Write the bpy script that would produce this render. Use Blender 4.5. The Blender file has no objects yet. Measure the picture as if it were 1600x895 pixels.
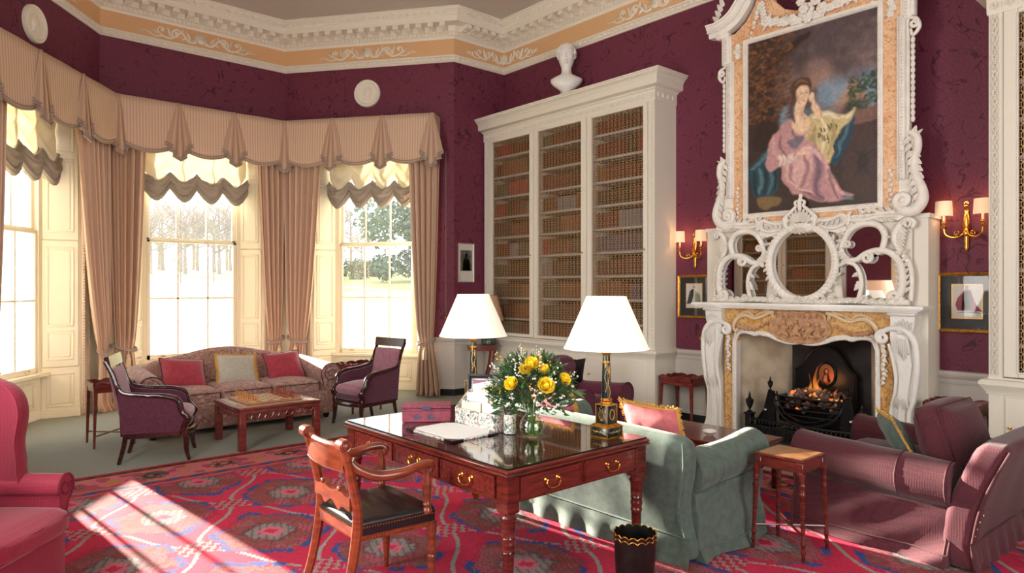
import bpy, math, random
import numpy as np
from math import sin, cos, pi, radians, sqrt, atan2, hypot
from mathutils import Vector, Matrix
random.seed(7)
rng = np.random.default_rng(7)
SC = bpy.context.scene
COL = SC.collection
R = radians

# ------------------------------------------------------------ camera, light
YAW = R(41.2)
cam_d = bpy.data.cameras.new('camera')
cam_d.lens = 24.0
cam_d.sensor_width = 36.0
cam_d.clip_start = 0.05
cam_d.clip_end = 900
cam = bpy.data.objects.new('camera', cam_d)
COL.objects.link(cam)
cam.location = (0, 0, 1.65)
cam.rotation_euler = (R(90), 0, -YAW)
SC.camera = cam

SC.view_settings.view_transform = 'Standard'
SC.view_settings.look = 'None'
SC.view_settings.gamma = 1
SC.view_settings.use_curve_mapping = False
SC.view_settings.exposure = 0.0

world = bpy.data.worlds.new('sky')
SC.world = world
world.use_nodes = True
wn = world.node_tree
wn.nodes['Background'].inputs[0].default_value = (0.86, 0.93, 1.0, 1)
wn.nodes['Background'].inputs[1].default_value = 3.0

SUN_AZ, SUN_EL = R(-4.9), R(9.9)     # azimuth from +Y, elevation
sun_d = bpy.data.lights.new('sun', 'SUN')
sun_d.energy = 54.0
sun_d.angle = R(0.55)
sun_d.color = (1.0, 0.9, 0.76)
sun = bpy.data.objects.new('sun', sun_d)
COL.objects.link(sun)
to_sun = Vector((sin(SUN_AZ) * cos(SUN_EL), cos(SUN_AZ) * cos(SUN_EL), sin(SUN_EL)))
sun.rotation_euler = to_sun.to_track_quat('Z', 'Y').to_euler()

def area(name, loc, aim, sx, sy, watts, col=(1, .95, .88)):
    d = bpy.data.lights.new(name, 'AREA')
    d.shape = 'RECTANGLE'; d.size = sx; d.size_y = sy
    d.energy = watts; d.color = col
    o = bpy.data.objects.new(name, d); COL.objects.link(o)
    o.location = loc
    o.rotation_euler = (Vector(loc) - Vector(aim)).to_track_quat('Z', 'Y').to_euler()
    return o
# added fill lamps set in unseen window openings behind and beside the camera
area('fill_lamp_back', (2.0, -3.12, 2.4), (3.6, 8, 1.6), 3.0, 3.4, 165)
area('fill_lamp_side', (-0.85, 3.55, 2.35), (6.2, 4.2, 1.9), 1.25, 3.2, 175)
area('fill_lamp_near_side', (-0.85, 1.2, 2.35), (6, 3.6, 1.6), 1.5, 3.2, 25)

# ------------------------------------------------------------ node helpers
def lin(c):
    c = c / 255.0
    return c / 12.92 if c <= 0.04045 else ((c + 0.055) / 1.055) ** 2.4
def S(r, g, b):
    return (lin(r), lin(g), lin(b), 1)
MATS = {}
def newmat(name):
    m = bpy.data.materials.new(name); m.use_nodes = True
    nt = m.node_tree
    return m, nt, nt.nodes['Principled BSDF']
def nd(nt, t, **kw):
    n = nt.nodes.new(t)
    for k, v in kw.items():
        if k in n.inputs.keys(): n.inputs[k].default_value = v
        else: setattr(n, k, v)
    return n
def lk(nt, a, b): nt.links.new(a, b)
def coords(nt, scale=(1, 1, 1), kind='Object', rot=(0, 0, 0)):
    tc = nd(nt, 'ShaderNodeTexCoord'); mp = nd(nt, 'ShaderNodeMapping')
    mp.inputs['Scale'].default_value = scale; mp.inputs['Rotation'].default_value = rot
    lk(nt, tc.outputs[kind], mp.inputs['Vector'])
    return mp.outputs['Vector']
def ramp(nt, fac, stops, interp='LINEAR'):
    r = nd(nt, 'ShaderNodeValToRGB'); e = r.color_ramp.elements
    r.color_ramp.interpolation = interp
    while len(e) > 1: e.remove(e[-1])
    e[0].position, e[0].color = stops[0]
    for p, c in stops[1:]:
        x = e.new(p); x.color = c
    lk(nt, fac, r.inputs['Fac'])
    return r.outputs['Color']
def bump(nt, b, fac, strength, dist=0.01):
    n = nd(nt, 'ShaderNodeBump'); n.inputs['Strength'].default_value = strength
    n.inputs['Distance'].default_value = dist
    lk(nt, fac, n.inputs['Height']); lk(nt, n.outputs['Normal'], b.inputs['Normal'])
def M(name, col, rough=0.5, metal=0.0, spec=0.5, col2=None, nscale=8.0, bumps=0.0, bscale=60.0, stretch=(1, 1, 1), coat=0.0, lo=.35, hi=.65, sheen=0.0, kind='Object', detail=4.0):
    m, nt, b = newmat(name)
    b.inputs['Base Color'].default_value = col
    b.inputs['Roughness'].default_value = rough
    b.inputs['Metallic'].default_value = metal
    b.inputs['Specular IOR Level'].default_value = spec
    b.inputs['Coat Weight'].default_value = coat
    b.inputs['Coat Roughness'].default_value = 0.12
    if sheen: b.inputs['Sheen Weight'].default_value = sheen
    v = coords(nt, stretch, kind)
    if col2 is not None:
        n = nd(nt, 'ShaderNodeTexNoise', Scale=nscale, Detail=detail); lk(nt, v, n.inputs['Vector'])
        lk(nt, ramp(nt, n.outputs['Fac'], [(lo, col), (hi, col2)]), b.inputs['Base Color'])
    if bumps:
        n = nd(nt, 'ShaderNodeTexNoise', Scale=bscale, Detail=3.0); lk(nt, v, n.inputs['Vector'])
        bump(nt, b, n.outputs['Fac'], bumps)
    MATS[name] = m
    return m
def vcol_mat(name, rough=0.8, bumps=0.0, bscale=200, spec=.3, grain=0.0, gscale=150):
    m, nt, b = newmat(name)
    a = nd(nt, 'ShaderNodeVertexColor', layer_name='paint')
    b.inputs['Roughness'].default_value = rough; b.inputs['Specular IOR Level'].default_value = spec
    out = a.outputs['Color']
    if grain:
        n = nd(nt, 'ShaderNodeTexNoise', Scale=gscale, Detail=2.0); lk(nt, coords(nt), n.inputs['Vector'])
        mx = nd(nt, 'ShaderNodeMix', data_type='RGBA', blend_type='MULTIPLY'); mx.inputs[0].default_value = grain
        lk(nt, out, mx.inputs[6]); lk(nt, ramp(nt, n.outputs['Fac'], [(.3, (.3, .3, .3, 1)), (.7, (1.25, 1.25, 1.25, 1))]), mx.inputs[7]); out = mx.outputs[2]
    lk(nt, out, b.inputs['Base Color'])
    if bumps:
        n = nd(nt, 'ShaderNodeTexNoise', Scale=bscale, Detail=2.0); lk(nt, coords(nt), n.inputs['Vector'])
        bump(nt, b, n.outputs['Fac'], bumps)
    MATS[name] = m
    return m

# ------------------------------------------------------------ mesh builder
def frame_of(d):
    d = d.normalized()
    up = Vector((0, 0, 1)) if abs(d.z) < .95 else Vector((1, 0, 0))
    a = d.cross(up).normalized()
    return a, a.cross(d).normalized()
def catmull(pts, n=6, closed=False):
    P = [Vector(p) for p in pts]
    out = []
    N = len(P)
    rngn = N if closed else N - 1
    for i in range(rngn):
        if closed: a, b, c, d = P[(i - 1) % N], P[i], P[(i + 1) % N], P[(i + 2) % N]
        else: a, b, c, d = P[max(i - 1, 0)], P[i], P[i + 1], P[min(i + 2, N - 1)]
        for k in range(n):
            t = k / n
            out.append(0.5 * ((2 * b) + (c - a) * t + (2 * a - 5 * b + 4 * c - d) * t * t + (3 * b - a - 3 * c + d) * t ** 3))
    if not closed: out.append(P[-1])
    return out
def lerp_list(vals, n):
    m = len(vals) - 1
    r = []
    for i in range(n):
        t = i / (n - 1) * m; k = min(int(t), m - 1)
        r.append(vals[k] + (vals[k + 1] - vals[k]) * (t - k))
    return r

class MB:
    def __init__(s): s.v = []; s.f = []; s.mi = []; s.cur = 0
    def add(s, vs, fs, T=None):
        o = len(s.v)
        if T is not None: vs = [T @ Vector(v) for v in vs]
        s.v.extend([tuple(v) for v in vs])
        for f in fs:
            s.f.append(tuple(i + o for i in f)); s.mi.append(s.cur)
        return s
    def merge(s, other, T=None):
        k = s.cur; o = len(s.v)
        vs = other.v if T is None else [tuple(T @ Vector(v)) for v in other.v]
        s.v.extend(vs)
        flip = T is not None and T.to_3x3().determinant() < 0
        for f, m in zip(other.f, other.mi):
            g = tuple(i + o for i in f)
            s.f.append(g[::-1] if flip else g); s.mi.append(m)
        return s
    def box(s, x0, y0, z0, x1, y1, z1, T=None):
        v = [(x0, y0, z0), (x1, y0, z0), (x1, y1, z0), (x0, y1, z0), (x0, y0, z1), (x1, y0, z1), (x1, y1, z1), (x0, y1, z1)]
        return s.add(v, [(0, 3, 2, 1), (4, 5, 6, 7), (0, 1, 5, 4), (1, 2, 6, 5), (2, 3, 7, 6), (3, 0, 4, 7)], T)
    def bbox(s, x0, y0, z0, x1, y1, z1, b=.006, T=None):
        """box with chamfered edges"""
        b = min(b, (x1 - x0) * .45, (y1 - y0) * .45, (z1 - z0) * .45)
        vs = []; idx = {}
        X = (x0, x1); Y = (y0, y1); Z = (z0, z1); sg = (1, -1)
        for i in (0, 1):
            for j in (0, 1):
                for k in (0, 1):
                    for ax in range(3):
                        p = [X[i] + sg[i] * b, Y[j] + sg[j] * b, Z[k] + sg[k] * b]
                        p[ax] = (X[i], Y[j], Z[k])[ax]
                        idx[(i, j, k, ax)] = len(vs); vs.append(p)
        fs = []
        def q(*ks): fs.append([idx[k] for k in ks])
        for a in (0, 1):
            q((a, 0, 0, 0), (a, 1, 0, 0), (a, 1, 1, 0), (a, 0, 1, 0)); q((0, a, 0, 1), (1, a, 0, 1), (1, a, 1, 1), (0, a, 1, 1)); q((0, 0, a, 2), (1, 0, a, 2), (1, 1, a, 2), (0, 1, a, 2))
            for c in (0, 1):
                q((0, a, c, 1), (1, a, c, 1), (1, a, c, 2), (0, a, c, 2)); q((a, 0, c, 0), (a, 1, c, 0), (a, 1, c, 2), (a, 0, c, 2)); q((a, c, 0, 0), (a, c, 1, 0), (a, c, 1, 1), (a, c, 0, 1))
                for e in (0, 1): q((a, c, e, 0), (a, c, e, 1), (a, c, e, 2))
        cen = Vector(((x0 + x1) / 2, (y0 + y1) / 2, (z0 + z1) / 2))
        out = []
        for f in fs:
            A, B, C = Vector(vs[f[0]]), Vector(vs[f[1]]), Vector(vs[f[2]])
            out.append(f if (B - A).cross(C - A).dot(A - cen) > 0 else f[::-1])
        return s.add(vs, out, T)
    def prism(s, poly, a, b, axis='z', T=None):
        """extrude a 2D polygon; axis z: poly=(x,y); y: (x,z); x: (y,z)"""
        n = len(poly)
        def mk(p, h):
            return (p[0], p[1], h) if axis == 'z' else ((p[0], h, p[1]) if axis == 'y' else (h, p[0], p[1]))
        ar = sum(poly[i][0] * poly[(i + 1) % n][1] - poly[(i + 1) % n][0] * poly[i][1] for i in range(n))
        flip = (ar < 0) != (axis == 'y')
        if (a > b): flip = not flip
        vs = [mk(p, a) for p in poly] + [mk(p, b) for p in poly]
        fs = [tuple(range(n))[::-1], tuple(range(n, 2 * n))] + [(i, (i + 1) % n, n + (i + 1) % n, n + i) for i in range(n)]
        if flip: fs = [f[::-1] for f in fs]
        return s.add(vs, fs, T)
    def lathe(s, prof, segs=16, c=(0, 0, 0), T=None, sx=1, sy=1, a0=0, a1=2 * pi):
        vs = []; fs = []
        full = abs(a1 - a0 - 2 * pi) < 1e-6
        m = segs if full else segs + 1
        for r, z in prof:
            for k in range(m):
                a = a0 + (a1 - a0) * k / segs
                vs.append((c[0] + r * cos(a) * sx, c[1] + r * sin(a) * sy, c[2] + z))
        for i in range(len(prof) - 1):
            for k in range(segs):
                k2 = (k + 1) % m
                fs.append((i * m + k, i * m + k2, (i + 1) * m + k2, (i + 1) * m + k))
        if full:
            if prof[0][0] > 1e-5: fs.append(tuple(range(m))[::-1])
            if prof[-1][0] > 1e-5: fs.append(tuple(range((len(prof) - 1) * m, len(prof) * m)))
        return s.add(vs, fs, T)
    def tube(s, pts, r=.01, segs=8, closed=False, T=None, flat=1.0, up=None, caps=True):
        P = [Vector(p) for p in pts]; n = len(P)
        rs = r if isinstance(r, (list, tuple)) else [r] * n
        if len(rs) != n: rs = lerp_list(list(rs), n)
        vs = []; fs = []
        A = None
        for i in range(n):
            if closed: d = P[(i + 1) % n] - P[i - 1]
            else: d = P[min(i + 1, n - 1)] - P[max(i - 1, 0)]
            if d.length < 1e-9: d = Vector((0, 0, 1))
            d.normalize()
            if up is not None:
                a = d.cross(Vector(up))
                a = a.normalized() if a.length > 1e-6 else frame_of(d)[0]
            elif A is None: a = frame_of(d)[0]
            else:
                a = A - d * A.dot(d); a = a.normalized() if a.length > 1e-6 else frame_of(d)[0]
            A = a; b = a.cross(d)
            for k in range(segs):
                t = 2 * pi * k / segs
                vs.append(P[i] + a * (cos(t) * rs[i]) + b * (sin(t) * rs[i] * flat))
        m = n if closed else n - 1
        for i in range(m):
            j = (i + 1) % n
            for k in range(segs):
                k2 = (k + 1) % segs
                fs.append((i * segs + k, j * segs + k, j * segs + k2, i * segs + k2))
        if not closed and caps:
            fs.append(tuple(range(segs)))
            fs.append(tuple(range((n - 1) * segs, n * segs))[::-1])
        return s.add(vs, fs, T)
    def grid(s, fn, nu, nv, T=None, closed_u=False, closed_v=False, flip=False):
        vs = [fn(i / (nu if closed_u else nu - 1), j / (nv if closed_v else nv - 1)) for i in range(nu) for j in range(nv)]
        fs = []
        for i in range(nu if closed_u else nu - 1):
            for j in range(nv if closed_v else nv - 1):
                i2 = (i + 1) % nu; j2 = (j + 1) % nv
                f = (i * nv + j, i2 * nv + j, i2 * nv + j2, i * nv + j2)
                fs.append(f[::-1] if flip else f)
        return s.add(vs, fs, T)
    def ball(s, c, r, su=10, sv=7, T=None):
        rx, ry, rz = r if isinstance(r, (tuple, list)) else (r, r, r)
        vs = [(c[0], c[1], c[2] - rz)]; fs = []
        for j in range(1, sv):
            t = -pi / 2 + pi * j / sv
            for i in range(su):
                a = 2 * pi * i / su
                vs.append((c[0] + rx * cos(t) * cos(a), c[1] + ry * cos(t) * sin(a), c[2] + rz * sin(t)))
        vs.append((c[0], c[1], c[2] + rz)); L = len(vs) - 1
        for i in range(su):
            i2 = (i + 1) % su
            fs.append((0, 1 + i2, 1 + i)); fs.append((L, 1 + (sv - 2) * su + i, 1 + (sv - 2) * su + i2))
            for j in range(sv - 2): fs.append((1 + j * su + i, 1 + j * su + i2, 1 + (j + 1) * su + i2, 1 + (j + 1) * su + i))
        return s.add(vs, fs, T)
    def rbox(s, c, size, r, n=8, bulge=(0, 0, 0), T=None, fn=None):
        """soft rounded box with optional bulge on each axis"""
        h = [x / 2 for x in size]
        r = min(r, min(h) * .98)
        ts = []
        for k in range(n + 1):
            t = -1 + 2 * k / n
            ts.append(math.copysign(abs(t) ** 0.8, t))
        vs = []; fs = []; key = {}
        def vert(p):
            q = tuple(round(x, 5) for x in p)
            if q in key: return key[q]
            P = Vector([p[i] * h[i] for i in range(3)])
            I = Vector([max(-h[i] + r, min(h[i] - r, P[i])) for i in range(3)])
            d = P - I
            if d.length > 1e-9: P = I + d.normalized() * r
            for i in range(3):
                if bulge[i]:
                    a, b = [j for j in range(3) if j != i]
                    P[i] += bulge[i] * (p[i]) * (1 - p[a] ** 2) * (1 - p[b] ** 2)
            if fn: P = Vector(fn(P))
            key[q] = len(vs); vs.append((P.x + c[0], P.y + c[1], P.z + c[2])); return key[q]
        for ax in range(3):
            a, b = (ax + 1) % 3, (ax + 2) % 3
            for sg in (-1, 1):
                for i in range(n):
                    for j in range(n):
                        f = []
                        for (di, dj) in ((0, 0), (1, 0), (1, 1), (0, 1)):
                            p = [0, 0, 0]; p[ax] = sg; p[a] = ts[i + di]; p[b] = ts[j + dj]; f.append(vert(p))
                        fs.append(f if sg > 0 else f[::-1])
        return s.add(vs, fs, T)
    def sweep(s, prof, path, inward=1, closed=False, T=None):
        """profile [(offset,z)] swept along a horizontal polyline with mitred corners; offset to the left of travel"""
        P = [Vector((p[0], p[1], 0)) for p in path]; n = len(P); vs = []; fs = []; m = len(prof)
        for i in range(n):
            if closed or 0 < i < n - 1:
                d1 = (P[i] - P[i - 1]).normalized(); d2 = (P[(i + 1) % n] - P[i]).normalized()
            else:
                d1 = d2 = ((P[1] - P[0]) if i == 0 else (P[-1] - P[-2])).normalized()
            n1 = Vector((-d1.y, d1.x, 0)); n2 = Vector((-d2.y, d2.x, 0))
            b = (n1 + n2).normalized(); b = b / max(.2, b.dot(n1))
            for o, z in prof: vs.append((P[i].x + b.x * o * inward, P[i].y + b.y * o * inward, z))
        for i in range(n if closed else n - 1):
            j = (i + 1) % n
            for k in range(m - 1):
                f = (i * m + k, j * m + k, j * m + k + 1, i * m + k + 1)
                fs.append(f if inward < 0 else f[::-1])
        if not closed:
            fs.append(tuple(range(m)) if inward > 0 else tuple(range(m))[::-1])
            e = tuple(range((n - 1) * m, n * m)); fs.append(e[::-1] if inward > 0 else e)
        return s.add(vs, fs, T)
    def mesh(s, name, mats, angle=40):
        me = bpy.data.meshes.new(name)
        me.from_pydata(s.v, [], s.f)
        for m in (mats if isinstance(mats, (list, tuple)) else [mats]): me.materials.append(m)
        if any(s.mi): me.polygons.foreach_set('material_index', s.mi)
        me.polygons.foreach_set('use_smooth', [True] * len(me.polygons))
        me.update()
        try: me.set_sharp_from_angle(angle=R(angle))
        except Exception: pass
        return me

def ob(name, mb, mat, parent=None, kind=None, label=None, angle=40, loc=None, sub=0):
    me = mb.mesh(name, mat, angle) if isinstance(mb, MB) else mb
    o = bpy.data.objects.new(name, me); COL.objects.link(o)
    if parent is not None: o.parent = parent
    if kind: o['kind'] = kind
    if label: o['label'] = label
    if loc is not None: o.location = loc
    if sub:
        md = o.modifiers.new('sub', 'SUBSURF'); md.levels = sub; md.render_levels = sub
    return o
def thing(name, label, cat, loc=(0, 0, 0), rz=0.0, group=None):
    o = bpy.data.objects.new(name, None); COL.objects.link(o)
    o.location = loc; o.rotation_euler = (0, 0, rz)
    o.empty_display_size = .1
    return tag(o, label, cat, group)
def tag(o, label, cat, group=None):
    o['label'] = label; o['category'] = cat
    if group: o['group'] = group
    return o
def dup(o, loc=None, rz=None, label=None, parent=None):
    kids = list(o.children)
    c = o.copy(); COL.objects.link(c)
    if parent is not None: c.parent = parent
    if loc is not None: c.location = loc
    if rz is not None: c.rotation_euler = (0, 0, rz)
    if label: c['label'] = label
    for k in kids: dup(k, parent=c)
    return c
def Tm(loc=(0, 0, 0), rz=0, rx=0, ry=0, s=(1, 1, 1)):
    return Matrix.Translation(loc) @ Matrix.Rotation(rz, 4, 'Z') @ Matrix.Rotation(ry, 4, 'Y') @ Matrix.Rotation(rx, 4, 'X') @ Matrix.Diagonal((s[0], s[1], s[2], 1))
def set_vcol(me, cols):
    a = me.color_attributes.new('paint', 'FLOAT_COLOR', 'POINT')
    a.data.foreach_set('color', np.asarray(cols, dtype=np.float32).ravel())
def np_grid_mesh(name, X, Y, Z, cols, mat):
    """grid arrays (nu,nv) -> mesh with a colour attribute"""
    nu, nv = X.shape
    co = np.stack([X, Y, Z], -1).reshape(-1, 3).astype(np.float32)
    i = np.arange(nu - 1)[:, None] * nv + np.arange(nv - 1)[None, :]
    q = np.stack([i, i + nv, i + nv + 1, i + 1], -1).reshape(-1, 4)
    me = bpy.data.meshes.new(name)
    me.vertices.add(len(co)); me.vertices.foreach_set('co', co.ravel())
    me.loops.add(q.size); me.loops.foreach_set('vertex_index', q.ravel().astype(np.int32))
    me.polygons.add(len(q)); me.polygons.foreach_set('loop_start', (np.arange(len(q)) * 4).astype(np.int32))
    me.update(calc_edges=True)
    me.materials.append(mat)
    c4 = np.ones((len(co), 4), np.float32); c4[:, :3] = np.asarray(cols, np.float32).reshape(-1, 3)
    set_vcol(me, c4)
    return me
# ------------------------------------------------------------ materials
CREAM = M('cream_paint', S(246, 238, 212), .45, spec=.4)
WHITE = M('white_paint', S(226, 220, 206), .5, spec=.35)
STONE = M('carved_white', S(236, 231, 222), .5, spec=.4, col2=S(226, 220, 210), nscale=10)
DADO = M('dado_paint', S(206, 200, 190), .5, spec=.35)
PLASTER = M('plaster', S(238, 230, 214), .75, spec=.2)
CEIL = M('ceiling_paint', S(206, 198, 188), .85, spec=.1)
OCHRE = M('ochre_frieze', S(222, 178, 132), .8, spec=.2)
SKIRT = M('dark_skirting', S(34, 38, 38), .35)
BRASS = M('brass', S(214, 160, 74), .25, 1.0)
GOLD = M('gilt', S(206, 150, 66), .35, .85, col2=S(160, 106, 40), nscale=40)
GOLDPAINT = M('gold_paint', S(200, 152, 70), .4, .5)
BLACKIRON = M('black_iron', S(22, 22, 26), .28, .4, spec=.6)
STEEL = M('polished_steel', S(190, 190, 195), .2, 1.0)
BLACK = M('black', S(14, 12, 14), .4)
def wood_mat(name, c1, c2, rough=.22, axis=(1, 1, 14), coat=.5, sc=3.0):
    m, nt, b = newmat(name)
    v = coords(nt, axis)
    n = nd(nt, 'ShaderNodeTexNoise', Scale=sc, Detail=6.0, Distortion=.6); lk(nt, v, n.inputs['Vector'])
    lk(nt, ramp(nt, n.outputs['Fac'], [(.3, c1), (.7, c2)]), b.inputs['Base Color'])
    b.inputs['Roughness'].default_value = rough
    b.inputs['Coat Weight'].default_value = coat; b.inputs['Coat Roughness'].default_value = .1
    MATS[name] = m
    return m
MAHOG = wood_mat('mahogany', S(62, 18, 14), S(112, 40, 28), axis=(2.2, 2.2, 16))
MAHOGX = wood_mat('mahogany_board', S(70, 20, 15), S(118, 44, 30), axis=(16, 1.6, 16))
MAHOGY = wood_mat('mahogany_drawer', S(80, 26, 22), S(120, 46, 36), axis=(1.6, 16, 16))
ROSEW = wood_mat('dark_mahogany', S(34, 14, 14), S(72, 30, 26), .2, axis=(4, 4, 10))
HONEY = wood_mat('warm_mahogany', S(96, 38, 20), S(146, 66, 36), .28, axis=(3, 3, 12))
REDWOOD = wood_mat('red_mahogany', S(84, 24, 20), S(134, 52, 42), .3, axis=(4, 4, 10))

def damask():
    m, nt, b = newmat('plum_damask')
    v = coords(nt, (1, 1, 1))
    n1 = nd(nt, 'ShaderNodeTexNoise', Scale=2.6, Detail=2.0, Distortion=1.6); lk(nt, v, n1.inputs['Vector'])
    n2 = nd(nt, 'ShaderNodeTexNoise', Scale=3.4, Detail=5.0, Distortion=2.2); lk(nt, v, n2.inputs['Vector'])
    a = ramp(nt, n1.outputs['Fac'], [(.488, (1, 1, 1, 1)), (.5, (.0, .0, .0, 1)), (.515, (0, 0, 0, 1)), (.53, (1, 1, 1, 1))])
    g = ramp(nt, n2.outputs['Fac'], [(.50, (1, 1, 1, 1)), (.52, (.0, .0, .0, 1)), (.64, (0, 0, 0, 1)), (.66, (1, 1, 1, 1))])
    mx = nd(nt, 'ShaderNodeMix', data_type='RGBA', blend_type='LIGHTEN'); mx.inputs[0].default_value = 1
    lk(nt, a, mx.inputs[6]); lk(nt, g, mx.inputs[7])
    n3 = nd(nt, 'ShaderNodeTexNoise', Scale=60.0, Detail=2.0); lk(nt, v, n3.inputs['Vector'])
    base = ramp(nt, n3.outputs['Fac'], [(.3, S(98, 40, 59)), (.7, S(120, 54, 75))])
    m2 = nd(nt, 'ShaderNodeMix', data_type='RGBA', blend_type='MIX')
    lk(nt, mx.outputs[2], m2.inputs[0]); m2.inputs[6].default_value = S(74, 24, 40); lk(nt, base, m2.inputs[7])
    lk(nt, m2.outputs[2], b.inputs['Base Color'])
    b.inputs['Roughness'].default_value = .62; b.inputs['Specular IOR Level'].default_value = .35
    bump(nt, b, n1.outputs['Fac'], .25, .02)
    return m
DAMASK = damask()
def marble(name, c1, c2, vein, sc=3.0, rough=.18):
    m, nt, b = newmat(name)
    v = coords(nt, (1, 1, 1), rot=(.5, .3, .2))
    n1 = nd(nt, 'ShaderNodeTexNoise', Scale=sc, Detail=7.0, Distortion=1.5); lk(nt, v, n1.inputs['Vector'])
    c = ramp(nt, n1.outputs['Fac'], [(.3, c1), (.5, c2), (.62, c1)])
    n2 = nd(nt, 'ShaderNodeTexNoise', Scale=sc * 1.7, Detail=8.0, Distortion=2.5); lk(nt, v, n2.inputs['Vector'])
    k = ramp(nt, n2.outputs['Fac'], [(.47, (0, 0, 0, 1)), (.5, (.8, .8, .8, 1)), (.53, (0, 0, 0, 1))])
    mx = nd(nt, 'ShaderNodeMix', data_type='RGBA'); lk(nt, k, mx.inputs[0]); lk(nt, c, mx.inputs[6]); mx.inputs[7].default_value = vein
    lk(nt, mx.outputs[2], b.inputs['Base Color']); b.inputs['Roughness'].default_value = rough
    return m
SIENA = marble('siena_marble', S(206, 152, 88), S(226, 184, 122), S(96, 60, 36), 4.0)
SIENAPALE = marble('pale_siena', S(222, 168, 122), S(232, 192, 150), S(150, 96, 62), 5.0, .35)
WMARBLE = marble('white_marble', S(240, 237, 231), S(236, 233, 227), S(228, 225, 220), 2.0, .3)
PINKSTONE = M('carved_tablet', S(206, 164, 124), .4, col2=S(176, 130, 96), nscale=20)
def glass_mat(name, veil=.0, tint=(1, 1, 1, 1), gloss=.06):
    m = bpy.data.materials.new(name); m.use_nodes = True
    nt = m.node_tree; nt.nodes.remove(nt.nodes['Principled BSDF'])
    out = nt.nodes['Material Output']
    t = nd(nt, 'ShaderNodeBsdfTransparent'); t.inputs[0].default_value = tint
    g = nd(nt, 'ShaderNodeBsdfGlossy'); g.inputs['Roughness'].default_value = .02
    lw = nd(nt, 'ShaderNodeLayerWeight'); lw.inputs['Blend'].default_value = .5
    pw = nd(nt, 'ShaderNodeMath', operation='POWER'); lk(nt, lw.outputs['Facing'], pw.inputs[0]); pw.inputs[1].default_value = 4.0
    fr = nd(nt, 'ShaderNodeMath', operation='MULTIPLY_ADD'); lk(nt, pw.outputs[0], fr.inputs[0]); fr.inputs[1].default_value = .9; fr.inputs[2].default_value = gloss * .5
    m1 = nd(nt, 'ShaderNodeMixShader'); lk(nt, fr.outputs[0], m1.inputs[0]); lk(nt, t.outputs[0], m1.inputs[1]); lk(nt, g.outputs[0], m1.inputs[2])
    last = m1
    if veil:
        tr = nd(nt, 'ShaderNodeBsdfTranslucent'); tr.inputs[0].default_value = (1, 1, 1, 1)
        m2 = nd(nt, 'ShaderNodeMixShader'); m2.inputs[0].default_value = veil
        lk(nt, m1.outputs[0], m2.inputs[1]); lk(nt, tr.outputs[0], m2.inputs[2]); last = m2
    lk(nt, last.outputs[0], out.inputs[0])
    return m
PANE = glass_mat('window_glass', .009)
CLEAR = glass_mat('clear_glass')
MIRROR = M('mirror_silver', (.86, .86, .87, 1), .02, 1.0)
def emit(name, col, s):
    m, nt, b = newmat(name)
    b.inputs['Emission Color'].default_value = col; b.inputs['Emission Strength'].default_value = s
    b.inputs['Base Color'].default_value = col
    return m
GREYCARPET = M('grey_carpet', S(162, 164, 154), .95, spec=.1, col2=S(144, 148, 138), nscale=90, bumps=.3, bscale=300)

# ------------------------------------------------------------ room shell
XR, XL, YC, YB = 7.15, -0.8, 8.36, -3.2
DA, DB_, AB, BB = (0.21, YC), (1.88, 10.6), (4.47, 10.6), (6.15, YC)
ZC = 5.77
perim = [(XR, YB), (XR, YC), BB, AB, DB_, DA, (XL, YC), (XL, YB)]
pin = perim[::-1]
mb = MB(); mb.prism([(XL - .5, YB - .5), (XR + .6, YB - .5), (XR + .6, YC + .4), (BB[0] + .5, YC + .4), (AB[0] + .3, AB[1] + .45), (DB_[0] - .3, DB_[1] + .45), (DA[0] - .5, YC + .4), (XL - .5, YC + .4)], -.3, 0)
ob('floor', mb, GREYCARPET, kind='structure')
mb = MB(); mb.prism([(XL - .5, YB - .5), (XR + .6, YB - .5), (XR + .6, YC + .4), (BB[0] + .5, YC + .4), (AB[0] + .3, AB[1] + .45), (DB_[0] - .3, DB_[1] + .45), (DA[0] - .5, YC + .4), (XL - .5, YC + .4)], ZC, ZC + .3)
ob('ceiling', mb, CEIL, kind='structure')
mb = MB(); mb.box(XR, YB - .5, 0, XR + .1, 2.2, ZC); mb.box(XR, 4.38, 0, XR + .1, YC + .4, ZC); mb.box(XR, 2.2, 2.3, XR + .1, 4.38, ZC)
ob('wall_right', mb, DAMASK, kind='structure')
mb = MB(); mb.box(BB[0], YC, 0, XR + .1, YC + .4, ZC); ob('wall_end', mb, DAMASK, kind='structure')
mb = MB(); mb.box(XL - .4, YC, 0, DA[0], YC + .4, ZC); ob('wall_end_left', mb, DAMASK, kind='structure')
def holed_wall(name, axis, pos, a0, a1, holes, th):
    """wall with rectangular openings; holes (a,b,z0,z1)"""
    m = MB()
    def bx(a, b, z0, z1):
        if axis == 'x': m.box(min(pos, pos + th), a, z0, max(pos, pos + th), b, z1)
        else: m.box(a, min(pos, pos + th), z0, b, max(pos, pos + th), z1)
    cur = a0
    for (a, b, z0, z1) in holes:
        bx(cur, a, 0, ZC); bx(a, b, 0, z0); bx(a, b, z1, ZC); cur = b
    bx(cur, a1, 0, ZC)
    return ob(name, m, DAMASK, kind='structure')
holed_wall('wall_left', 'x', XL, YB - .4, YC, [(.4, 2.0, .7, 4.0), (2.9, 4.2, .7, 4.0), (4.45, 5.05, .7, 4.0)], -.4)
holed_wall('wall_back', 'y', YB, XL, XR, [(.4, 3.6, .6, 4.2)], -.4)

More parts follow.
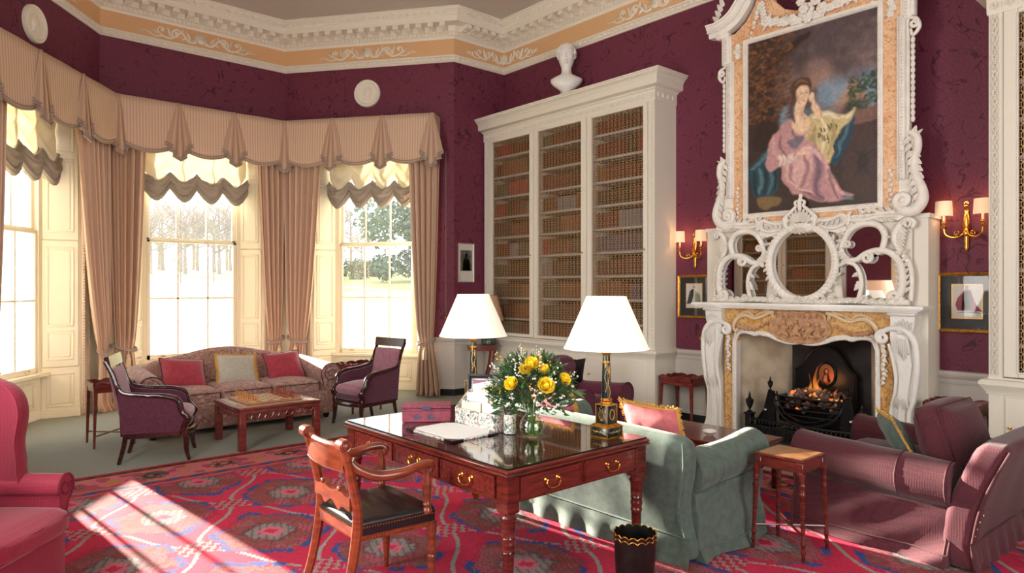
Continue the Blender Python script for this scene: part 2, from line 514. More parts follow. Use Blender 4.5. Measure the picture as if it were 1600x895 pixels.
# side and back sash windows added for fill; the mirror shows the narrow one
def plain_window(k, T, w, z0, z1):
    f = MB()
    for a, b, c, e in ((0, .06, z0, z1), (w - .06, w, z0, z1), (.06, w - .06, z0, z0 + .07), (.06, w - .06, z1 - .06, z1), (.06, w - .06, (z0 + z1) / 2 - .02, (z0 + z1) / 2 + .02)): f.bbox(a, .26, c, b, .32, e, .005, T)
    o = ob('window_%d' % k, f, CREAM, kind='structure')
    b = MB(); n = max(2, round(w / .48))
    for i in range(1, n): b.box(w * i / n - .011, .28, z0 + .06, w * i / n + .011, .3, z1 - .05, T)
    for i in range(1, 4):
        if i != 2: z = z0 + (z1 - z0) * i / 4; b.box(.05, .28, z - .011, w - .05, .3, z + .011, T)
    ob('glazing_bars', b, CREAM, o)
    g = MB(); g.box(.05, .287, z0 + .05, w - .05, .291, z1 - .05, T); ob('pane', g, PANE, o)
    a = MB()
    for x0_, x1_, c, e in ((-.1, 0, z0, z1 + .1), (w, w + .1, z0, z1 + .1), (0, w, z1, z1 + .1), (-.14, w + .14, z0 - .05, z0)): a.bbox(x0_, -.03, c, x1_, .02, e, .008, T)
    ob('architrave', a, CREAM, o)
for k, (y0_, y1_) in enumerate(((.4, 2.0), (2.9, 4.2), (4.45, 5.05))): plain_window(4 + k, Matrix(((0, -1, 0, XL), (1, 0, 0, y0_), (0, 0, 1, 0), (0, 0, 0, 1))), y1_ - y0_, .7, 4.0)
plain_window(7, Matrix(((-1, 0, 0, 3.6), (0, -1, 0, YB), (0, 0, 1, 0), (0, 0, 0, 1))), 3.2, .6, 4.2)

# ---- bay: three walls, each with a tall sash window in a splayed recess
ARCH = M('architrave_paint', S(216, 196, 172), .5)
DEP, HW, GW = .36, .94, .71
ZT = 4.0
def panel(m, x0, z0, x1, z1, T, y=0.0, w=.035, d=.018, raised=True):
    """moulded panel on a face whose outside is -y: frame bead + raised field"""
    for (a, b, c, e) in ((x0, z0, x1, z0 + w), (x0, z1 - w, x1, z1), (x0, z0 + w, x0 + w, z1 - w), (x1 - w, z0 + w, x1, z1 - w)):
        m.bbox(a, y - d, b, c, y + .005, e, d * .6, T)
    if raised:
        g = w * 1.9
        if x1 - x0 > 2.6 * g and z1 - z0 > 2.6 * g: m.bbox(x0 + g, y - d * .7, z0 + g, x1 - g, y + .005, z1 - g, d * .65, T)
def bay_wall(k, A, B, right_pier_damask=False):
    u = Vector((B[0] - A[0], B[1] - A[1], 0)); L = u.length; u.normalize(); o = Vector((-u.y, u.x, 0))
    T = Matrix(((u.x, o.x, 0, A[0]), (u.y, o.y, 0, A[1]), (0, 0, 1, 0), (0, 0, 0, 1)))
    c = L / 2; ex0 = .21 if k > 1 else .0; ex1 = .21 if k < 3 else .0
    side = ('left', 'centre', 'right')[k - 1]
    m = MB(); zl = 3.95
    for (p, q) in (((0, c - HW), (0, c - GW)), ((L, c + HW), (L, c + GW))):
        ex = -ex0 if p[0] == 0 else ex1
        poly = [(p[0], 0), (p[1], 0), (q[1], DEP), (q[1], .42), (p[0] + ex, .42)]
        m.cur = 1 if (p[0] == L and right_pier_damask) else 0
        m.prism(poly, 0, zl, 'z', T)
    m.cur = 1
    m.prism([(0, 0), (L, 0), (L + ex1, .42), (-ex0, .42)], zl, ZC, 'z', T)
    ob('wall_bay_' + side, m, [CREAM, DAMASK], kind='structure')
    # window
    f = MB(); y0, y1 = DEP - .02, DEP + .08
    f.box(c - GW - .03, y0, .56, c - GW + .07, y1, zl, T); f.box(c + GW - .07, y0, .56, c + GW + .03, y1, zl, T)
    f.box(c - GW, y0, zl - .1, c + GW, y1, zl, T); f.bbox(c - GW - .1, DEP - .1, .53, c + GW + .1, DEP + .1, .58, .012, T)
    w = ob('window_%d' % k, f, CREAM, kind='structure')
    def sash(name, z0, z1, ya, yb, nrow):
        s_ = MB(); xa, xb = c - GW + .07, c + GW - .07; t = .05; b_ = .011
        s_.bbox(xa, ya, z0, xb, yb, z0 + t + .02, .006, T); s_.bbox(xa, ya, z1 - .04, xb, yb, z1, .006, T)
        s_.bbox(xa, ya, z0, xa + t, yb, z1, .006, T); s_.bbox(xb - t, ya, z0, xb, yb, z1, .006, T)
        for i in (1, 2):
            x = xa + (xb - xa) * i / 3; s_.box(x - b_, ya + .005, z0, x + b_, yb - .005, z1, T)
        for i in range(1, nrow):
            z = z0 + .03 + (z1 - z0 - .03) * i / nrow; s_.box(xa, ya + .005, z - b_, xb, yb - .005, z + b_, T)
        so = ob(name, s_, CREAM, w)
        p = MB(); p.box(xa + .02, (ya + yb) / 2 - .002, z0 + .02, xb - .02, (ya + yb) / 2 + .002, z1 - .02, T)
        ob('pane', p, PANE, so)
        return so
    lo = sash('lower_sash', .58, 2.34, DEP - .01, DEP + .03, 2)
    sash('upper_sash', 2.30, zl - .1, DEP + .035, DEP + .075, 2)
    for sx in (-.42, .42):
        h = MB(); h.tube([(c + sx - .03, DEP - .01, .615), (c + sx - .025, DEP - .035, .625), (c + sx + .025, DEP - .035, .625), (c + sx + .03, DEP - .01, .615)], .006, 6, T=T)
        ob('sash_lift', h, BRASS, lo)
    # panelled apron under the window
    a = MB(); a.box(c - GW - .02, DEP, 0, c + GW + .02, .42, .56, T)
    panel(a, c - GW + .12, .14, c + GW - .12, .47, T, DEP); a.bbox(c - GW - .02, DEP - .02, 0, c + GW + .02, DEP + .02, .1, .006, T)
    ob('apron', a, CREAM, w)
    # panelled shutters on the splayed reveals
    for sgn in (-1, 1):
        p0 = Vector((c + sgn * HW, 0, 0)); p1 = Vector((c + sgn * GW, DEP, 0))
        d = (p1 - p0); Ls = d.length; d.normalize()
        # local frame: x along reveal (for left reveal towards glass; right reveal from glass to room), -y faces opening
        if sgn < 0: X = d; org = p0
        else: X = -d; org = p1
        Yo = Vector((-X.y, X.x, 0))
        Ts = T @ Matrix(((X.x, Yo.x, 0, org.x), (X.y, Yo.y, 0, org.y), (0, 0, 1, 0), (0, 0, 0, 1)))
        s_ = MB()
        s_.bbox(.015, -.03, .64, Ls - .03, .005, 2.225, .004, Ts); s_.bbox(.015, -.03, 2.24, Ls - .03, .005, 3.9, .004, Ts)
        for (z0, z1) in ((.72, 1.09), (1.14, 2.15), (2.33, 3.27), (3.34, 3.82)): panel(s_, .06, z0, Ls - .075, z1, Ts, -.03, .022, .012)
        ob('shutter', s_, CREAM, w)
        s2 = MB(); s2.bbox(.01, -.012, 0, Ls - .01, .005, .63, .004, Ts); panel(s2, .06, .13, Ls - .075, .56, Ts, -.012, .022, .012); s2.bbox(.0, -.03, 0, Ls - .005, .005, .1, .004, Ts)
        ob('shutter_box', s2, CREAM, w)
    # carved architrave either side
    tr = MB()
    for sgn in (-1, 1):
        x = c + sgn * (HW + .07)
        if sgn > 0 and right_pier_damask: x = c + HW + .04
        tr.bbox(x - .07, -.035, 0, x + .07, .004, zl, .01, T)
        for q in range(100):
            z = .05 + q * .039; xx = x - sgn * .06
            tr.ball((xx, -.04, z), (.012, .012, .019), 6, 4, T); tr.ball((x + sgn * .055, -.04, z), (.009, .009, .016), 5, 4, T)
    ob('trim_%d' % k, tr, ARCH, kind='structure')
    return T, L
TD, LD = bay_wall(1, DA, DB_)
TA, LA = bay_wall(2, DB_, AB)
TB, LB = bay_wall(3, AB, BB, True)
for nm, T_, L_ in (('l', TD, LD), ('c', TA, LA), ('r', TB, LB)):    # light portals in the three openings
    d = bpy.data.lights.new('window_portal', 'AREA'); d.shape = 'RECTANGLE'; d.size = 1.5; d.size_y = 3.4
    o = bpy.data.objects.new('window_portal', d); COL.objects.link(o)
    p = T_ @ Vector((L_ / 2, .55, 2.2)); o.location = p
    n = (T_.to_3x3() @ Vector((0, 1, 0)))
    o.rotation_euler = n.to_track_quat('Z', 'Y').to_euler()
    d.cycles.is_portal = True

# ---- dado, chair rail, skirting on the right-hand and end walls
def dado(k, path, zr=.88):
    m = MB(); m.sweep([(0, .1), (.012, .1), (.012, zr - .1), (0, zr - .1)], path); m.cur = 0
    ob('trim_dado_%d' % k, m, DADO, kind='structure')
    r = MB(); r.sweep([(0, zr - .12), (.02, zr - .12), (.028, zr - .1), (.028, zr - .075), (.04, zr - .06), (.055, zr - .04), (.06, zr - .02), (.06, zr - .005), (.045, zr), (0, zr)], path)
    r.sweep([(0, .1), (.03, .1), (.024, .14), (.014, .16), (0, .16)], path)
    ob('trim_rail_%d' % k, r, DADO, kind='structure', angle=25)
    s_ = MB(); s_.sweep([(0, 0), (.032, 0), (.032, .095), (.026, .1), (0, .1)], path); ob('baseboard_%d' % k, s_, SKIRT, kind='structure')
dado(1, [(XR, 4.36), (XR, 5.06)])
dado(2, [(XR, YB), (XR, 2.16)])
dado(3, [(6.8, YC), BB, (BB[0] - .22, BB[1] + .293)])
dado(4, [DA, (XL, YC), (XL, 6.0)])

# ---- cornice: bead moulding, ochre frieze, modillion cornice
cp = perim
def seglist(path): return [(Vector((path[i][0], path[i][1], 0)), Vector((path[i + 1][0], path[i + 1][1], 0))) for i in range(len(path) - 1)]
m = MB(); m.sweep([(0, 5.05), (.022, 5.05), (.03, 5.065), (.045, 5.075), (.05, 5.11), (.03, 5.135), (.034, 5.15), (.02, 5.165), (0, 5.165)], cp)
ob('trim_bead', m, PLASTER, kind='structure', angle=30)
m = MB(); m.sweep([(0, 5.16), (.008, 5.16), (.008, 5.41), (0, 5.41)], cp); ob('trim_frieze', m, OCHRE, kind='structure')
m = MB(); m.sweep([(0, 5.40), (.018, 5.40), (.024, 5.415), (.03, 5.43), (.05, 5.44), (.05, 5.487), (.066, 5.49), (.08, 5.50), (.08, 5.575), (.25, 5.58), (.25, 5.66), (.265, 5.668), (.265, 5.68), (.275, 5.70), (.30, 5.725), (.318, 5.735), (.318, 5.752), (.335, 5.757), (.335, 5.77), (0, 5.77)], cp)
ob('trim_cornice', m, PLASTER, kind='structure', angle=25)
egg, den, mod, leaf = MB(), MB(), MB(), MB()
HOLE = M('undercut_shadow_plaster', S(150, 138, 122), .9)
for (p, q) in seglist(cp):
    d = q - p; L = d.length; d.normalize(); nrm = Vector((-d.y, d.x, 0))
    if p.y < -3 and q.y < -3: continue
    def TT(s, off, z): return Matrix(((d.x, nrm.x, 0, p.x + d.x * s + nrm.x * off), (d.y, nrm.y, 0, p.y + d.y * s + nrm.y * off), (0, 0, 1, z), (0, 0, 0, 1)))
    n = int(L / .092)
    for i in range(n):
        s_ = (i + .5) * L / n
        w_ = p + d * s_
        if w_.y < .5: continue
        egg.ball((0, 0, 0), (.026, .018, .03), 7, 5, TT(s_, .044, 5.098))
        egg.tube([(-.036, .008, .03), (-.033, .01, -.012), (0, .012, -.036), (.033, .01, -.012), (.036, .008, .03)], .006, 4, T=TT(s_, .046, 5.1))
    n = int(L / .062)
    for i in range(n):
        s_ = (i + .5) * L / n
        if (p + d * s_).y < .5: continue
        den.bbox(-.019, 0, 0, .019, .022, .042, .003, TT(s_, .05, 5.443))
    n = max(1, int(L / .2))
    for i in range(n + 1):
        s_ = .11 + i * (L - .22) / n if L > .5 else (i + .5) * L / (n + 1)
        if (p + d * s_).y < .5: continue
        t = TT(s_, .08, 5.5)
        # scrolled bracket: swelling profile with a rolled nose
        mod.prism([(0, .0), (.05, .0), (.09, .02), (.13, .018), (.16, .03), (.165, .055), (.165, .078), (0, .078)], -.042, .042, 'x', t)
        mod.tube([(-.046, .15, .04), (.046, .15, .04)], .02, 8, T=t)
        mod.ball((0, .045, .0), (.03, .04, .014), 7, 4, t)
    n = int(L / .115)
    for i in range(n):
        s_ = (i + .5) * L / n
        if (p + d * s_).y < .5: continue
        t = TT(s_, .268, 5.683)
        for a in (-1, 0, 1):
            leaf.ball((a * .027, .014 + .012 * (a == 0), .024 - .006 * abs(a)), (.012, .016, .024), 5, 4, t)
        leaf.ball((.057, .006, .005), (.01, .01, .018), 5, 4, t)
ob('trim_egg_moulding', egg, PLASTER, kind='structure'); ob('trim_dentils', den, PLASTER, kind='structure')
ob('trim_modillions', mod, PLASTER, kind='structure'); ob('trim_leaf_moulding', leaf, PLASTER, kind='structure')

# ---- carved scroll helpers (used by the frieze and the chimneypiece)
def spiral(c, r0, turns, a0=0.0, sgn=1, n=14, shrink=.18, plane='xz', y=0.0):
    pts = []
    for i in range(int(n * turns) + 1):
        t = i / n; r = r0 * (1 - (1 - shrink) * t / turns)
        a = a0 + sgn * t * 2 * pi
        pts.append((c[0] + r * cos(a), y, c[1] + r * sin(a)))
    return pts
def s2(pts, y=0.0, n=5): return catmull([(p[0], y, p[1]) for p in pts], n)
def leafblade(m, p0, p1, w, T=None, y=0.0, lift=.02, bend=.0):
    """acanthus style tapered blade lying in the xz plane from p0 to p1, raised at the middle"""
    a = Vector((p0[0], y, p0[1])); b = Vector((p1[0], y, p1[1])); d = b - a; n = Vector((-d.z, 0, d.x)).normalized()
    vs = []; fs = []; K = 6
    for i in range(K + 1):
        t = i / K; c = a + d * t + n * bend * sin(pi * t); ww = w * sin(pi * min(1, .12 + t * .88)) ** .8 * (1 - .35 * t) * (1 if i < K else 0.05) * (1 + .25 * (i % 2))
        h = -lift * sin(pi * (.15 + .8 * t))
        vs += [c + n * ww, c + Vector((0, h, 0)) + n * ww * .35, c + Vector((0, h * .45, 0)), c + Vector((0, h, 0)) - n * ww * .35, c - n * ww]
    for i in range(K):
        for j in range(4): fs.append((i * 5 + j, i * 5 + j + 1, i * 5 + 6 + j, i * 5 + 5 + j))
    m.add(vs, fs, T); m.add(vs, [f[::-1] for f in fs], T)
def rosette(m, c, r, T=None, y=0.0, petals=6):
    for k in range(petals):
        a = 2 * pi * k / petals
        m.ball((c[0] + cos(a) * r * .58, y, c[1] + sin(a) * r * .58), (r * .42, r * .3, r * .42), 7, 5, T)
    m.ball((c[0], y - r * .18, c[1]), (r * .34, r * .3, r * .34), 7, 5, T)

def frieze_scroll():
    m = MB()
    for k in range(-4, 5):
        a = k * R(21); leafblade(m, (0, -.045), (sin(a) * .12, -.045 + cos(a) * .135), .02, lift=.03)
    m.ball((0, -.01, -.045), (.05, .03, .035), 8, 6)
    for sg in (-1, 1):
        def P(x, z): return (sg * x, z)
        m.tube(s2([P(.06, -.06), P(.16, -.07), P(.25, .02), P(.33, .06), P(.39, .01), P(.36, -.045), P(.31, -.02), P(.335, .01)]), [.02, .018, .014, .014, .013, .012, .01, .008], 6)
        m.tube(s2([P(.28, .03), P(.40, -.075), P(.52, -.06), P(.58, .0), P(.55, .05), P(.50, .035), P(.51, .0)]), [.014, .016, .014, .012, .011, .01, .007], 6)
        m.tube(s2([P(.5, -.065), P(.62, -.085), P(.72, -.04), P(.80, -.05)]), [.012, .01, .008, .004], 5)
        rosette(m, P(.335, .008), .032, y=-.012); rosette(m, P(.525, .012), .026, y=-.012)
        for (a, b, w) in ((P(.14, -.05), P(.2, .07), .022), (P(.2, -.02), P(.27, -.08), .018), (P(.25, .03), P(.25, .1), .018), (P(.4, -.06), P(.45, .03), .02), (P(.42, .0), P(.46, .08), .016), (P(.58, -.05), P(.65, .02), .016), (P(.66, -.06), P(.7, -.0), .012), (P(.72, -.05), P(.78, .0), .01)):
            leafblade(m, a, b, w, lift=.022)
    return m
FS = frieze_scroll()
def on_wall(T_, x, z, off=.01, s=1.0): return T_ @ Matrix.Translation((x, -off, z)) @ Matrix.Diagonal((s, s, s, 1))
fz = MB()
for T_, L_ in ((TD, LD), (TA, LA), (TB, LB)): fz.merge(FS, on_wall(T_, L_ / 2, 5.285, .012))
TR = Matrix(((0, 1, 0, XR), (-1, 0, 0, YC), (0, 0, 1, 0), (0, 0, 0, 1)))      # right-hand wall: x runs from the far corner to the camera
TCn = Matrix(((1, 0, 0, BB[0]), (0, 1, 0, YC), (0, 0, 1, 0), (0, 0, 0, 1)))
half = MB(); half.v = list(FS.v); half.f = [f for f in FS.f if all(FS.v[i][0] > -.02 for i in f)]; half.mi = [0] * len(half.f)
halfm = MB(); halfm.v = list(FS.v); halfm.f = [f for f in FS.f if all(FS.v[i][0] < .02 for i in f)]; halfm.mi = [0] * len(halfm.f)
fz.merge(half, on_wall(TR, .01, 5.285, .012)); fz.merge(halfm, on_wall(TCn, .99, 5.285, .012, .95)); fz.merge(FS, on_wall(TR, 3.0, 5.285, .012)); fz.merge(FS, on_wall(TR, 5.6, 5.285, .012))
ob('trim_frieze_scrolls', fz, M('white_plaster_relief', S(236, 227, 210), .7), kind='structure')

# ------------------------------------------------------------ outside
GRASS = M('winter_grass', S(188, 184, 128), .95, spec=.05, col2=S(166, 166, 112), nscale=.12, detail=6)
def lawn_z(x, y):
    r = max(0, hypot(x - 3, y - 4) - 12)
    return -.9 + 5.0 * min(1, r / 120) ** 1.1 + 6 * max(0, min(1, (r - 120) / 200))
m = MB()
def lawn_pt(u, v):
    a = R(-75) + u * R(150); r = 7.6 + (v ** 2.2) * 420
    x, y = 3.2 + r * sin(a), 4.2 + r * cos(a)
    return (x, y, lawn_z(x, y))
m.grid(lawn_pt, 40, 46, flip=True)
ob('ground', m, GRASS, kind='structure')
BARK = M('bark', S(150, 140, 132), .9, col2=S(128, 120, 112), nscale=4)
TWIG = M('bare_twigs', S(168, 158, 152), .9)
EVERG = M('evergreen_leaves', S(84, 104, 88), .8, col2=S(104, 122, 98), nscale=.8)
HEDGE = M('hedge_leaves', S(120, 122, 84), .85, col2=S(98, 104, 74), nscale=1.2)
def bare_tree(seed, h):
    r_ = random.Random(seed); t = MB(); c = MB()
    t.tube(catmull([(0, 0, -.5), (.1, 0, h * .2), (0, .1, h * .45), (.2, 0, h * .7)], 3), [.38 * h / 15, .28 * h / 15, .2 * h / 15, .08 * h / 15], 6)
    for k in range(13):
        z = h * r_.uniform(.22, .62); a = r_.uniform(0, 2 * pi); L = h * r_.uniform(.25, .45)
        e = Vector((cos(a) * L * .75, sin(a) * L * .75, z + L * .62)); mid = Vector((cos(a) * L * .4, sin(a) * L * .4, z + L * .22))
        t.tube(catmull([(0, 0, z), mid, e], 3), [.12 * h / 15, .07 * h / 15, .02], 4)
        for q in range(44):
            s_ = Vector((0, 0, z)).lerp(e, r_.uniform(.3, 1)) + Vector((r_.gauss(0, .3), r_.gauss(0, .3), 0))
            d = Vector((r_.gauss(0, 1), r_.gauss(0, 1), r_.gauss(.6, .7))).normalized() * h * r_.uniform(.05, .13)
            side = frame_of(d)[0] * .05 * h / 15
            p1 = s_ + d
            c.add([s_ - side, s_ + side, p1 + side * .3, p1 - side * .3], [(0, 1, 2, 3)])
            d2 = d * .6 + Vector((r_.gauss(0, 1), r_.gauss(0, 1), r_.gauss(0, 1))) * h * .04
            c.add([s_ + d * .4 - side, s_ + d * .4 + side, s_ + d * .4 + d2], [(0, 1, 2)])
    return t, c
def leafy_tree(seed, h, w, base=.12, n=1500, leaf=.35):
    r_ = random.Random(seed); t = MB(); c = MB()
    t.tube([(0, 0, -.5), (0, 0, h * .8)], [.3, .1], 6)
    blobs = [(Vector((r_.gauss(0, w * .26), r_.gauss(0, w * .26), h * r_.uniform(base + .15, .86))), r_.uniform(.16, .3) * w) for _ in range(16)]
    for q in range(n):
        cc, rr = r_.choice(blobs)
        d = Vector((r_.gauss(0, 1), r_.gauss(0, 1), r_.gauss(0, 1))).normalized() * rr * r_.uniform(.6, 1.05); p = cc + d
        a = Vector((r_.gauss(0, 1), r_.gauss(0, 1), r_.gauss(0, 1))).normalized(); b = a.cross(d).normalized()
        s_ = leaf * r_.uniform(.6, 1.4)
        c.add([p - a * s_, p - b * s_ * .6, p + a * s_, p + b * s_ * .6], [(0, 1, 2, 3)])
    return t, c
protos = [bare_tree(s_, 15) for s_ in (1, 2, 3)]
pmesh = [(a.mesh('trunk', BARK), b.mesh('twigs', TWIG)) for a, b in protos]
def place_tree(name, label, az, dist, meshes, sc, group=None, names=('trunk', 'branches')):
    x, y = dist * sin(R(az)), dist * cos(R(az))
    t = thing(name, label, 'tree', (x, y, lawn_z(x, y) - .2), random.uniform(0, 6), group)
    t.scale = (sc, sc, sc * random.uniform(.9, 1.1))
    for nm, me in zip(names, meshes): ob(nm, me, None, t)
    return t
for i in range(32):
    az = (8.6, 10.6, 9.4, 11.5)[i % 4] + (i // 4) * 2.35
    place_tree('bare_tree', 'leafless grey tree in the distant wood seen through the middle bay window', az, (130, 150, 172, 196)[i % 4], pmesh[i % 3], (1.0, 1.2, 1.32, 1.5)[i % 4] * random.uniform(.92, 1.05), 'leafless trees of the distant wood')
for i, (az, dd, sc) in enumerate([(10.6, 92, .34), (13.1, 88, .3), (15.3, 90, .36), (17.6, 96, .28)]):
    place_tree('young_tree', ('thin young tree in the field, leftmost behind the middle window', 'thin young tree in the field, second from left behind the middle window', 'thin young tree in the field, third from left behind the middle window', 'thin young tree in the field, fourth from left behind the middle window')[i], az, dd, pmesh[i % 3], sc)
EVM = [x.mesh(n_, mt) for x, n_, mt in zip(leafy_tree(11, 19, 17, .05, 5200, .55), ('trunk', 'foliage'), (BARK, EVERG))]
place_tree('evergreen_tree', 'big dark evergreen tree seen at the right side of the right bay window', 33.1, 96, EVM, .62, None, ('trunk', 'foliage'))
HDM = [x.mesh(n_, mt) for x, n_, mt in zip(leafy_tree(5, 7, 9, .0, 1500, .5), ('trunk', 'foliage'), (BARK, HEDGE))]
for i in range(8):
    az = 25.2 + i * 1.6
    if 30.6 < az < 34.4: continue
    place_tree('shrub_tree', 'olive green bush in the hedge line seen through the right bay window', az, 108 + 12 * (i % 2), HDM, .42, 'bushes beyond the right bay window', ('trunk', 'foliage'))
for i in range(7):
    place_tree('bare_tree', 'leafless grey tree behind the hedge seen through the right bay window', 25 + i * 1.9, (138, 156)[i % 2], pmesh[i % 3], .62, 'leafless trees beyond the right bay window')
# ------------------------------------------------------------ bookcases
LEATHER = {}
for nm, c, c2 in (('brown', (80, 38, 30), (58, 28, 23)), ('dark red', (100, 28, 30), (76, 22, 24)), ('tan', (124, 78, 50), (96, 58, 38)), ('dark brown', (48, 31, 28), (36, 24, 22)), ('crimson', (156, 34, 48), (126, 27, 40)), ('dark green', (62, 80, 66), (46, 62, 52)), ('navy', (68, 76, 106), (52, 58, 86)), ('grey blue', (120, 128, 140), (98, 104, 120)), ('russet', (98, 44, 33), (74, 33, 25))):
    LEATHER[nm] = M('leather_' + nm.replace(' ', '_'), S(*c), .45, col2=S(*c2), nscale=12)
GILT = M('gilt_tooling', S(128, 90, 54), .5, .3)
SHELFEDGE = M('shelf_edge', S(190, 196, 198), .6, col2=S(156, 164, 170), nscale=40)
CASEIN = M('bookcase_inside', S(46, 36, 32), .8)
WIRE = M('gilt_wire', S(186, 146, 98), .5, .3)
def book_mesh(nm):
    """unit book: 1 wide (x), 1 deep (y, spine at y=0), 1 tall (z)"""
    m = MB()
    sp = [(-.5 + .5 * (1 - cos(pi * k / 6)), -.06 * sin(pi * k / 6)) for k in range(7)]
    m.prism([(x, y) for x, y in sp] + [(.5, .9), (-.5, .9)], 0, 1)
    m.cur = 1
    for z in (.08, .3, .52, .84):
        m.prism([(x, y - .012) for x, y in sp] + [(.5, .02), (-.5, .02)], z, z + .011)
    m.prism([(x * .7, y - .012) for x, y in sp] + [(.3, .02), (-.3, .02)], .7, .74)
    return m.mesh('book', [LEATHER[nm], GILT])
BOOKM = {k: book_mesh(k) for k in LEATHER}
NUM = ['zero', 'first', 'second', 'third', 'fourth', 'fifth', 'sixth', 'seventh', 'eighth', 'ninth', 'tenth', 'eleventh', 'twelfth', 'thirteenth', 'fourteenth', 'fifteenth', 'sixteenth', 'seventeenth', 'eighteenth', 'nineteenth', 'twentieth', 'twenty-first', 'twenty-second', 'twenty-third', 'twenty-fourth']
def lattice_mesh(w, h):
    m = MB(); p = .0625; nx = int(round(w / p)); nz = int(round(h / p)); px_, pz = w / nx, h / nz
    ring = [(cos(2 * pi * k / 14) * .046, 0, sin(2 * pi * k / 14) * .046) for k in range(14)]
    for i in range(nx + 1):
        for j in range(nz + 1):
            cx, cz = i * px_, j * pz
            pts = [(cx + a, 0, cz + c) for a, b, c in ring]
            if cx - .046 < 0 or cx + .046 > w or cz - .046 < 0 or cz + .046 > h:
                pts = [(min(max(a, 0), w), b, min(max(c, 0), h)) for a, b, c in pts]
                ok = [q for k, q in enumerate(pts) if k == 0 or (Vector(q) - Vector(pts[k - 1])).length > .002]
                if len(ok) > 4: m.tube(ok, .0022, 3, closed=True)
            else: m.tube(pts, .0026, 3, closed=True)
    for i in range(nx): m.tube([((i + .5) * px_, .002, 0), ((i + .5) * px_, .002, h)], .0016, 3)
    return m.mesh('wire_grille', WIRE)
SHZ = [3.625 - .307 * k for k in range(9)]
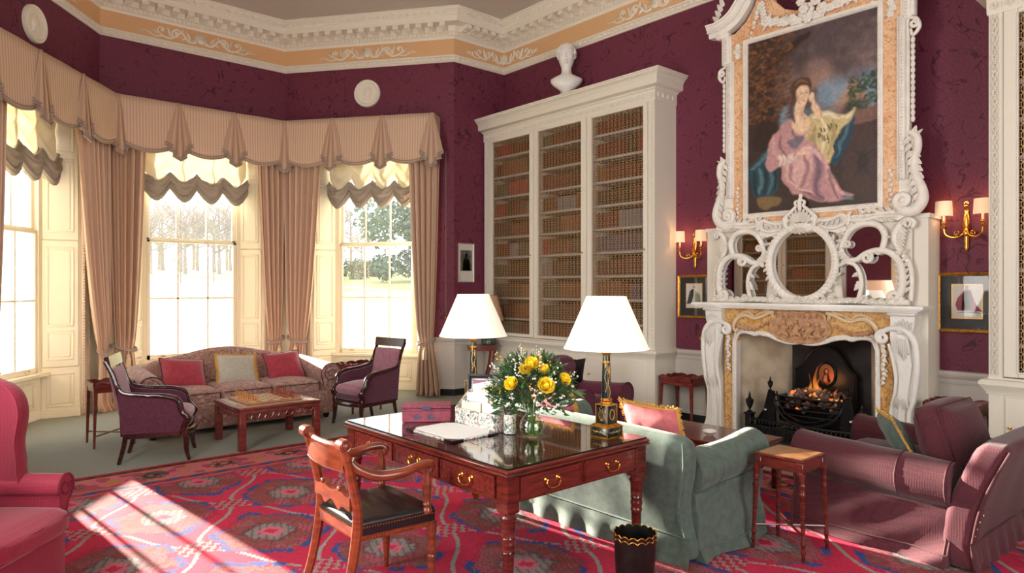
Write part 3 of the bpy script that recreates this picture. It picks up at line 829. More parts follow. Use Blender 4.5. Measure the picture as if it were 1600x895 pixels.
def bookcase(root, T, doors, x_end, zt=4.24, fill=None):
    """carcass, cornice, cupboard, doors with wire grilles; doors = [(opening x0, x1)]"""
    W = x_end; D = .44
    c = MB()
    c.box(0, .0, 0, .1, D, 4.0, T); c.box(W - .1, 0, 0, W, D, 4.0, T); c.box(.1, D - .02, 0, W - .1, D, 4.0, T)
    c.box(.1, .001, .0, W - .1, D - .02, .9, T); c.box(.1, .001, 3.9, W - .1, D - .02, 4.0, T)
    for a, b in zip(doors[:-1], doors[1:]): c.box(a[1] + .03, .03, .9, b[0] - .03, D, 3.95, T)
    ob('carcass', c, WHITE, root)
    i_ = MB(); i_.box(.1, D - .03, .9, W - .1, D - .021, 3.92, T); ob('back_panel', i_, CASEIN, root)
    s_ = MB()
    for (a, b) in doors:
        for z in SHZ: s_.bbox(a - .04, .035, z - .02, b + .04, D - .03, z + .012, .004, T)
    ob('shelf', s_, SHELFEDGE, root)
    k = MB()
    path = [(0, D), (0, 0), (W, 0), (W, D)]
    k.sweep([(0, 3.90), (.008, 3.90), (.012, 3.915), (.012, 4.03), (.03, 4.04), (.036, 4.055), (.10, 4.07), (.105, 4.085), (.105, 4.14), (.115, 4.15), (.12, 4.165), (.14, 4.19), (.165, 4.205), (.165, 4.22), (.18, 4.225), (.18, zt), (0, zt)], path, inward=-1, T=T)
    k.box(.005, .005, zt - .03, W - .005, D, zt - .004, T)
    n = int(W / .1)
    for q in range(n):
        x = (q + .5) * W / n
        k.tube([(x - .03, -.014, 3.99), (x - .024, -.018, 3.955), (x, -.02, 3.94), (x + .024, -.018, 3.955), (x + .03, -.014, 3.99)], .007, 5, T=T); k.ball((x, -.016, 3.98), (.016, .012, .022), 6, 4, T)
        k.ball((x + .05, -.015, 3.965), (.006, .008, .03), 5, 4, T)
        k.ball((x, -.165, 4.2), (.03, .012, .012), 6, 4, T); k.ball((x + .05, -.165, 4.2), (.012, .012, .012), 6, 4, T)
    for q in range(4):
        y = .05 + q * .1
        for xx, sg in ((0, -1), (W, 1)):
            k.ball((xx + sg * .014, y, 3.975), (.012, .02, .03), 6, 4, T); k.ball((xx + sg * .165, y, 4.2), (.012, .03, .012), 6, 4, T)
    ob('cornice', k, WHITE, root, angle=25)
    r = MB()
    r.sweep([(0, .76), (.012, .76), (.016, .78), (.03, .80), (.045, .82), (.06, .84), (.06, .865), (.045, .88), (.01, .885), (.0, .9)], path, inward=-1, T=T)
    r.sweep([(0, .1), (.02, .1), (.012, .14), (0, .15)], path, inward=-1, T=T)
    ob('waist_moulding', r, WHITE, root, angle=25)
    b = MB(); b.sweep([(0, 0), (.022, 0), (.022, .09), (.016, .1), (0, .1)], path, inward=-1, T=T); ob('plinth', b, SKIRT, root)
    for xx in (.035, W - .035):
        e = MB()
        for q in range(66):
            z = .95 + q * .045; e.ball((xx, -.004, z), (.013, .012, .02), 6, 4, T)
        e.tube([(xx + .03, -.003, .92), (xx + .03, -.003, 3.9)], .006, 5, T=T); e.tube([(xx - .025, -.003, .92), (xx - .025, -.003, 3.9)], .006, 5, T=T)
        ob('beaded_edge', e, WHITE, root)
    lm = None
    xs = [.1] + [(a[1] + q[0]) / 2 for a, q in zip(doors[:-1], doors[1:])] + [W - .1]
    for i, (a, q) in enumerate(doors):
        d = MB(); x0, x1 = xs[i] + .005, xs[i + 1] - .005
        for (p0, p1, z0, z1) in ((x0, a, .91, 3.9), (q, x1, .91, 3.9), (a, q, .91, .95), (a, q, 3.865, 3.9)): d.bbox(p0, -.018, z0, p1, .022, z1, .005, T)
        for (p0, p1, z0, z1) in ((a - .012, a + .004, .945, 3.87), (q - .004, q + .012, .945, 3.87), (a, q, .94, .956), (a, q, 3.86, 3.875)): d.bbox(p0, -.024, z0, p1, .01, z1, .004, T)
        do = ob('door', d, WHITE, root)
        if lm is None: lm = lattice_mesh(q - a, 3.865 - .95)
        g = ob('wire_grille', lm, None, do); g.matrix_local = T @ Matrix.Translation((a, .004, .95))
        kb = MB(); kb.lathe([(.006, 0), (.006, .012), (.012, .018), (.01, .028), (0, .03)], 8, T=T @ Matrix.Translation((q + .025, -.018, 2.1)) @ Matrix.Rotation(R(90), 4, 'X')); ob('knob', kb, BRASS, do)
        cd = MB(); cd.bbox(x0 + .01, -.012, .16, x1 - .01, .01, .745, .004, T)
        co = ob('cupboard_door', cd, WHITE, root)
        kb = MB(); kb.lathe([(.007, 0), (.007, .014), (.014, .02), (.012, .03), (0, .033)], 8, T=T @ Matrix.Translation((x0 + .05, -.012, .5)) @ Matrix.Rotation(R(90), 4, 'X')); ob('knob', kb, BRASS, co)
    return root
def runs(r_, w, tall):
    """a row of books: (x, width, height, colour)"""
    x = .01; out = []; col = None; left = 0; hgt = 0
    while x < w - .03:
        if left <= 0:
            col = r_.choices(['brown', 'dark red', 'tan', 'dark brown', 'crimson', 'dark green', 'navy', 'grey blue', 'russet'], [4, 4, 1.4, 4.5, 1.6, 2.2, 2.2, 1.8, 3])[0]
            left = r_.randint(3, 11); hgt = tall * r_.uniform(.68, .86); wd = r_.uniform(.038, .056)
        ww = wd * r_.uniform(.93, 1.05)
        if x + ww > w: break
        out.append((x, ww, hgt * r_.uniform(.98, 1.01), col)); x += ww + .0015; left -= 1
    return out
def place_book(T, x, wd, z, h, col, label, group):
    o = bpy.data.objects.new('book', BOOKM[col]); COL.objects.link(o)
    o.matrix_world = T @ Matrix.Translation((x + wd / 2, .085 + random.uniform(0, .012), z)) @ Matrix.Diagonal((wd, .2, h, 1))
    return tag(o, label, 'book', group)
def stuff_books(T, rows, label, group):
    m = MB(); order = list(LEATHER)
    for (x, wd, z, h, col) in rows:
        m.cur = order.index(col)
        sp = [(x + wd * (.5 - .5 * cos(pi * k / 4)), .085 - .012 * sin(pi * k / 4)) for k in range(5)]
        m.prism(sp + [(x + wd, .27), (x, .27)], z, z + h, 'z', T)
        m.cur = len(order)
        for f in (.1, .3, .52, .72, .86): m.prism([(a, b - .002) for a, b in sp] + [(x + wd, .095), (x, .095)], z + h * f, z + h * (f + .011), 'z', T)
    o = ob('books', m, [LEATHER[k] for k in order] + [GILT]); o['kind'] = 'stuff'
    return tag(o, label, 'books', group)
SHELF_BASE = [3.637 - .307 * k for k in range(9)] + [.95]     # standing height of each row, top to bottom
def row_h(k): return (3.865 - 3.637) if k == 0 else ((.226 if k == 9 else .275))
TBK = Matrix(((0, 1, 0, 6.72), (-1, 0, 0, 8.33), (0, 0, 1, 0), (0, 0, 0, 1)))
DOORS3 = [(.205, 1.062), (1.223, 2.08), (2.255, 3.112)]
bc = thing('bookcase', 'tall white three-door bookcase with gilt wire grilles, bust on top', 'bookcase')
bookcase(bc, TBK, DOORS3, 3.27)
r_ = random.Random(21); mass = []; left_mid = 108
DN = ['left', 'middle', 'right']
for k in range(10):
    for di in (2, 1, 0):
        a, b = DOORS3[di]
        rr = runs(r_, b - a, row_h(k))
        for q, (x, wd, h, col) in enumerate(rr):
            if di == 2 or (di == 1 and left_mid > 0 and k in (2, 3, 4, 5, 6, 7)):
                if di == 1: left_mid -= 1
                place_book(TBK, a + x, wd, SHELF_BASE[k], h, col, '%s leather book, %s from left on %s shelf behind %s bookcase door' % (col, NUM[q + 1], NUM[k + 1], DN[di]), 'leather books in the bookcase')
            else: mass.append((a + x, wd, SHELF_BASE[k], h, col))
stuff_books(TBK, mass, 'rows of old leather books filling the left half of the tall bookcase', 'leather books in the bookcase')
# right-hand bookcase, only its edge in view
TBR = Matrix(((0, 1, 0, 6.72), (-1, 0, 0, 1.66), (0, 0, 1, 0), (0, 0, 0, 1)))
b2 = thing('bookcase', 'white bookcase cut by the right edge, carved pilaster strip facing', 'bookcase')
bookcase(b2, TBR, DOORS3, 3.27)
mass = []
for k in range(10):
    for di in range(3):
        a, b = DOORS3[di]
        for q, (x, wd, h, col) in enumerate(runs(r_, b - a, row_h(k))):
            if di == 0 and q < 2: place_book(TBR, a + x, wd, SHELF_BASE[k], h, col, '%s leather book, %s from left on %s shelf of the right-edge bookcase' % (col, NUM[q + 1], NUM[k + 1]), 'leather books at the right edge')
            else: mass.append((a + x, wd, SHELF_BASE[k], h, col))
stuff_books(TBR, mass, 'rows of leather books further along the right-edge bookcase', 'leather books at the right edge')
e = MB()
for q in range(40):   # guilloche carving on the near pilaster strip
    z = .95 + q * .074
    e.tube([(.05 + .018 * cos(2 * pi * t / 10), -.02, z + .024 * sin(2 * pi * t / 10)) for t in range(10)], .005, 5, closed=True, T=TBR)
    e.ball((.05, -.02, z + .037), (.012, .006, .01), 6, 4, TBR)
ob('carved_strip', e, WHITE, b2)
# bookcase on the wall opposite the fireplace (seen in the looking-glass)
TBL = Matrix(((0, -1, 0, -.36), (1, 0, 0, 6.02), (0, 0, 1, 0), (0, 0, 0, 1)))
b3 = thing('bookcase', 'white bookcase of red books reflected in the overmantel mirror', 'bookcase')
bookcase(b3, TBL, DOORS3[:2], 2.27)
mass = []
for k in range(10):
    for (a, b) in DOORS3[:2]: mass += [(a + x, wd, SHELF_BASE[k], h, col) for x, wd, h, col in runs(r_, b - a, row_h(k))]
stuff_books(TBL, mass, 'rows of leather books reflected in the oval mirror', 'reflected books')

# ---- marble bust on the bookcase
def bust():
    t = thing('marble_bust', 'white marble bust of a man standing on top of the bookcase', 'bust', (6.9, 6.72, 4.235), R(-48))
    b = MB(); b.lathe([(.0, 0), (.1, 0), (.1, .03), (.075, .045), (.06, .08), (.055, .1), (.075, .125), (.09, .14), (0, .14)], 20)
    ob('socle', b, WMARBLE, t)
    m = MB()
    prof = [(.14, .05, .08), (.19, .12, .105), (.24, .19, .14), (.29, .225, .15), (.33, .22, .135), (.365, .15, .11), (.39, .085, .085), (.42, .07, .074), (.46, .068, .07), (.495, .072, .078), (.525, .085, .1), (.56, .1, .118), (.60, .11, .13), (.65, .116, .136), (.70, .116, .134), (.745, .102, .118), (.785, .074, .09), (.805, .03, .04)]
    def fn(u, v):
        i = v * (len(prof) - 1); k = min(int(i), len(prof) - 2); t_ = i - k
        z, a, bb = [prof[k][q] + (prof[k + 1][q] - prof[k][q]) * t_ for q in range(3)]
        an = 2 * pi * u; x, y = a * cos(an), bb * sin(an)
        y += -.012 * max(0, min(1, (z - .5) / .1))
        if z < .4: y *= (.75 if y > 0 else 1.0); z -= .05 * max(0, -sin(an)) * (.4 - z) * 4
        return (x, y, z)
    m.grid(fn, 28, 48, closed_u=True)
    m.ball((0, -.134, .63), (.017, .03, .036), 8, 6); m.ball((0, -.146, .61), (.022, .022, .015), 8, 6)      # nose
    for s_ in (-1, 1):
        m.ball((s_ * .045, -.118, .655), (.022, .014, .012), 8, 5); m.ball((s_ * .045, -.126, .674), (.032, .016, .009), 8, 5)
        m.ball((s_ * .117, -.0, .635), (.012, .028, .036), 8, 6); m.ball((s_ * .06, -.1, .6), (.03, .026, .03), 8, 6)
    m.ball((0, -.13, .578), (.032, .018, .009), 8, 5); m.ball((0, -.126, .565), (.027, .018, .009), 8, 5); m.ball((0, -.112, .538), (.032, .026, .02), 8, 5)
    ob('head_and_shoulders', m, WMARBLE, t, angle=80)
    h = MB(); q_ = random.Random(4)
    for k in range(190):
        a = q_.uniform(0, 2 * pi); e_ = q_.uniform(-.3, 1.5)
        x, y, z = cos(a) * cos(e_) * .124, sin(a) * cos(e_) * .145 - .005, .675 + sin(e_) * .135
        if y < -.06 and z < .745: continue
        if y < .0 and z < .66: continue
        h.ball((x, y, z), (.024, .024, .017), 6, 4)
    ob('curly_hair', h, WMARBLE, t)
bust()

# ------------------------------------------------------------ chimney breast and chimneypiece
CX, YM = 1.1, 4.37
TCH = Matrix(((0, 1, 0, 6.75), (-1, 0, 0, YM), (0, 0, 1, 0), (0, 0, 0, 1)))      # x to the right in the picture, y into the wall
TC = TCH @ Matrix.Translation((CX, 0, 0))
FIREIN = M('firebox_render', S(196, 186, 164), .85, col2=S(172, 160, 138), nscale=6)
m = MB()
m.box(-1.15, .1, 0, -.735, .41, 2.31, TC); m.box(.735, .1, 0, 1.12, .41, 2.31, TC); m.box(-.735, .1, 1.22, .735, .41, 2.31, TC)
m.box(-1.165, .085, 2.27, 1.135, .41, 2.31, TC)
ob('wall_chimney_breast', m, WHITE, kind='structure')
m = MB()    # splayed firebox
m.add([(-.735, .1, 0), (-.735, .1, 1.25), (-.42, .66, 1.25), (-.42, .66, 0)], [(0, 1, 2, 3)], TC); m.add([(.735, .1, 0), (.735, .1, 1.25), (.42, .66, 1.25), (.42, .66, 0)], [(3, 2, 1, 0)], TC)
m.add([(-.42, .66, 0), (.42, .66, 0), (.42, .66, 1.25), (-.42, .66, 1.25)], [(0, 1, 2, 3)], TC); m.add([(-.735, .1, 1.22), (.735, .1, 1.22), (.42, .66, 1.25), (-.42, .66, 1.25)], [(0, 1, 2, 3)], TC)
SOOT = M('sooty_brick', S(40, 36, 36), .9, col2=S(64, 58, 56), nscale=5)
m.mi[2] = 1; m.mi[3] = 1; ob('wall_firebox', m, [FIREIN, SOOT], kind='structure')
m = MB(); m.box(-1.15, -.35, 0.0, 1.15, .66, .012, TC); ob('trim_hearth', m, WMARBLE, kind='structure')

def mirrored(half):
    m = MB(); m.merge(half); m.merge(half, Matrix.Diagonal((-1, 1, 1, 1))); return m
cp_ = thing('chimneypiece', 'carved white and ochre marble chimneypiece around the open fire', 'chimneypiece')
# siena slab with shaped opening
hz = [(.0, 1.085), (.08, 1.075), (.16, 1.08), (.24, 1.1), (.34, 1.135), (.44, 1.15), (.5, 1.138), (.56, 1.155), (.64, 1.16), (.69, 1.14), (.72, 1.08), (.73, 1.0)]
hc = [(p.x, p.z) for p in s2(hz + [(.73, .5), (.73, 0)], 0, 3)]
full = [(-x, z) for x, z in hc[::-1]] + hc[1:]
def half_slab(sg):
    h = MB()
    poly = [(0, 1.43)] + [(sg * x, z) for x, z in hc] + [(sg * .86, 0), (sg * .86, 1.43)]
    h.prism(poly, -.01, .1, 'y', TC); return h
m = half_slab(1); m.merge(half_slab(-1)); ob('ochre_slab', m, SIENA, cp_)
m = MB()
edge = [Vector((x, -.014, z)) for x, z in full]
m.tube(edge, .018, 8, T=TC)
ed2 = [Vector((x * 1.0 + (.022 if x > 0 else -.022) * (abs(x) > .6), -.018, z + (.024 if abs(x) < .71 else 0))) for x, z in full]
m.tube(ed2, .008, 6, T=TC)
acc = 0; last = edge[0]
for p in edge[1:]:
    seg = (p - last).length; k = max(1, int(seg / .026))
    for i in range(k):
        q = last.lerp(p, i / k); m.ball((q.x, -.035, q.z), (.0085, .0085, .0085), 6, 4, TC)
    last = p
m.box(-.735, -.005, 0, -.728, .1, 1.1, TC); m.box(.728, -.005, 0, .735, .1, 1.1, TC)
ob('pearl_moulding', m, WMARBLE, cp_)
# mantel shelf, serpentine front
def shelf_poly(o):
    pts = [(-1.16 - o, .1)]
    for k in range(41):
        x = -1.16 + 2.32 * k / 40
        y = -.15 - .035 * (1 if abs(x) > .86 else 0) - .04 * max(0, cos(x / .62 * pi / 2)) ** 2 * (abs(x) < .62)
        pts.append((x * (1 + o / 1.16), y - o))
    return pts + [(1.16 + o, .1)]
m = MB()
for z0, z1, o in ((1.415, 1.43, -.05), (1.43, 1.442, -.02), (1.442, 1.45, 0.0), (1.45, 1.468, .012), (1.468, 1.475, .004)): m.prism(shelf_poly(o), z0, z1, 'z', TC)
ob('mantel_shelf', m, WMARBLE, cp_)
# consoles
def console():
    h = MB()
    sil = [(.855, .0), (1.07, 0), (1.07, .1), (1.04, .16), (1.025, .3), (1.02, .5), (1.05, .62), (1.075, .8), (1.085, 1.0), (1.07, 1.15), (1.045, 1.24), (1.06, 1.30), (1.07, 1.42), (.86, 1.42), (.865, 1.32), (.86, 1.2), (.88, 1.05), (.91, .9), (.915, .76), (.88, .64), (.875, .5), (.87, .25)]
    h.prism(sil, -.07, .12, 'y')
    inner = [(.9, .04), (1.03, .04), (1.0, .3), (.99, .5), (1.02, .7), (1.05, .95), (1.02, 1.15), (.93, 1.2), (.93, 1.05), (.95, .85), (.93, .6), (.9, .3)]
    h.prism(inner, -.1, -.06, 'y')
    o = -.075
    h.tube(s2([(1.06, .1), (1.03, .2), (1.02, .5), (1.055, .64), (1.08, .85), (1.085, 1.02), (1.06, 1.17), (.98, 1.26), (.88, 1.27), (.80, 1.24)], o), [.022, .02, .02, .024, .028, .03, .032, .03, .026, .024], 8)
    h.tube(spiral((.80, 1.185), .055, 1.6, R(90), 1, 14, .15, y=o - .01), [.026, .024, .02, .016, .014], 8)
    h.tube(s2([(.875, .12), (.872, .5), (.905, .68), (.915, .82), (.885, 1.0), (.85, 1.13)], o), [.014, .016, .018, .018, .016, .012], 7)
    h.tube(spiral((.925, .07), .05, 1.3, R(180), -1, 12, .15, y=o - .012), [.024, .02, .016, .012], 7)
    h.tube(s2([(.96, .1), (.95, .4), (.965, .6)], -.105), .018, 7)
    for k in (-2, -1, 0, 1, 2):
        leafblade(h, (.965 + k * .012, .66), (.965 + k * .03, .52 + .02 * abs(k)), .018, y=-.1, lift=.03)
        leafblade(h, (.975 + k * .014, 1.22), (.975 + k * .035, 1.36 - .015 * abs(k)), .02, y=-.075, lift=.03)
        leafblade(h, (.98 + k * .012, 1.18), (.99 + k * .02, .98 + .03 * abs(k)), .022, y=-.105, lift=.03)
    rosette(h, (.97, .66), .03, y=-.115)
    h.bbox(.845, -.11, 1.385, 1.08, .1, 1.42, .01)
    h.bbox(.85, -.1, 0, 1.08, .1, .04, .008)
    return h
for sg in (1, -1):
    m = MB(); m.merge(console(), TC @ Matrix.Diagonal((sg, 1, 1, 1))); ob('console', m, WMARBLE, cp_, angle=50)
def drops():
    h = MB(); q_ = random.Random(3)
    for k in range(9):
        z = 1.1 - k * .042; r = .026 - .001 * k
        rosette(h, (.80 + q_.uniform(-.012, .012), z), r, y=-.045, petals=5)
        leafblade(h, (.80, z), (.80 + q_.choice((-1, 1)) * .035, z - .03), .012, y=-.035)
    return h
h = drops()
for sg in (1, -1):
    m = MB(); m.merge(h, TC @ Matrix.Diagonal((sg, 1, 1, 1))); ob('flower_drop', m, WMARBLE, cp_)
# frieze scrolls and garlands either side of the tablet
def fr():
    h = MB()
    h.tube(s2([(.27, 1.39), (.34, 1.37), (.42, 1.33), (.5, 1.31), (.58, 1.34), (.66, 1.33), (.72, 1.27), (.74, 1.2), (.71, 1.17), (.69, 1.2)], -.03), [.02, .02, .018, .014, .02, .024, .024, .02, .016, .012], 8)
    h.tube(s2([(.32, 1.405), (.42, 1.37), (.5, 1.335), (.55, 1.37), (.62, 1.375), (.7, 1.34)], -.026), [.01, .012, .012, .012, .012, .006], 6)
    leafblade(h, (.5, 1.32), (.42, 1.38), .02, y=-.03); leafblade(h, (.3, 1.38), (.28, 1.30), .02, y=-.03)
    return h
SCR = M('stone_scroll', S(222, 196, 160), .4); frh = fr()
for sg in (1, -1): mm = MB(); mm.merge(frh, TC @ Matrix.Diagonal((sg, 1, 1, 1))); ob('scroll_moulding', mm, SCR, cp_)
def gar():
    h = MB(); q_ = random.Random(9)
    for k in range(8):
        t = k / 7; x = .36 + .32 * t; z = 1.3 - .075 * sin(pi * (.15 + .75 * t)) - .05 * t
        rosette(h, (x, z), .03 - .008 * (1 - t), y=-.035, petals=5); leafblade(h, (x, z), (x + .03, z - .03), .012, y=-.03)
    return h
gah = gar()
for sg in (1, -1): mm = MB(); mm.merge(gah, TC @ Matrix.Diagonal((sg, 1, 1, 1))); ob('garland', mm, PINKSTONE, cp_)
# centre tablet with a carved group of small figures
m = MB()
tab = [(p.x, p.z) for p in catmull([(-.31, 0, 1.22), (-.26, 0, 1.31), (-.24, 0, 1.37), (-.12, 0, 1.405), (0, 0, 1.385), (.12, 0, 1.405), (.24, 0, 1.37), (.26, 0, 1.31), (.31, 0, 1.22), (.26, 0, 1.15), (.16, 0, 1.1), (0, 0, 1.085), (-.16, 0, 1.1), (-.26, 0, 1.15)], 4, True)]
m.prism(tab, -.035, .0, 'y', TC)
m.tube([(x, -.035, z) for x, z in tab], .014, 7, closed=True, T=TC)
q_ = random.Random(2)
for fx in (-.16, -.03, .1, .19):
    zb = 1.16 + q_.uniform(0, .02)
    m.ball((fx, -.06, zb + .11), (.024, .024, .028), 8, 6, TC)
    m.tube([(fx, -.05, zb + .085), (fx + .012, -.06, zb + .05), (fx - .01, -.055, zb)], [.018, .034, .03], 8, T=TC)
    for s_ in (-1, 1):
        m.tube([(fx + s_ * .02, -.06, zb + .07), (fx + s_ * .05, -.065, zb + .05), (fx + s_ * .06, -.06, zb + .08)], [.012, .011, .009], 6, T=TC)
        m.tube([(fx, -.055, zb), (fx + s_ * .04, -.065, zb - .01), (fx + s_ * .05, -.05, zb - .04)], [.02, .016, .01], 6, T=TC)
for k in range(16): m.ball((q_.uniform(-.22, .22), -.04, 1.12 + q_.uniform(0, .03)), (.03, .015, .014), 6, 4, TC)
for k in range(9): leafblade(m, (-.22 + k * .055, 1.33), (-.24 + k * .06, 1.38), .014, TC, y=-.04)
ob('carved_tablet', m, PINKSTONE, cp_)

# ---- overmantel looking-glass
om = thing('overmantel_mirror', 'carved white overmantel mirror with oval centre and scrolled side lobes', 'mirror')
m = MB(); m.box(-1.0, .06, 1.5, 1.0, .075, 2.26, TC); ob('backing', m, WHITE, om)
def ell(cx, cz, rx, rz, n=36): return [(cx + rx * cos(2 * pi * k / n), cz + rz * sin(2 * pi * k / n)) for k in range(n)]
m = MB(); m.prism(ell(0, 1.89, .325, .355), .03, .055, 'y', TC); ob('oval_glass', m, MIRROR, om)
for sg in (1, -1):
    m = MB()
    m.prism(ell(sg * .61, 2.07, .19, .16), .035, .056, 'y', TC); m.prism(ell(sg * .75, 1.74, .2, .22), .035, .056, 'y', TC)
    m.prism([(sg * .4, 1.53), (sg * .72, 1.53), (sg * .62, 1.98), (sg * .42, 2.2), (sg * .26, 2.22), (sg * .3, 2.1), (sg * .36, 1.89)], .04, .057, 'y', TC)
    ob('side_glass', m, MIRROR, om)
m = MB()
ov = [(p[0], 0.0, p[1]) for p in ell(0, 1.89, .345, .375, 48)]
m.tube(ov, .035, 8, closed=True, T=TC); m.tube([(a * .93, -.012, 1.89 + (c - 1.89) * .935) for a, b, c in ov], .011, 6, closed=True, T=TC)
for k in range(56):
    a = 2 * pi * k / 56
    m.tube([((.345 + d * .03) * cos(a + d * .05), -.03 + abs(d) * .012, 1.89 + (.375 + d * .03) * sin(a + d * .05)) for d in (-1, 0, 1)], .011, 5, T=TC)
    if k % 2: leafblade(m, (.37 * cos(a), 1.89 + .4 * sin(a)), (.415 * cos(a + .09), 1.89 + .445 * sin(a + .09)), .018, TC, y=-.005)
ob('oval_frame', m, STONE, om)
def lobes():
    h = MB()
    # upper C scroll
    h.tube(s2([(.44, 1.93), (.40, 2.0), (.425, 2.1), (.49, 2.2), (.6, 2.245), (.73, 2.22), (.79, 2.13), (.775, 2.02), (.74, 1.965), (.70, 1.985)], -.0), [.018, .024, .026, .028, .03, .03, .03, .028, .024, .02], 8)
    h.tube(spiral((.455, 2.06), .035, 1.3, R(200), 1, 12, .2, y=-.012), .014, 6)
    # lower C scroll
    h.tube(s2([(.40, 1.86), (.46, 1.9), (.54, 1.905), (.62, 1.955), (.72, 1.985), (.83, 1.965), (.91, 1.88), (.94, 1.76), (.935, 1.63), (.9, 1.54)], -.002), [.018, .022, .026, .03, .03, .03, .032, .034, .034, .036], 8)
    h.tube(spiral((.64, 1.92), .05, 1.4, R(60), -1, 12, .2, y=-.02), [.02, .018, .014, .012], 7)
    h.tube(spiral((.88, 1.555), .065, 1.6, R(0), -1, 14, .15, y=-.015), [.03, .026, .02, .014], 8)
    # inner stem
    h.tube(s2([(.46, 1.88), (.53, 1.85), (.575, 1.76), (.585, 1.65), (.56, 1.53)], -.004), [.018, .02, .02, .02, .024], 7)
    leafblade(h, (.57, 1.7), (.52, 1.61), .03, y=-.01, bend=.01); leafblade(h, (.56, 1.78), (.5, 1.74), .02, y=-.01)
    # outer acanthus
    for k in range(7):
        t = k / 6; x = .95 - .02 * t; z = 1.6 + .34 * t
        leafblade(h, (x, z), (x - .07, z + .03), .022, y=-.01); leafblade(h, (x, z), (x + .055, z + .05), .02, y=.01)
    h.tube(s2([(1.0, 1.52), (1.01, 1.7), (.99, 1.85), (.9, 1.99), (.86, 2.1), (.9, 2.2), (.97, 2.26), (1.03, 2.23), (1.01, 2.18)], .03), [.02, .022, .024, .026, .03, .03, .026, .022, .016], 7)
    for k in range(6):
        t = k / 5; leafblade(h, (.87 + .02 * t, 2.04 + .16 * t), (.95 + .03 * t, 1.98 + .16 * t), .024, y=.02)
    h.tube(spiral((.975, 2.215), .04, 1.3, R(180), -1, 12, .2, y=.01), .015, 6)
    # bottom rail of leaves and scrolls
    h.tube(s2([(.0, 1.505), (.25, 1.5), (.5, 1.515), (.75, 1.5), (1.0, 1.505)], .0), .03, 7)
    for k in range(12):
        x = .06 + k * .075
        leafblade(h, (x, 1.5), (x + .06, 1.545), .022, y=-.03, lift=.025); h.ball((x + .03, -.035, 1.5), (.02, .016, .014), 7, 5)
    h.tube(spiral((.3, 1.53), .035, 1.2, R(270), 1, 12, .2, y=-.02), .014, 6); h.tube(spiral((.62, 1.535), .035, 1.2, R(270), -1, 12, .2, y=-.02), .014, 6)
    # top rail
    h.prism([(0, 2.2), (.25, 2.2), (.4, 2.16), (.46, 2.2), (.56, 2.25), (.9, 2.25), (.97, 2.29), (.97, 2.33), (0, 2.33)], .0, .06, 'y')
    h.tube(s2([(.12, 2.31), (.28, 2.3), (.4, 2.34), (.46, 2.3), (.4, 2.24), (.3, 2.22), (.2, 2.25)], -.012), [.012, .018, .022, .022, .02, .016, .01], 7)
    h.tube(s2([(.46, 2.29), (.6, 2.28), (.75, 2.3), (.9, 2.29)], -.01), [.016, .02, .018, .012], 7)
    for k in range(6):
        x = .2 + k * .05; leafblade(h, (x, 2.25), (x + .035, 2.3), .016, y=-.015)
        leafblade(h, (.5 + k * .07, 2.28), (.56 + k * .07, 2.32), .018, y=-.01); leafblade(h, (.5 + k * .07, 2.28), (.55 + k * .07, 2.25), .014, y=-.01)
    leafblade(h, (.46, 2.24), (.5, 2.37), .03, y=-.02, bend=.02); leafblade(h, (.46, 2.26), (.39, 2.35), .024, y=-.02)
    # leaves on the upper lobe
    for k in range(9):
        a = R(200 - k * 24); c_, s_ = cos(a), sin(a)
        leafblade(h, (.6 + .19 * c_, 2.08 + .165 * s_), (.6 + .25 * c_, 2.08 + .2 * s_), .018, y=-.01)
    for k in range(5): leafblade(h, (.41 + .02 * k, 2.0 - .02 * k), (.36 + .01 * k, 1.97 - .03 * k), .02, y=-.01)
    return h
L_ = lobes()
for sg in (1, -1):
    m = MB(); m.merge(L_, TC @ Matrix.Diagonal((sg, 1, 1, 1))); ob('scroll_frame', m, STONE, om, angle=60)
m = MB()   # pierced shell crest
for k in range(-4, 5):
    a = k * R(19); leafblade(m, (sin(a) * .05, 2.3), (sin(a) * .14, 2.3 + cos(a) * .15), .024, TC, y=-.03, lift=.03)
for sg in (1, -1):
    m.tube([(sg * x, y, z) for x, y, z in s2([(.03, 2.2), (.1, 2.22), (.15, 2.28), (.14, 2.36), (.08, 2.42), (.04, 2.46), (.05, 2.5), (.02, 2.52)], -.03)], [.016, .018, .02, .02, .018, .016, .014, .01], 7, T=TC)
    m.tube([(sg * (.0 + x), y, z) for x, y, z in spiral((.14, 2.33), .035, 1.2, R(90), -1, 12, .2, y=-.035)], .013, 6, T=TC)
    leafblade(m, (sg * .13, 2.28), (sg * .22, 2.33), .024, TC, y=-.02)
m.tube([(0, -.03, 2.42), (0, -.035, 2.5), (.01, -.03, 2.56)], [.02, .022, .016], 7, T=TC); m.ball((.012, -.03, 2.565), .022, 8, 6, TC)
m.tube([(p[0], -.03, p[1]) for p in ell(0, 2.31, .07, .06, 20)], .015, 6, closed=True, T=TC)
for k in range(5): leafblade(m, (0, 2.24), (R(-60 + 30 * k) * .1, 2.17 + .01 * abs(k - 2)), .02, TC, y=-.035, lift=.03)
ob('shell_crest', m, STONE, om)
m = MB()
for k in range(5): leafblade(m, (0, 1.5), ((k - 2) * .03, 1.56 - .01 * abs(k - 2)), .02, TC, y=-.03, lift=.03)
ob('bottom_shell', m, STONE, om)

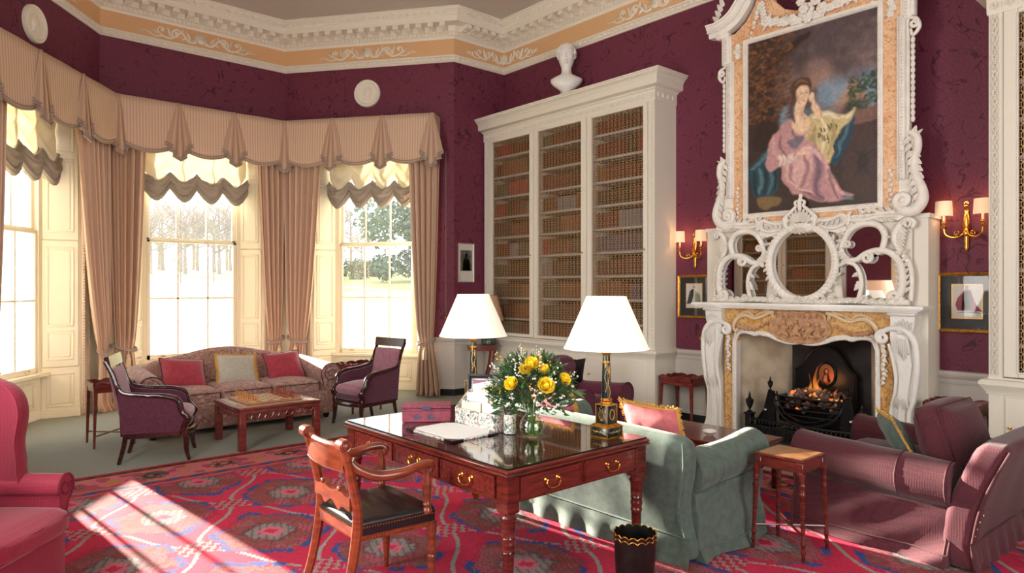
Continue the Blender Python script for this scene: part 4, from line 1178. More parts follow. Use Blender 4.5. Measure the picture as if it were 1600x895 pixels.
# ---- portrait in its architectural frame
TP = TCH @ Matrix.Translation((1.16, .03, 0))
pf = thing('portrait_painting', 'large oil portrait of a seated lady in pink, in marble frame above fireplace', 'painting')
def paint_canvas():
    nu, nv = 181, 251
    U, V = np.meshgrid(np.linspace(0, 1, nu), np.linspace(0, 1, nv), indexing='ij')
    A = 1.32; B = 1.83
    x, y = U * A, V * B      # metres from the top-left corner
    g = np.random.default_rng(5)
    def noise(n, seed):
        q = np.random.default_rng(seed).random((n + 2, int(n * 1.4) + 2))
        a = U * n; b = V * n * 1.4; i = a.astype(int); j = b.astype(int); s = a - i; t = b - j
        s = s * s * (3 - 2 * s); t = t * t * (3 - 2 * t)
        return (q[i, j] * (1 - s) + q[i + 1, j] * s) * (1 - t) + (q[i, j + 1] * (1 - s) + q[i + 1, j + 1] * s) * t
    N = .5 * noise(5, 1) + .3 * noise(11, 2) + .2 * noise(25, 3)
    W1, W2 = noise(14, 21) - .5, noise(14, 22) - .5
    x0_, y0_ = x, y
    x = x + .035 * W1 + .012 * (noise(40, 23) - .5); y = y + .035 * W2 + .012 * (noise(40, 24) - .5)     # brushy edges
    C = np.zeros((nu, nv, 3))
    def c(r_, g_, b_): return np.array([lin(r_), lin(g_), lin(b_)])
    C[:] = c(58, 42, 38)
    def blend(mask, col, k=1.0):
        mk = np.clip(mask, 0, 1)[..., None] * k
        C[:] = C * (1 - mk) + np.asarray(col) * mk
    def soft(d, w): return np.clip(.5 - d / w, 0, 1)
    def blob(cx, cy, rx, ry, col, k=1, w=.35, rot=0):
        dx, dy = x - cx, y - cy; ca, sa = cos(rot), sin(rot)
        d = np.sqrt(((dx * ca + dy * sa) / rx) ** 2 + ((-dx * sa + dy * ca) / ry) ** 2) - 1
        blend(soft(d, w), col, k)
    def inside(poly):
        r = np.zeros_like(x, bool); n = len(poly)
        for i in range(n):
            x1, y1 = poly[i]; x2, y2 = poly[(i + 1) % n]
            if y1 == y2: continue
            r ^= ((y1 > y) != (y2 > y)) & (x < (x2 - x1) * (y - y1) / (y2 - y1) + x1)
        return r
    def poly(P, col, k=1, blur=1, smooth=4):
        P = [(p.x, p.z) for p in catmull([(a, 0, b) for a, b in P], smooth, True)] if smooth else P
        m_ = inside(P).astype(float)
        for _ in range(blur):
            m_ = (m_ + np.roll(m_, 1, 0) + np.roll(m_, -1, 0) + np.roll(m_, 1, 1) + np.roll(m_, -1, 1)) / 5
        blend(m_, col, k)
    def stroke(pts, w, col, k=.8):
        """tapered soft brush stroke"""
        P = catmull([(a, 0, b) for a, b in pts], 22); n = len(P); best = np.full(x.shape, 9.0)
        for i, p in enumerate(P):
            t = i / (n - 1); r = w * (.35 + .65 * sin(pi * t)) + 1e-4
            best = np.minimum(best, np.hypot(x - p.x, y - p.z) / r)
        blend(np.clip(1.25 - best, 0, 1), col, k)
    # stormy sky, cloud banks and blue breaks
    sky = np.clip((x - .25) / .5, 0, 1) * np.clip((1.15 - y) / .4, 0, 1)
    cl = np.clip((N - .38) * 3.2, 0, 1)
    blend(sky, c(84, 70, 72)); blend(sky * cl, c(128, 106, 104), .8); blend(sky * np.clip((noise(7, 31) - .55) * 4, 0, 1) * np.clip((y - .3) / .4, 0, 1), c(186, 146, 120), .8)
    blend(np.clip((noise(6, 33) - .46) * 5, 0, 1) * np.clip((y - .5) / .15, 0, 1) * np.clip((1.0 - y) / .1, 0, 1) * np.clip((x - .3) / .1, 0, 1), c(120, 146, 164), .85)
    # tree on the left
    poly([(.06, 1.12), (.14, .7), (.17, .45), (.3, .2), (.62, .05), (.66, .08), (.36, .28), (.27, .5), (.28, .8), (.36, 1.12), (.2, 1.2)], c(50, 33, 27), .95, 3)
    for k in range(420):
        a, b = g.random(2); blob(a * .48, .02 + b * .86, .02 + .02 * g.random(), .008 + .008 * g.random(), c(*(np.array((136, 88, 50)) * (.35 + .75 * g.random()))), .55, .9, g.uniform(-1, 1))
    for k in range(200):
        a, b = g.random(2); blob(1.04 + a * .3, .58 + b * .3 + .1 * (1 - a) * g.random(), .022, .012, c(*(np.array((58, 76, 52)) * (.5 + .8 * g.random()))), .65, .9, g.uniform(-1, 1))
    # stone plinth and dark ground
    poly([(1.0, .95), (1.4, .9), (1.4, 1.03), (1.02, 1.09)], c(120, 88, 78), 1, 1, 0); poly([(1.02, 1.09), (1.4, 1.03), (1.4, 1.9), (.98, 1.6)], c(70, 50, 46), 1, 2, 0)
    for k in range(14): stroke([(1.1 + .2 * g.random(), 1.55), (1.12 + .14 * g.random(), 1.42), (1.1 + .2 * g.random(), 1.3 + .1 * g.random())], .01, c(40, 34, 30), .7)
    blend(np.clip((y - 1.5) / .2, 0, 1) * (N * .7 + .2), c(66, 50, 40), .8)
    # blue-green cloak
    poly([(.36, 1.02), (.24, 1.16), (.06, 1.3), (-.02, 1.36), (.02, 1.5), (.08, 1.66), (.24, 1.7), (.34, 1.55), (.36, 1.32)], c(40, 68, 78), 1, 2)
    for P, cc in (([(.3, 1.1), (.18, 1.26), (.04, 1.36)], c(84, 118, 126)), ([(.12, 1.36), (.14, 1.5), (.12, 1.62)], c(86, 122, 130)), ([(.24, 1.32), (.26, 1.48), (.22, 1.64)], c(76, 108, 118)), ([(.18, 1.34), (.19, 1.5), (.17, 1.64)], c(22, 40, 50)), ([(.31, 1.3), (.31, 1.46), (.28, 1.6)], c(22, 40, 50)), ([(.06, 1.4), (.07, 1.52), (.1, 1.64)], c(24, 42, 52))): stroke(P, .03, cc, .85)
    poly([(.1, 1.68), (.26, 1.66), (.38, 1.7), (.28, 1.79), (.12, 1.77)], c(124, 100, 64), .95, 2)
    poly([(.88, 1.34), (.98, 1.08), (1.1, .96), (1.07, 1.2), (.94, 1.44)], c(34, 64, 80), 1, 2); stroke([(.93, 1.36), (1.0, 1.18), (1.06, 1.02)], .02, c(80, 112, 124), .8)
    # pale fur cape
    poly([(.66, .92), (.78, .86), (1.0, .93), (1.12, .9), (1.06, 1.02), (.95, 1.12), (.86, 1.4), (.76, 1.32), (.64, 1.3), (.58, 1.08)], c(198, 178, 130), 1, 2)
    for P, cc in (([(.8, .95), (.82, 1.1), (.78, 1.3)], c(236, 222, 180)), ([(.72, 1.0), (.7, 1.14), (.72, 1.28)], c(150, 128, 88)), ([(.9, .98), (.9, 1.12), (.86, 1.32)], c(160, 138, 96)), ([(.98, .95), (1.04, .96), (1.08, .93)], c(236, 224, 190)), ([(.72, .93), (.84, .91), (.96, .97)], c(232, 228, 212))): stroke(P, .028, cc, .75)
    for k in range(15): a, b = .68 + .28 * g.random(), .98 + .28 * g.random(); stroke([(a, b), (a + .01, b + .03), (a, b + .05)], .009, c(46, 36, 32), .9)
    # gown
    poly([(.34, 1.0), (.44, .9), (.56, .9), (.66, 1.0), (.62, 1.12), (.72, 1.18), (.8, 1.3), (.86, 1.5), (1.02, 1.68), (1.1, 1.74), (.92, 1.79), (.7, 1.75), (.5, 1.67), (.4, 1.52), (.38, 1.38), (.22, 1.4), (.22, 1.22), (.27, 1.06)], c(186, 140, 140), 1, 2)
    poly([(.42, 1.3), (.6, 1.2), (.7, 1.28), (.68, 1.46), (.6, 1.6), (.46, 1.52)], c(214, 172, 166), .85, 5)
    for P, w, cc, k_ in (([(.7, 1.22), (.76, 1.42), (.74, 1.62), (.8, 1.74)], .05, c(104, 82, 104), .85), ([(.62, 1.26), (.64, 1.46), (.56, 1.64)], .03, c(146, 102, 112), .8), ([(.52, 1.24), (.48, 1.42), (.52, 1.6)], .025, c(154, 110, 116), .8), ([(.8, 1.34), (.88, 1.56), (1.02, 1.72)], .035, c(214, 168, 162), .9), ([(.84, 1.46), (.9, 1.62), (.96, 1.76)], .022, c(124, 88, 96), .8), ([(.3, 1.06), (.3, 1.2), (.36, 1.32)], .03, c(206, 162, 160), .8), ([(.38, 1.04), (.36, 1.18), (.42, 1.26)], .02, c(130, 92, 100), .85), ([(.48, .98), (.52, 1.08), (.6, 1.12)], .018, c(120, 84, 98), .85), ([(.6, .96), (.6, 1.04), (.56, 1.12)], .018, c(206, 162, 160), .8), ([(.5, 1.58), (.64, 1.68), (.8, 1.76)], .03, c(120, 84, 92), .8), ([(.44, 1.5), (.56, 1.62), (.7, 1.68)], .022, c(220, 178, 172), .8), ([(.56, 1.22), (.7, 1.24), (.78, 1.34)], .03, c(224, 184, 178), .85)): stroke(P, w, cc, k_)
    poly([(.44, 1.12), (.58, 1.09), (.62, 1.13), (.5, 1.19)], c(104, 104, 118), .9, 2)
    for k in range(9): a = .3 + .18 * g.random(); stroke([(a, 1.24 + .04 * g.random()), (a + .03, 1.3), (a + .02, 1.36)], .016, c(224, 214, 196), .6)
    # neck, arms, head
    skin = c(226, 192, 160); sh = c(172, 124, 100); lt = c(240, 212, 184)
    poly([(.53, .72), (.62, .73), (.62, .85), (.68, .95), (.59, 1.07), (.47, .96), (.52, .86)], skin, 1, 2); stroke([(.61, .78), (.6, .86), (.64, .93)], .02, sh, .5); stroke([(.55, .86), (.56, .96), (.58, 1.03)], .018, lt, .6)
    poly([(.68, .72), (.71, .69), (.745, .79), (.82, .92), (.77, .95), (.715, .85)], skin, 1, 2); stroke([(.75, .78), (.79, .88), (.8, .94)], .016, sh, .5)
    x, y = x0_ + .3 * (x - x0_), y0_ + .3 * (y - y0_)
    poly([(.49, .68), (.465, .58), (.51, .51), (.6, .485), (.67, .52), (.69, .6), (.665, .64), (.62, .6), (.55, .62), (.53, .7), (.51, .78)], c(82, 56, 42), 1, 2)
    stroke([(.52, .56), (.58, .52), (.65, .56)], .016, c(140, 102, 72), .7); stroke([(.5, .66), (.48, .8), (.51, .93)], .034, c(84, 56, 42), .9)
    poly([(.53, .62), (.58, .575), (.64, .59), (.665, .64), (.66, .70), (.63, .755), (.6, .775), (.565, .745), (.535, .69)], skin, 1, 2)
    stroke([(.54, .64), (.545, .7), (.58, .755)], .018, sh, .45); stroke([(.62, .61), (.64, .66), (.63, .71)], .016, lt, .6)
    for ex in (.588, .64): blob(ex, .662, .012, .005, c(58, 40, 36), .95, .6); stroke([(ex - .016, .65), (ex, .643), (ex + .014, .648)], .004, c(96, 66, 50), .8)
    stroke([(.618, .66), (.622, .69), (.616, .702)], .005, sh, .8); blob(.612, .729, .016, .005, c(172, 84, 80), .95, .6); blob(.6, .71, .018, .014, c(222, 160, 140), .4, 1.0)
    poly([(.66, .70), (.69, .67), (.72, .69), (.7, .74), (.67, .75)], skin, 1, 1)
    blob(.6, 1.26, .06, .02, skin, 1, .4, .1); blob(1.04, 1.755, .06, .018, c(96, 120, 130), .9, .5, .35)
    C[:] = np.clip(C * (.84 + .32 * noise(60, 9))[..., None], 0, 1)
    # to world
    X = 0 * U; 
    P = TP
    lx, lz = -.66 + U * A, 4.265 - V * B
    Wx = P[0][0] * lx + P[0][1] * (.005) + P[0][3]; Wy = P[1][0] * lx + P[1][3]; Wz = lz
    return np_grid_mesh('canvas', Wx, Wy, Wz, C, vcol_mat('oil_paint', .45, .15, 90, .4))
me = paint_canvas()
ob('canvas', me, None, pf)
m = MB(); m.box(-.7, .007, 2.4, .7, .05, 4.3, TP); ob('stretcher_board', m, BLACK, pf)
m = MB()
def rectframe(mm, x0, z0, x1, z1, prof, T):
    """profile (offset outward from the opening, depth y) swept round a vertical rectangle"""
    P = [(x0, z0, -1, -1), (x1, z0, 1, -1), (x1, z1, 1, 1), (x0, z1, -1, 1)]; k = len(prof); vs = []; fs = []
    for (x, z, sx, sz) in P: vs += [(x + sx * o, y, z + sz * o) for o, y in prof]
    for i in range(4):
        j = (i + 1) % 4
        for q in range(k - 1): fs.append((i * k + q, i * k + q + 1, j * k + q + 1, j * k + q))
    mm.add(vs, fs, T)
rectframe(m, -.66, 2.435, .66, 4.265, [(0, .02), (0, -.015), (.012, -.03), (.03, -.03), (.036, -.02), (.05, -.02), (.05, .03)], TP)
for k in range(60):
    m.ball((-.675, -.034, 2.45 + k * .0305), (.008, .008, .01), 5, 4, TP); m.ball((.675, -.034, 2.45 + k * .0305), (.008, .008, .01), 5, 4, TP)
for k in range(43):
    m.ball((-.64 + k * .0305, -.034, 2.42), (.01, .008, .008), 5, 4, TP); m.ball((-.64 + k * .0305, -.034, 4.28), (.01, .008, .008), 5, 4, TP)
ob('inner_moulding', m, STONE, pf, angle=25)
# marbled flat of the frame incl. pediment field with the sunk centre
m = MB()
m.box(-.84, .0, 2.36, -.7, .06, 4.34, TP); m.box(.7, 0, 2.36, .84, .06, 4.34, TP); m.box(-.7, 0, 2.3, .7, .06, 2.39, TP)
m.box(-.88, -.004, 4.1, -.703, .06, 4.42, TP); m.box(.703, -.004, 4.1, .88, .06, 4.42, TP)
def ped(sg): return [(0, 4.31), (sg * .82, 4.31), (sg * .82, 4.42), (sg * .68, 4.52), (sg * .58, 4.66), (sg * .52, 4.82), (sg * .46, 4.92), (sg * .36, 4.9), (sg * .4, 4.78), (sg * .36, 4.64), (sg * .25, 4.52), (sg * .1, 4.46), (0, 4.455)]
for sg in (1, -1): m.prism(ped(sg), 0, .06, 'y', TP)
ob('marbled_flat', m, SIENAPALE, pf)
def outer():
    h = MB()
    # outer white moulding right half: rises, steps round the ear, sweeps up the swan neck
    def rail(pts, w=.035):
        for (dx, dy, r) in ((0, -.01, w), (.03, .0, w * .6), (-.03, -.005, w * .45)):
            h.tube([(p[0] + dx, dy, p[1]) for p in pts], r, 8)
    h.bbox(.84, -.03, 2.62, .9, .07, 4.12, .012); h.bbox(.9, -.012, 2.62, .93, .07, 4.08, .01); h.bbox(.825, -.018, 2.62, .845, .05, 4.12, .006)
    h.bbox(.87, -.03, 4.08, .95, .07, 4.42, .012); h.bbox(.855, -.018, 4.1, .875, .05, 4.4, .006); h.bbox(.93, -.02, 4.1, .975, .07, 4.42, .01)
    for k in range(48): h.ball((.872, -.036, 2.64 + k * .0305), (.01, .012, .01), 6, 4)
    for k in range(10): h.ball((.91, -.036, 4.1 + k * .032), (.01, .012, .01), 6, 4)
    # swan neck cornice sweeping up from the ear
    prof = [(0, .07), (0, -.03), (.02, -.04), (.05, -.045), (.06, -.07), (.09, -.1), (.11, -.105), (.11, -.12), (.13, -.125), (.13, .07)]
    curve = catmull([(1.12, 0, 4.50), (.98, 0, 4.50), (.82, 0, 4.56), (.70, 0, 4.68), (.62, 0, 4.82), (.54, 0, 4.94), (.44, 0, 4.98), (.37, 0, 4.92)], 5)
    vs = []; fs = []; n = len(curve); K = len(prof)
    for i, p in enumerate(curve):
        d = (curve[min(i + 1, n - 1)] - curve[max(i - 1, 0)]).normalized(); nn = Vector((-d.z, 0, d.x))
        if nn.z > 0 and i < 6: pass
        nn = nn if nn.dot(Vector((.7, 0, .7))) > 0 else -nn
        for o, y in prof: q = p + nn * (o - .06); vs.append((q.x, y, q.z))
    for i in range(n - 1):
        for k in range(K - 1): fs.append((i * K + k, i * K + k + 1, (i + 1) * K + k + 1, (i + 1) * K + k))
    fs.append(tuple(range(K))); fs.append(tuple(range((n - 1) * K, n * K))[::-1])
    h.add(vs, fs)
    for i in range(0, n - 4, 1):
        p = curve[i]; h.ball((p.x, -.06, p.z - .0), (.014, .016, .014), 6, 4)
    h.tube(spiral((.40, 4.86), .07, 1.6, R(60), 1, 14, .15, y=-.05), [.034, .03, .022, .016], 8)
    h.bbox(.88, -.04, 4.40, 1.04, .07, 4.46, .012)
    for k in range(4): leafblade(h, (1.0 - .02 * k, 4.6 + .05 * k), (1.08 - .03 * k, 4.68 + .06 * k), .03, y=-.03)
    # side drops: volute and hanging husks
    h.tube(spiral((.97, 4.02), .04, 1.4, R(90), -1, 12, .2, y=-.01), [.018, .016, .012], 7)
    h.tube(s2([(.93, 4.08), (.99, 4.06), (1.01, 3.98), (.96, 3.92), (.94, 3.98)], .0), [.012, .016, .018, .016, .01], 7)
    for k in range(14): h.ball((.955, .01, 3.88 - k * .055), (.02, .02, .032), 7, 5)
    # large foot scroll
    h.tube(s2([(.93, 3.05), (.99, 3.0), (1.0, 2.9), (.97, 2.78), (.98, 2.66), (1.03, 2.54), (1.04, 2.43), (.98, 2.34), (.88, 2.335), (.82, 2.4)], -.01), [.02, .034, .036, .034, .036, .042, .05, .052, .048, .036], 9)
    h.tube(spiral((.885, 2.43), .075, 1.5, R(-90), -1, 14, .15, y=-.03), [.034, .03, .024, .018], 8)
    h.ball((.885, -.04, 2.43), .03, 8, 6)
    for k in range(9):
        t = k / 8; x = .96 + .07 * t; z = 3.0 - .52 * t
        leafblade(h, (x - .03, z), (x + .05, z - .06), .03, y=-.01); leafblade(h, (x - .02, z), (x - .07, z - .07), .024, y=-.03)
    leafblade(h, (.95, 3.0), (.99, 3.1), .03, y=-.01); leafblade(h, (.96, 3.0), (1.04, 3.06), .02, y=0)
    h.prism([(.84, 2.3), (.84, 2.66), (.95, 2.66), (1.0, 2.5), (.98, 2.34), (.9, 2.3)], .0, .06, 'y')
    for k in range(8): rosette(h, (.77 + .012 * (k % 2), 2.72 - k * .045), .02, y=-.015, petals=5)
    h.tube(s2([(.82, 2.34), (.7, 2.33), (.6, 2.37), (.5, 2.34)], -.012), [.024, .02, .018, .01], 7)
    for k in range(5): leafblade(h, (.78 - k * .06, 2.34), (.72 - k * .06, 2.40), .02, y=-.02)
    # ear flowers
    for a in range(3): rosette(h, (.775 + .02 * (a % 2), 4.16 + a * .055), .034, y=-.02, petals=6)
    for k in range(6): leafblade(h, (.78, 4.2), (.78 + .06 * cos(k), 4.2 + .09 * sin(k)), .018, y=-.01)
    return h
H_ = outer()
for sg in (1, -1):
    m = MB(); m.merge(H_, TP @ Matrix.Diagonal((sg, 1, 1, 1))); ob('outer_moulding', m, STONE, pf, angle=50)
m = MB(); q_ = random.Random(8)    # flower swag over the canvas
rosette(m, (0, 4.42), .085, TP, y=-.05, petals=7); rosette(m, (.0, 4.42), .05, TP, y=-.1, petals=6)
for k in range(-9, 10):
    t = k / 9; x = t * .42; z = 4.35 + .05 * t * t + .04 * abs(t)
    rosette(m, (x, z + q_.uniform(-.02, .02)), .04 + q_.uniform(0, .012), TP, y=-.03, petals=6)
    leafblade(m, (x, z), (x + q_.uniform(-.08, .08), z + q_.uniform(-.07, .08)), .022, TP, y=-.02)
rosette(m, (.1, 4.5), .06, TP, y=-.04); rosette(m, (-.06, 4.53), .05, TP, y=-.04); rosette(m, (.16, 4.4), .06, TP, y=-.05); rosette(m, (-.14, 4.38), .05, TP, y=-.05); rosette(m, (.02, 4.33), .05, TP, y=-.06)
for sg in (1, -1):
    rosette(m, (sg * .43, 4.44), .065, TP, y=-.04, petals=7)
    for k in range(6): leafblade(m, (sg * .43, 4.44), (sg * .43 + .1 * cos(k * 1.05), 4.44 + .1 * sin(k * 1.05)), .024, TP, y=-.02)
    for k in range(7): rosette(m, (sg * (.52 + .01 * (k % 2) + .016 * k), 4.62 - k * .05), .034 - .003 * k, TP, y=-.02, petals=5)
    for k in range(4): rosette(m, (sg * (.47 + .008 * k), 4.52 + .04 * k), .04, TP, y=-.02, petals=5)
ob('flower_swag', m, STONE, pf)

# ---- grate, fire
gr = thing('fire_grate', 'polished black iron fire grate with urn finials inside the fireplace', 'grate')
m = MB()    # arched fireback
fb = [(-.32, .1), (.32, .1), (.32, .74), (.29, .76), (.24, .80), (.2, .88), (.14, .96), (.05, 1.01), (-.05, 1.01), (-.14, .96), (-.2, .88), (-.24, .80), (-.29, .76), (-.32, .74)]
m.prism(fb, .53, .57, 'y', TC); m.tube([(x, .525, z) for x, z in fb[1:]], .014, 6, T=TC)
m.tube([(p[0], .52, p[1]) for p in ell(.02, .72, .1, .13, 24)], .01, 6, closed=True, T=TC); m.tube([(p[0], .52, p[1]) for p in ell(.02, .72, .085, .113, 24)], .005, 5, closed=True, T=TC)
fbk = ob('fireback', m, BLACKIRON, gr)
m = MB(); m.prism(ell(.02, .72, .082, .11, 24), .522, .535, 'y', TC)
m.ball((.02, .52, .75), (.03, .012, .035), 8, 6, TC); m.tube([(.02, .518, .72), (.015, .515, .66), (.03, .52, .63)], [.025, .045, .04], 8, T=TC)
ob('portrait_boss', m, M('copper_boss', S(150, 92, 66), .4, .8), fbk)
def bow(x): return .18 - .1 * cos(x / .42 * pi / 2)
m = MB()
for z, r, w in ((.50, .012, .36), (.44, .009, .355), (.38, .009, .34), (.32, .009, .31)):
    m.tube([(w * t, bow(w * t * .9) , z) for t in [k / 10 - 1 for k in range(21)]], r, 6, T=TC)
m.tube([(x, bow(x * .9) - .01, z) for x, z in [(p.x, p.z) for p in catmull([(-.38, 0, .54), (-.34, 0, .4), (-.22, 0, .27), (0, 0, .22), (.22, 0, .27), (.34, 0, .4), (.38, 0, .54)], 6)]], .014, 7, T=TC)
m.tube([(x, bow(x * .9) - .004, z) for x, z in [(p.x, p.z) for p in catmull([(-.33, 0, .54), (-.29, 0, .41), (-.19, 0, .31), (0, 0, .265), (.19, 0, .31), (.29, 0, .41), (.33, 0, .54)], 6)]], .009, 6, T=TC)
m.box(-.33, .2, .22, .33, .53, .24, TC); m.box(-.34, .2, .24, -.32, .53, .5, TC); m.box(.32, .2, .24, .34, .53, .5, TC)
ob('fire_basket', m, BLACKIRON, gr)
m = MB()   # cheeks and pierced ash guard
for sg in (1, -1):
    m.prism([(sg * .34, .16), (sg * .56, .16), (sg * .56, .2), (sg * .47, .34), (sg * .42, .54), (sg * .36, .54), (sg * .34, .3)], .12, .15, 'y', TC)
    m.bbox(sg * .58 - .035, -.02, .0, sg * .58 + .035, .07, .3, .008, TC)
    m.bbox(sg * .58 - .045, -.03, .28, sg * .58 + .045, .08, .3, .006, TC); m.bbox(sg * .58 - .045, -.03, .0, sg * .58 + .045, .08, .03, .006, TC)
    m.box(min(sg * .56, sg * .34), .02, .15, max(sg * .56, sg * .34), .3, .17, TC)
for z0, z1 in ((.05, .065), (.17, .19), (.24, .255)): m.grid(lambda u, v: (-.55 + 1.1 * u, -.0 - .06 * cos((u - .5) * pi), z0 + (z1 - z0) * v), 21, 2, T=TC); m.tube([(-.55 + 1.1 * k / 20, -.005 - .06 * cos((k / 20 - .5) * pi), z0) for k in range(21)], .008, 6, T=TC)
for k in range(26):
    u = (k + .5) / 26; x = -.55 + 1.1 * u; y = -.06 * cos((u - .5) * pi)
    m.tube([(x - .012, y, .07), (x + .012, y, .12), (x - .012, y, .17)], .006, 5, T=TC); m.tube([(x + .012, y, .07), (x - .012, y, .12), (x + .012, y, .17)], .006, 5, T=TC)
    m.ball((x, y, .215), (.01, .008, .016), 6, 4, TC)
m.box(-.5, .02, .03, .5, .1, .17, TC)
ob('ash_guard', m, BLACKIRON, gr)
def urn(x, y, z, s, par, nm):
    u = MB(); u.lathe([(.03, 0), (.03, .01), (.012, .02), (.01, .035), (.02, .05), (.034, .085), (.04, .12), (.042, .13), (.03, .135), (.016, .15), (.01, .165), (.014, .175), (.008, .185), (.006, .2), (0, .215)], 14, T=TC @ Matrix.Translation((x, y, z)) @ Matrix.Scale(s, 4)); return ob(nm, u, BLACKIRON, par)
for sg in (1, -1):
    urn(sg * .58, .025, .3, 1.05, gr, 'urn_finial'); urn(sg * .4, .13, .54, .72, gr, 'urn_finial')
    k_ = MB(); k_.ball((sg * .445, .112, .33), .022, 10, 8, TC); ob('steel_boss', k_, STEEL, gr)
COAL = M('coal', S(70, 56, 54), .6, col2=S(116, 90, 86), nscale=20)
EMB = emit('glowing_ember', (1.0, .22, .04, 1), .8)
ASH = M('ash', S(170, 160, 156), .9)
m = MB(); q_ = random.Random(12)
for k in range(210):
    x = q_.uniform(-.31, .31); y = q_.uniform(.16 + .08 * abs(x) * 2, .5); z = .30 + q_.random() ** .4 * (.28 - .2 * abs(x) ** 1.5 * 2)
    m.cur = 1 if q_.random() < .05 else (2 if q_.random() < .06 else 0); r = q_.uniform(.016, .032)
    s_ = MB(); s_.ball((0, 0, 0), (r, r * q_.uniform(.7, 1), r * q_.uniform(.6, 1)), 6, 4)
    s_.mi = [m.cur] * len(s_.f); m.merge(s_, TC @ Matrix.Translation((x, y, z)) @ Matrix.Rotation(q_.uniform(0, 3), 4, 'X') @ Matrix.Rotation(q_.uniform(0, 3), 4, 'Z'))
co = ob('coals', m, [COAL, EMB, ASH], gr, angle=5); co['kind'] = 'stuff'
def flame_mat():
    m = bpy.data.materials.new('flame'); m.use_nodes = True; nt = m.node_tree; nt.nodes.remove(nt.nodes['Principled BSDF'])
    e = nd(nt, 'ShaderNodeEmission'); t = nd(nt, 'ShaderNodeBsdfTransparent'); mx = nd(nt, 'ShaderNodeMixShader')
    g = nd(nt, 'ShaderNodeTexCoord'); sx = nd(nt, 'ShaderNodeSeparateXYZ'); lk(nt, g.outputs['Generated'], sx.inputs[0])
    lk(nt, ramp(nt, sx.outputs['Z'], [(0, (1, .5, .12, 1)), (.35, (1, .34, .05, 1)), (1, (.8, .1, .02, 1))]), e.inputs[0]); e.inputs[1].default_value = 1.5
    n = nd(nt, 'ShaderNodeTexNoise', Scale=14.0, Detail=3.0); lk(nt, coords(nt, (1, 1, .35)), n.inputs['Vector'])
    lw = nd(nt, 'ShaderNodeLayerWeight'); lw.inputs[0].default_value = .5
    inv = nd(nt, 'ShaderNodeMath', operation='SUBTRACT'); inv.inputs[0].default_value = 1; lk(nt, lw.outputs['Facing'], inv.inputs[1])
    zz = nd(nt, 'ShaderNodeMath', operation='SUBTRACT'); zz.inputs[0].default_value = 1.15; lk(nt, sx.outputs['Z'], zz.inputs[1])
    a = nd(nt, 'ShaderNodeMath', operation='MULTIPLY'); lk(nt, inv.outputs[0], a.inputs[0]); lk(nt, zz.outputs[0], a.inputs[1])
    b = nd(nt, 'ShaderNodeMath', operation='MULTIPLY'); lk(nt, a.outputs[0], b.inputs[0]); lk(nt, ramp(nt, n.outputs['Fac'], [(.35, (.05, .05, .05, 1)), (.65, (.9, .9, .9, 1))]), b.inputs[1])
    lk(nt, b.outputs[0], mx.inputs[0]); lk(nt, t.outputs[0], mx.inputs[1]); lk(nt, e.outputs[0], mx.inputs[2]); lk(nt, mx.outputs[0], nt.nodes['Material Output'].inputs[0])
    return m
FLAME = flame_mat()
fl = None
for (x, y, z, h, w, lean) in ((-.02, .36, .47, .34, .04, .02), (.02, .32, .46, .26, .05, .04), (-.08, .38, .47, .26, .03, -.02), (.2, .34, .46, .15, .035, .02), (.14, .36, .46, .12, .03, -.02)):
    m = MB(); pts = catmull([(x, y, z), (x + lean * .4, y, z + h * .3), (x - lean * .2, y - .01, z + h * .65), (x + lean, y, z + h)], 5)
    m.tube(pts, [w * .55, w, w * 1.05, w * .7, w * .35, .003], 10, T=TC, flat=.6)
    ob('flame', m, FLAME, gr)
pl = bpy.data.lights.new('fire_glow', 'POINT'); pl.energy = 1.3; pl.color = (1, .42, .12); pl.shadow_soft_size = .08
po = bpy.data.objects.new('fire_glow', pl); COL.objects.link(po); po.location = TC @ Vector((.02, .28, .64)); po.parent = gr
pk = thing('poker', 'thin black iron poker lying on the marble hearth left of grate', 'poker')
m = MB(); m.tube([(-1.02, -.2, .05), (-.62, .0, .03)], .007, 6, T=TC); m.tube([(-.66, -.02, .03), (-.63, -.05, .045), (-.6, -.01, .035), (-.58, .03, .03)], .008, 6, T=TC)
ob('shaft', m, BLACKIRON, pk)
m = MB(); m.ball((-1.03, -.205, .05), (.03, .016, .016), 8, 6, TC); ob('handle', m, BLACKIRON, pk)
# ------------------------------------------------------------ curtains, pelmet, blinds
CLOTH = vcol_mat('striped_cloth', .85, .12, 250, .1)
def cloth_mat(name, col, trans, bs=120):
    m, nt, b = newmat(name); out = nt.nodes['Material Output']
    b.inputs['Base Color'].default_value = col; b.inputs['Roughness'].default_value = .8; b.inputs['Specular IOR Level'].default_value = .2
    t = nd(nt, 'ShaderNodeBsdfTranslucent'); t.inputs[0].default_value = col
    mx = nd(nt, 'ShaderNodeMixShader'); mx.inputs[0].default_value = trans
    lk(nt, b.outputs[0], mx.inputs[1]); lk(nt, t.outputs[0], mx.inputs[2]); lk(nt, mx.outputs[0], out.inputs[0])
    n = nd(nt, 'ShaderNodeTexNoise', Scale=bs); lk(nt, coords(nt), n.inputs['Vector']); bump(nt, b, n.outputs['Fac'], .15)
    return m
SILK = cloth_mat('cream_silk', S(240, 232, 212), .3)
RUFF = cloth_mat('taupe_silk', S(176, 166, 152), .12)
BRAID = M('grey_braid', S(168, 150, 140), .8, bumps=.3, bscale=300)
TAN1, TAN2 = np.array(S(216, 188, 164)[:3]), np.array(S(194, 160, 138)[:3])
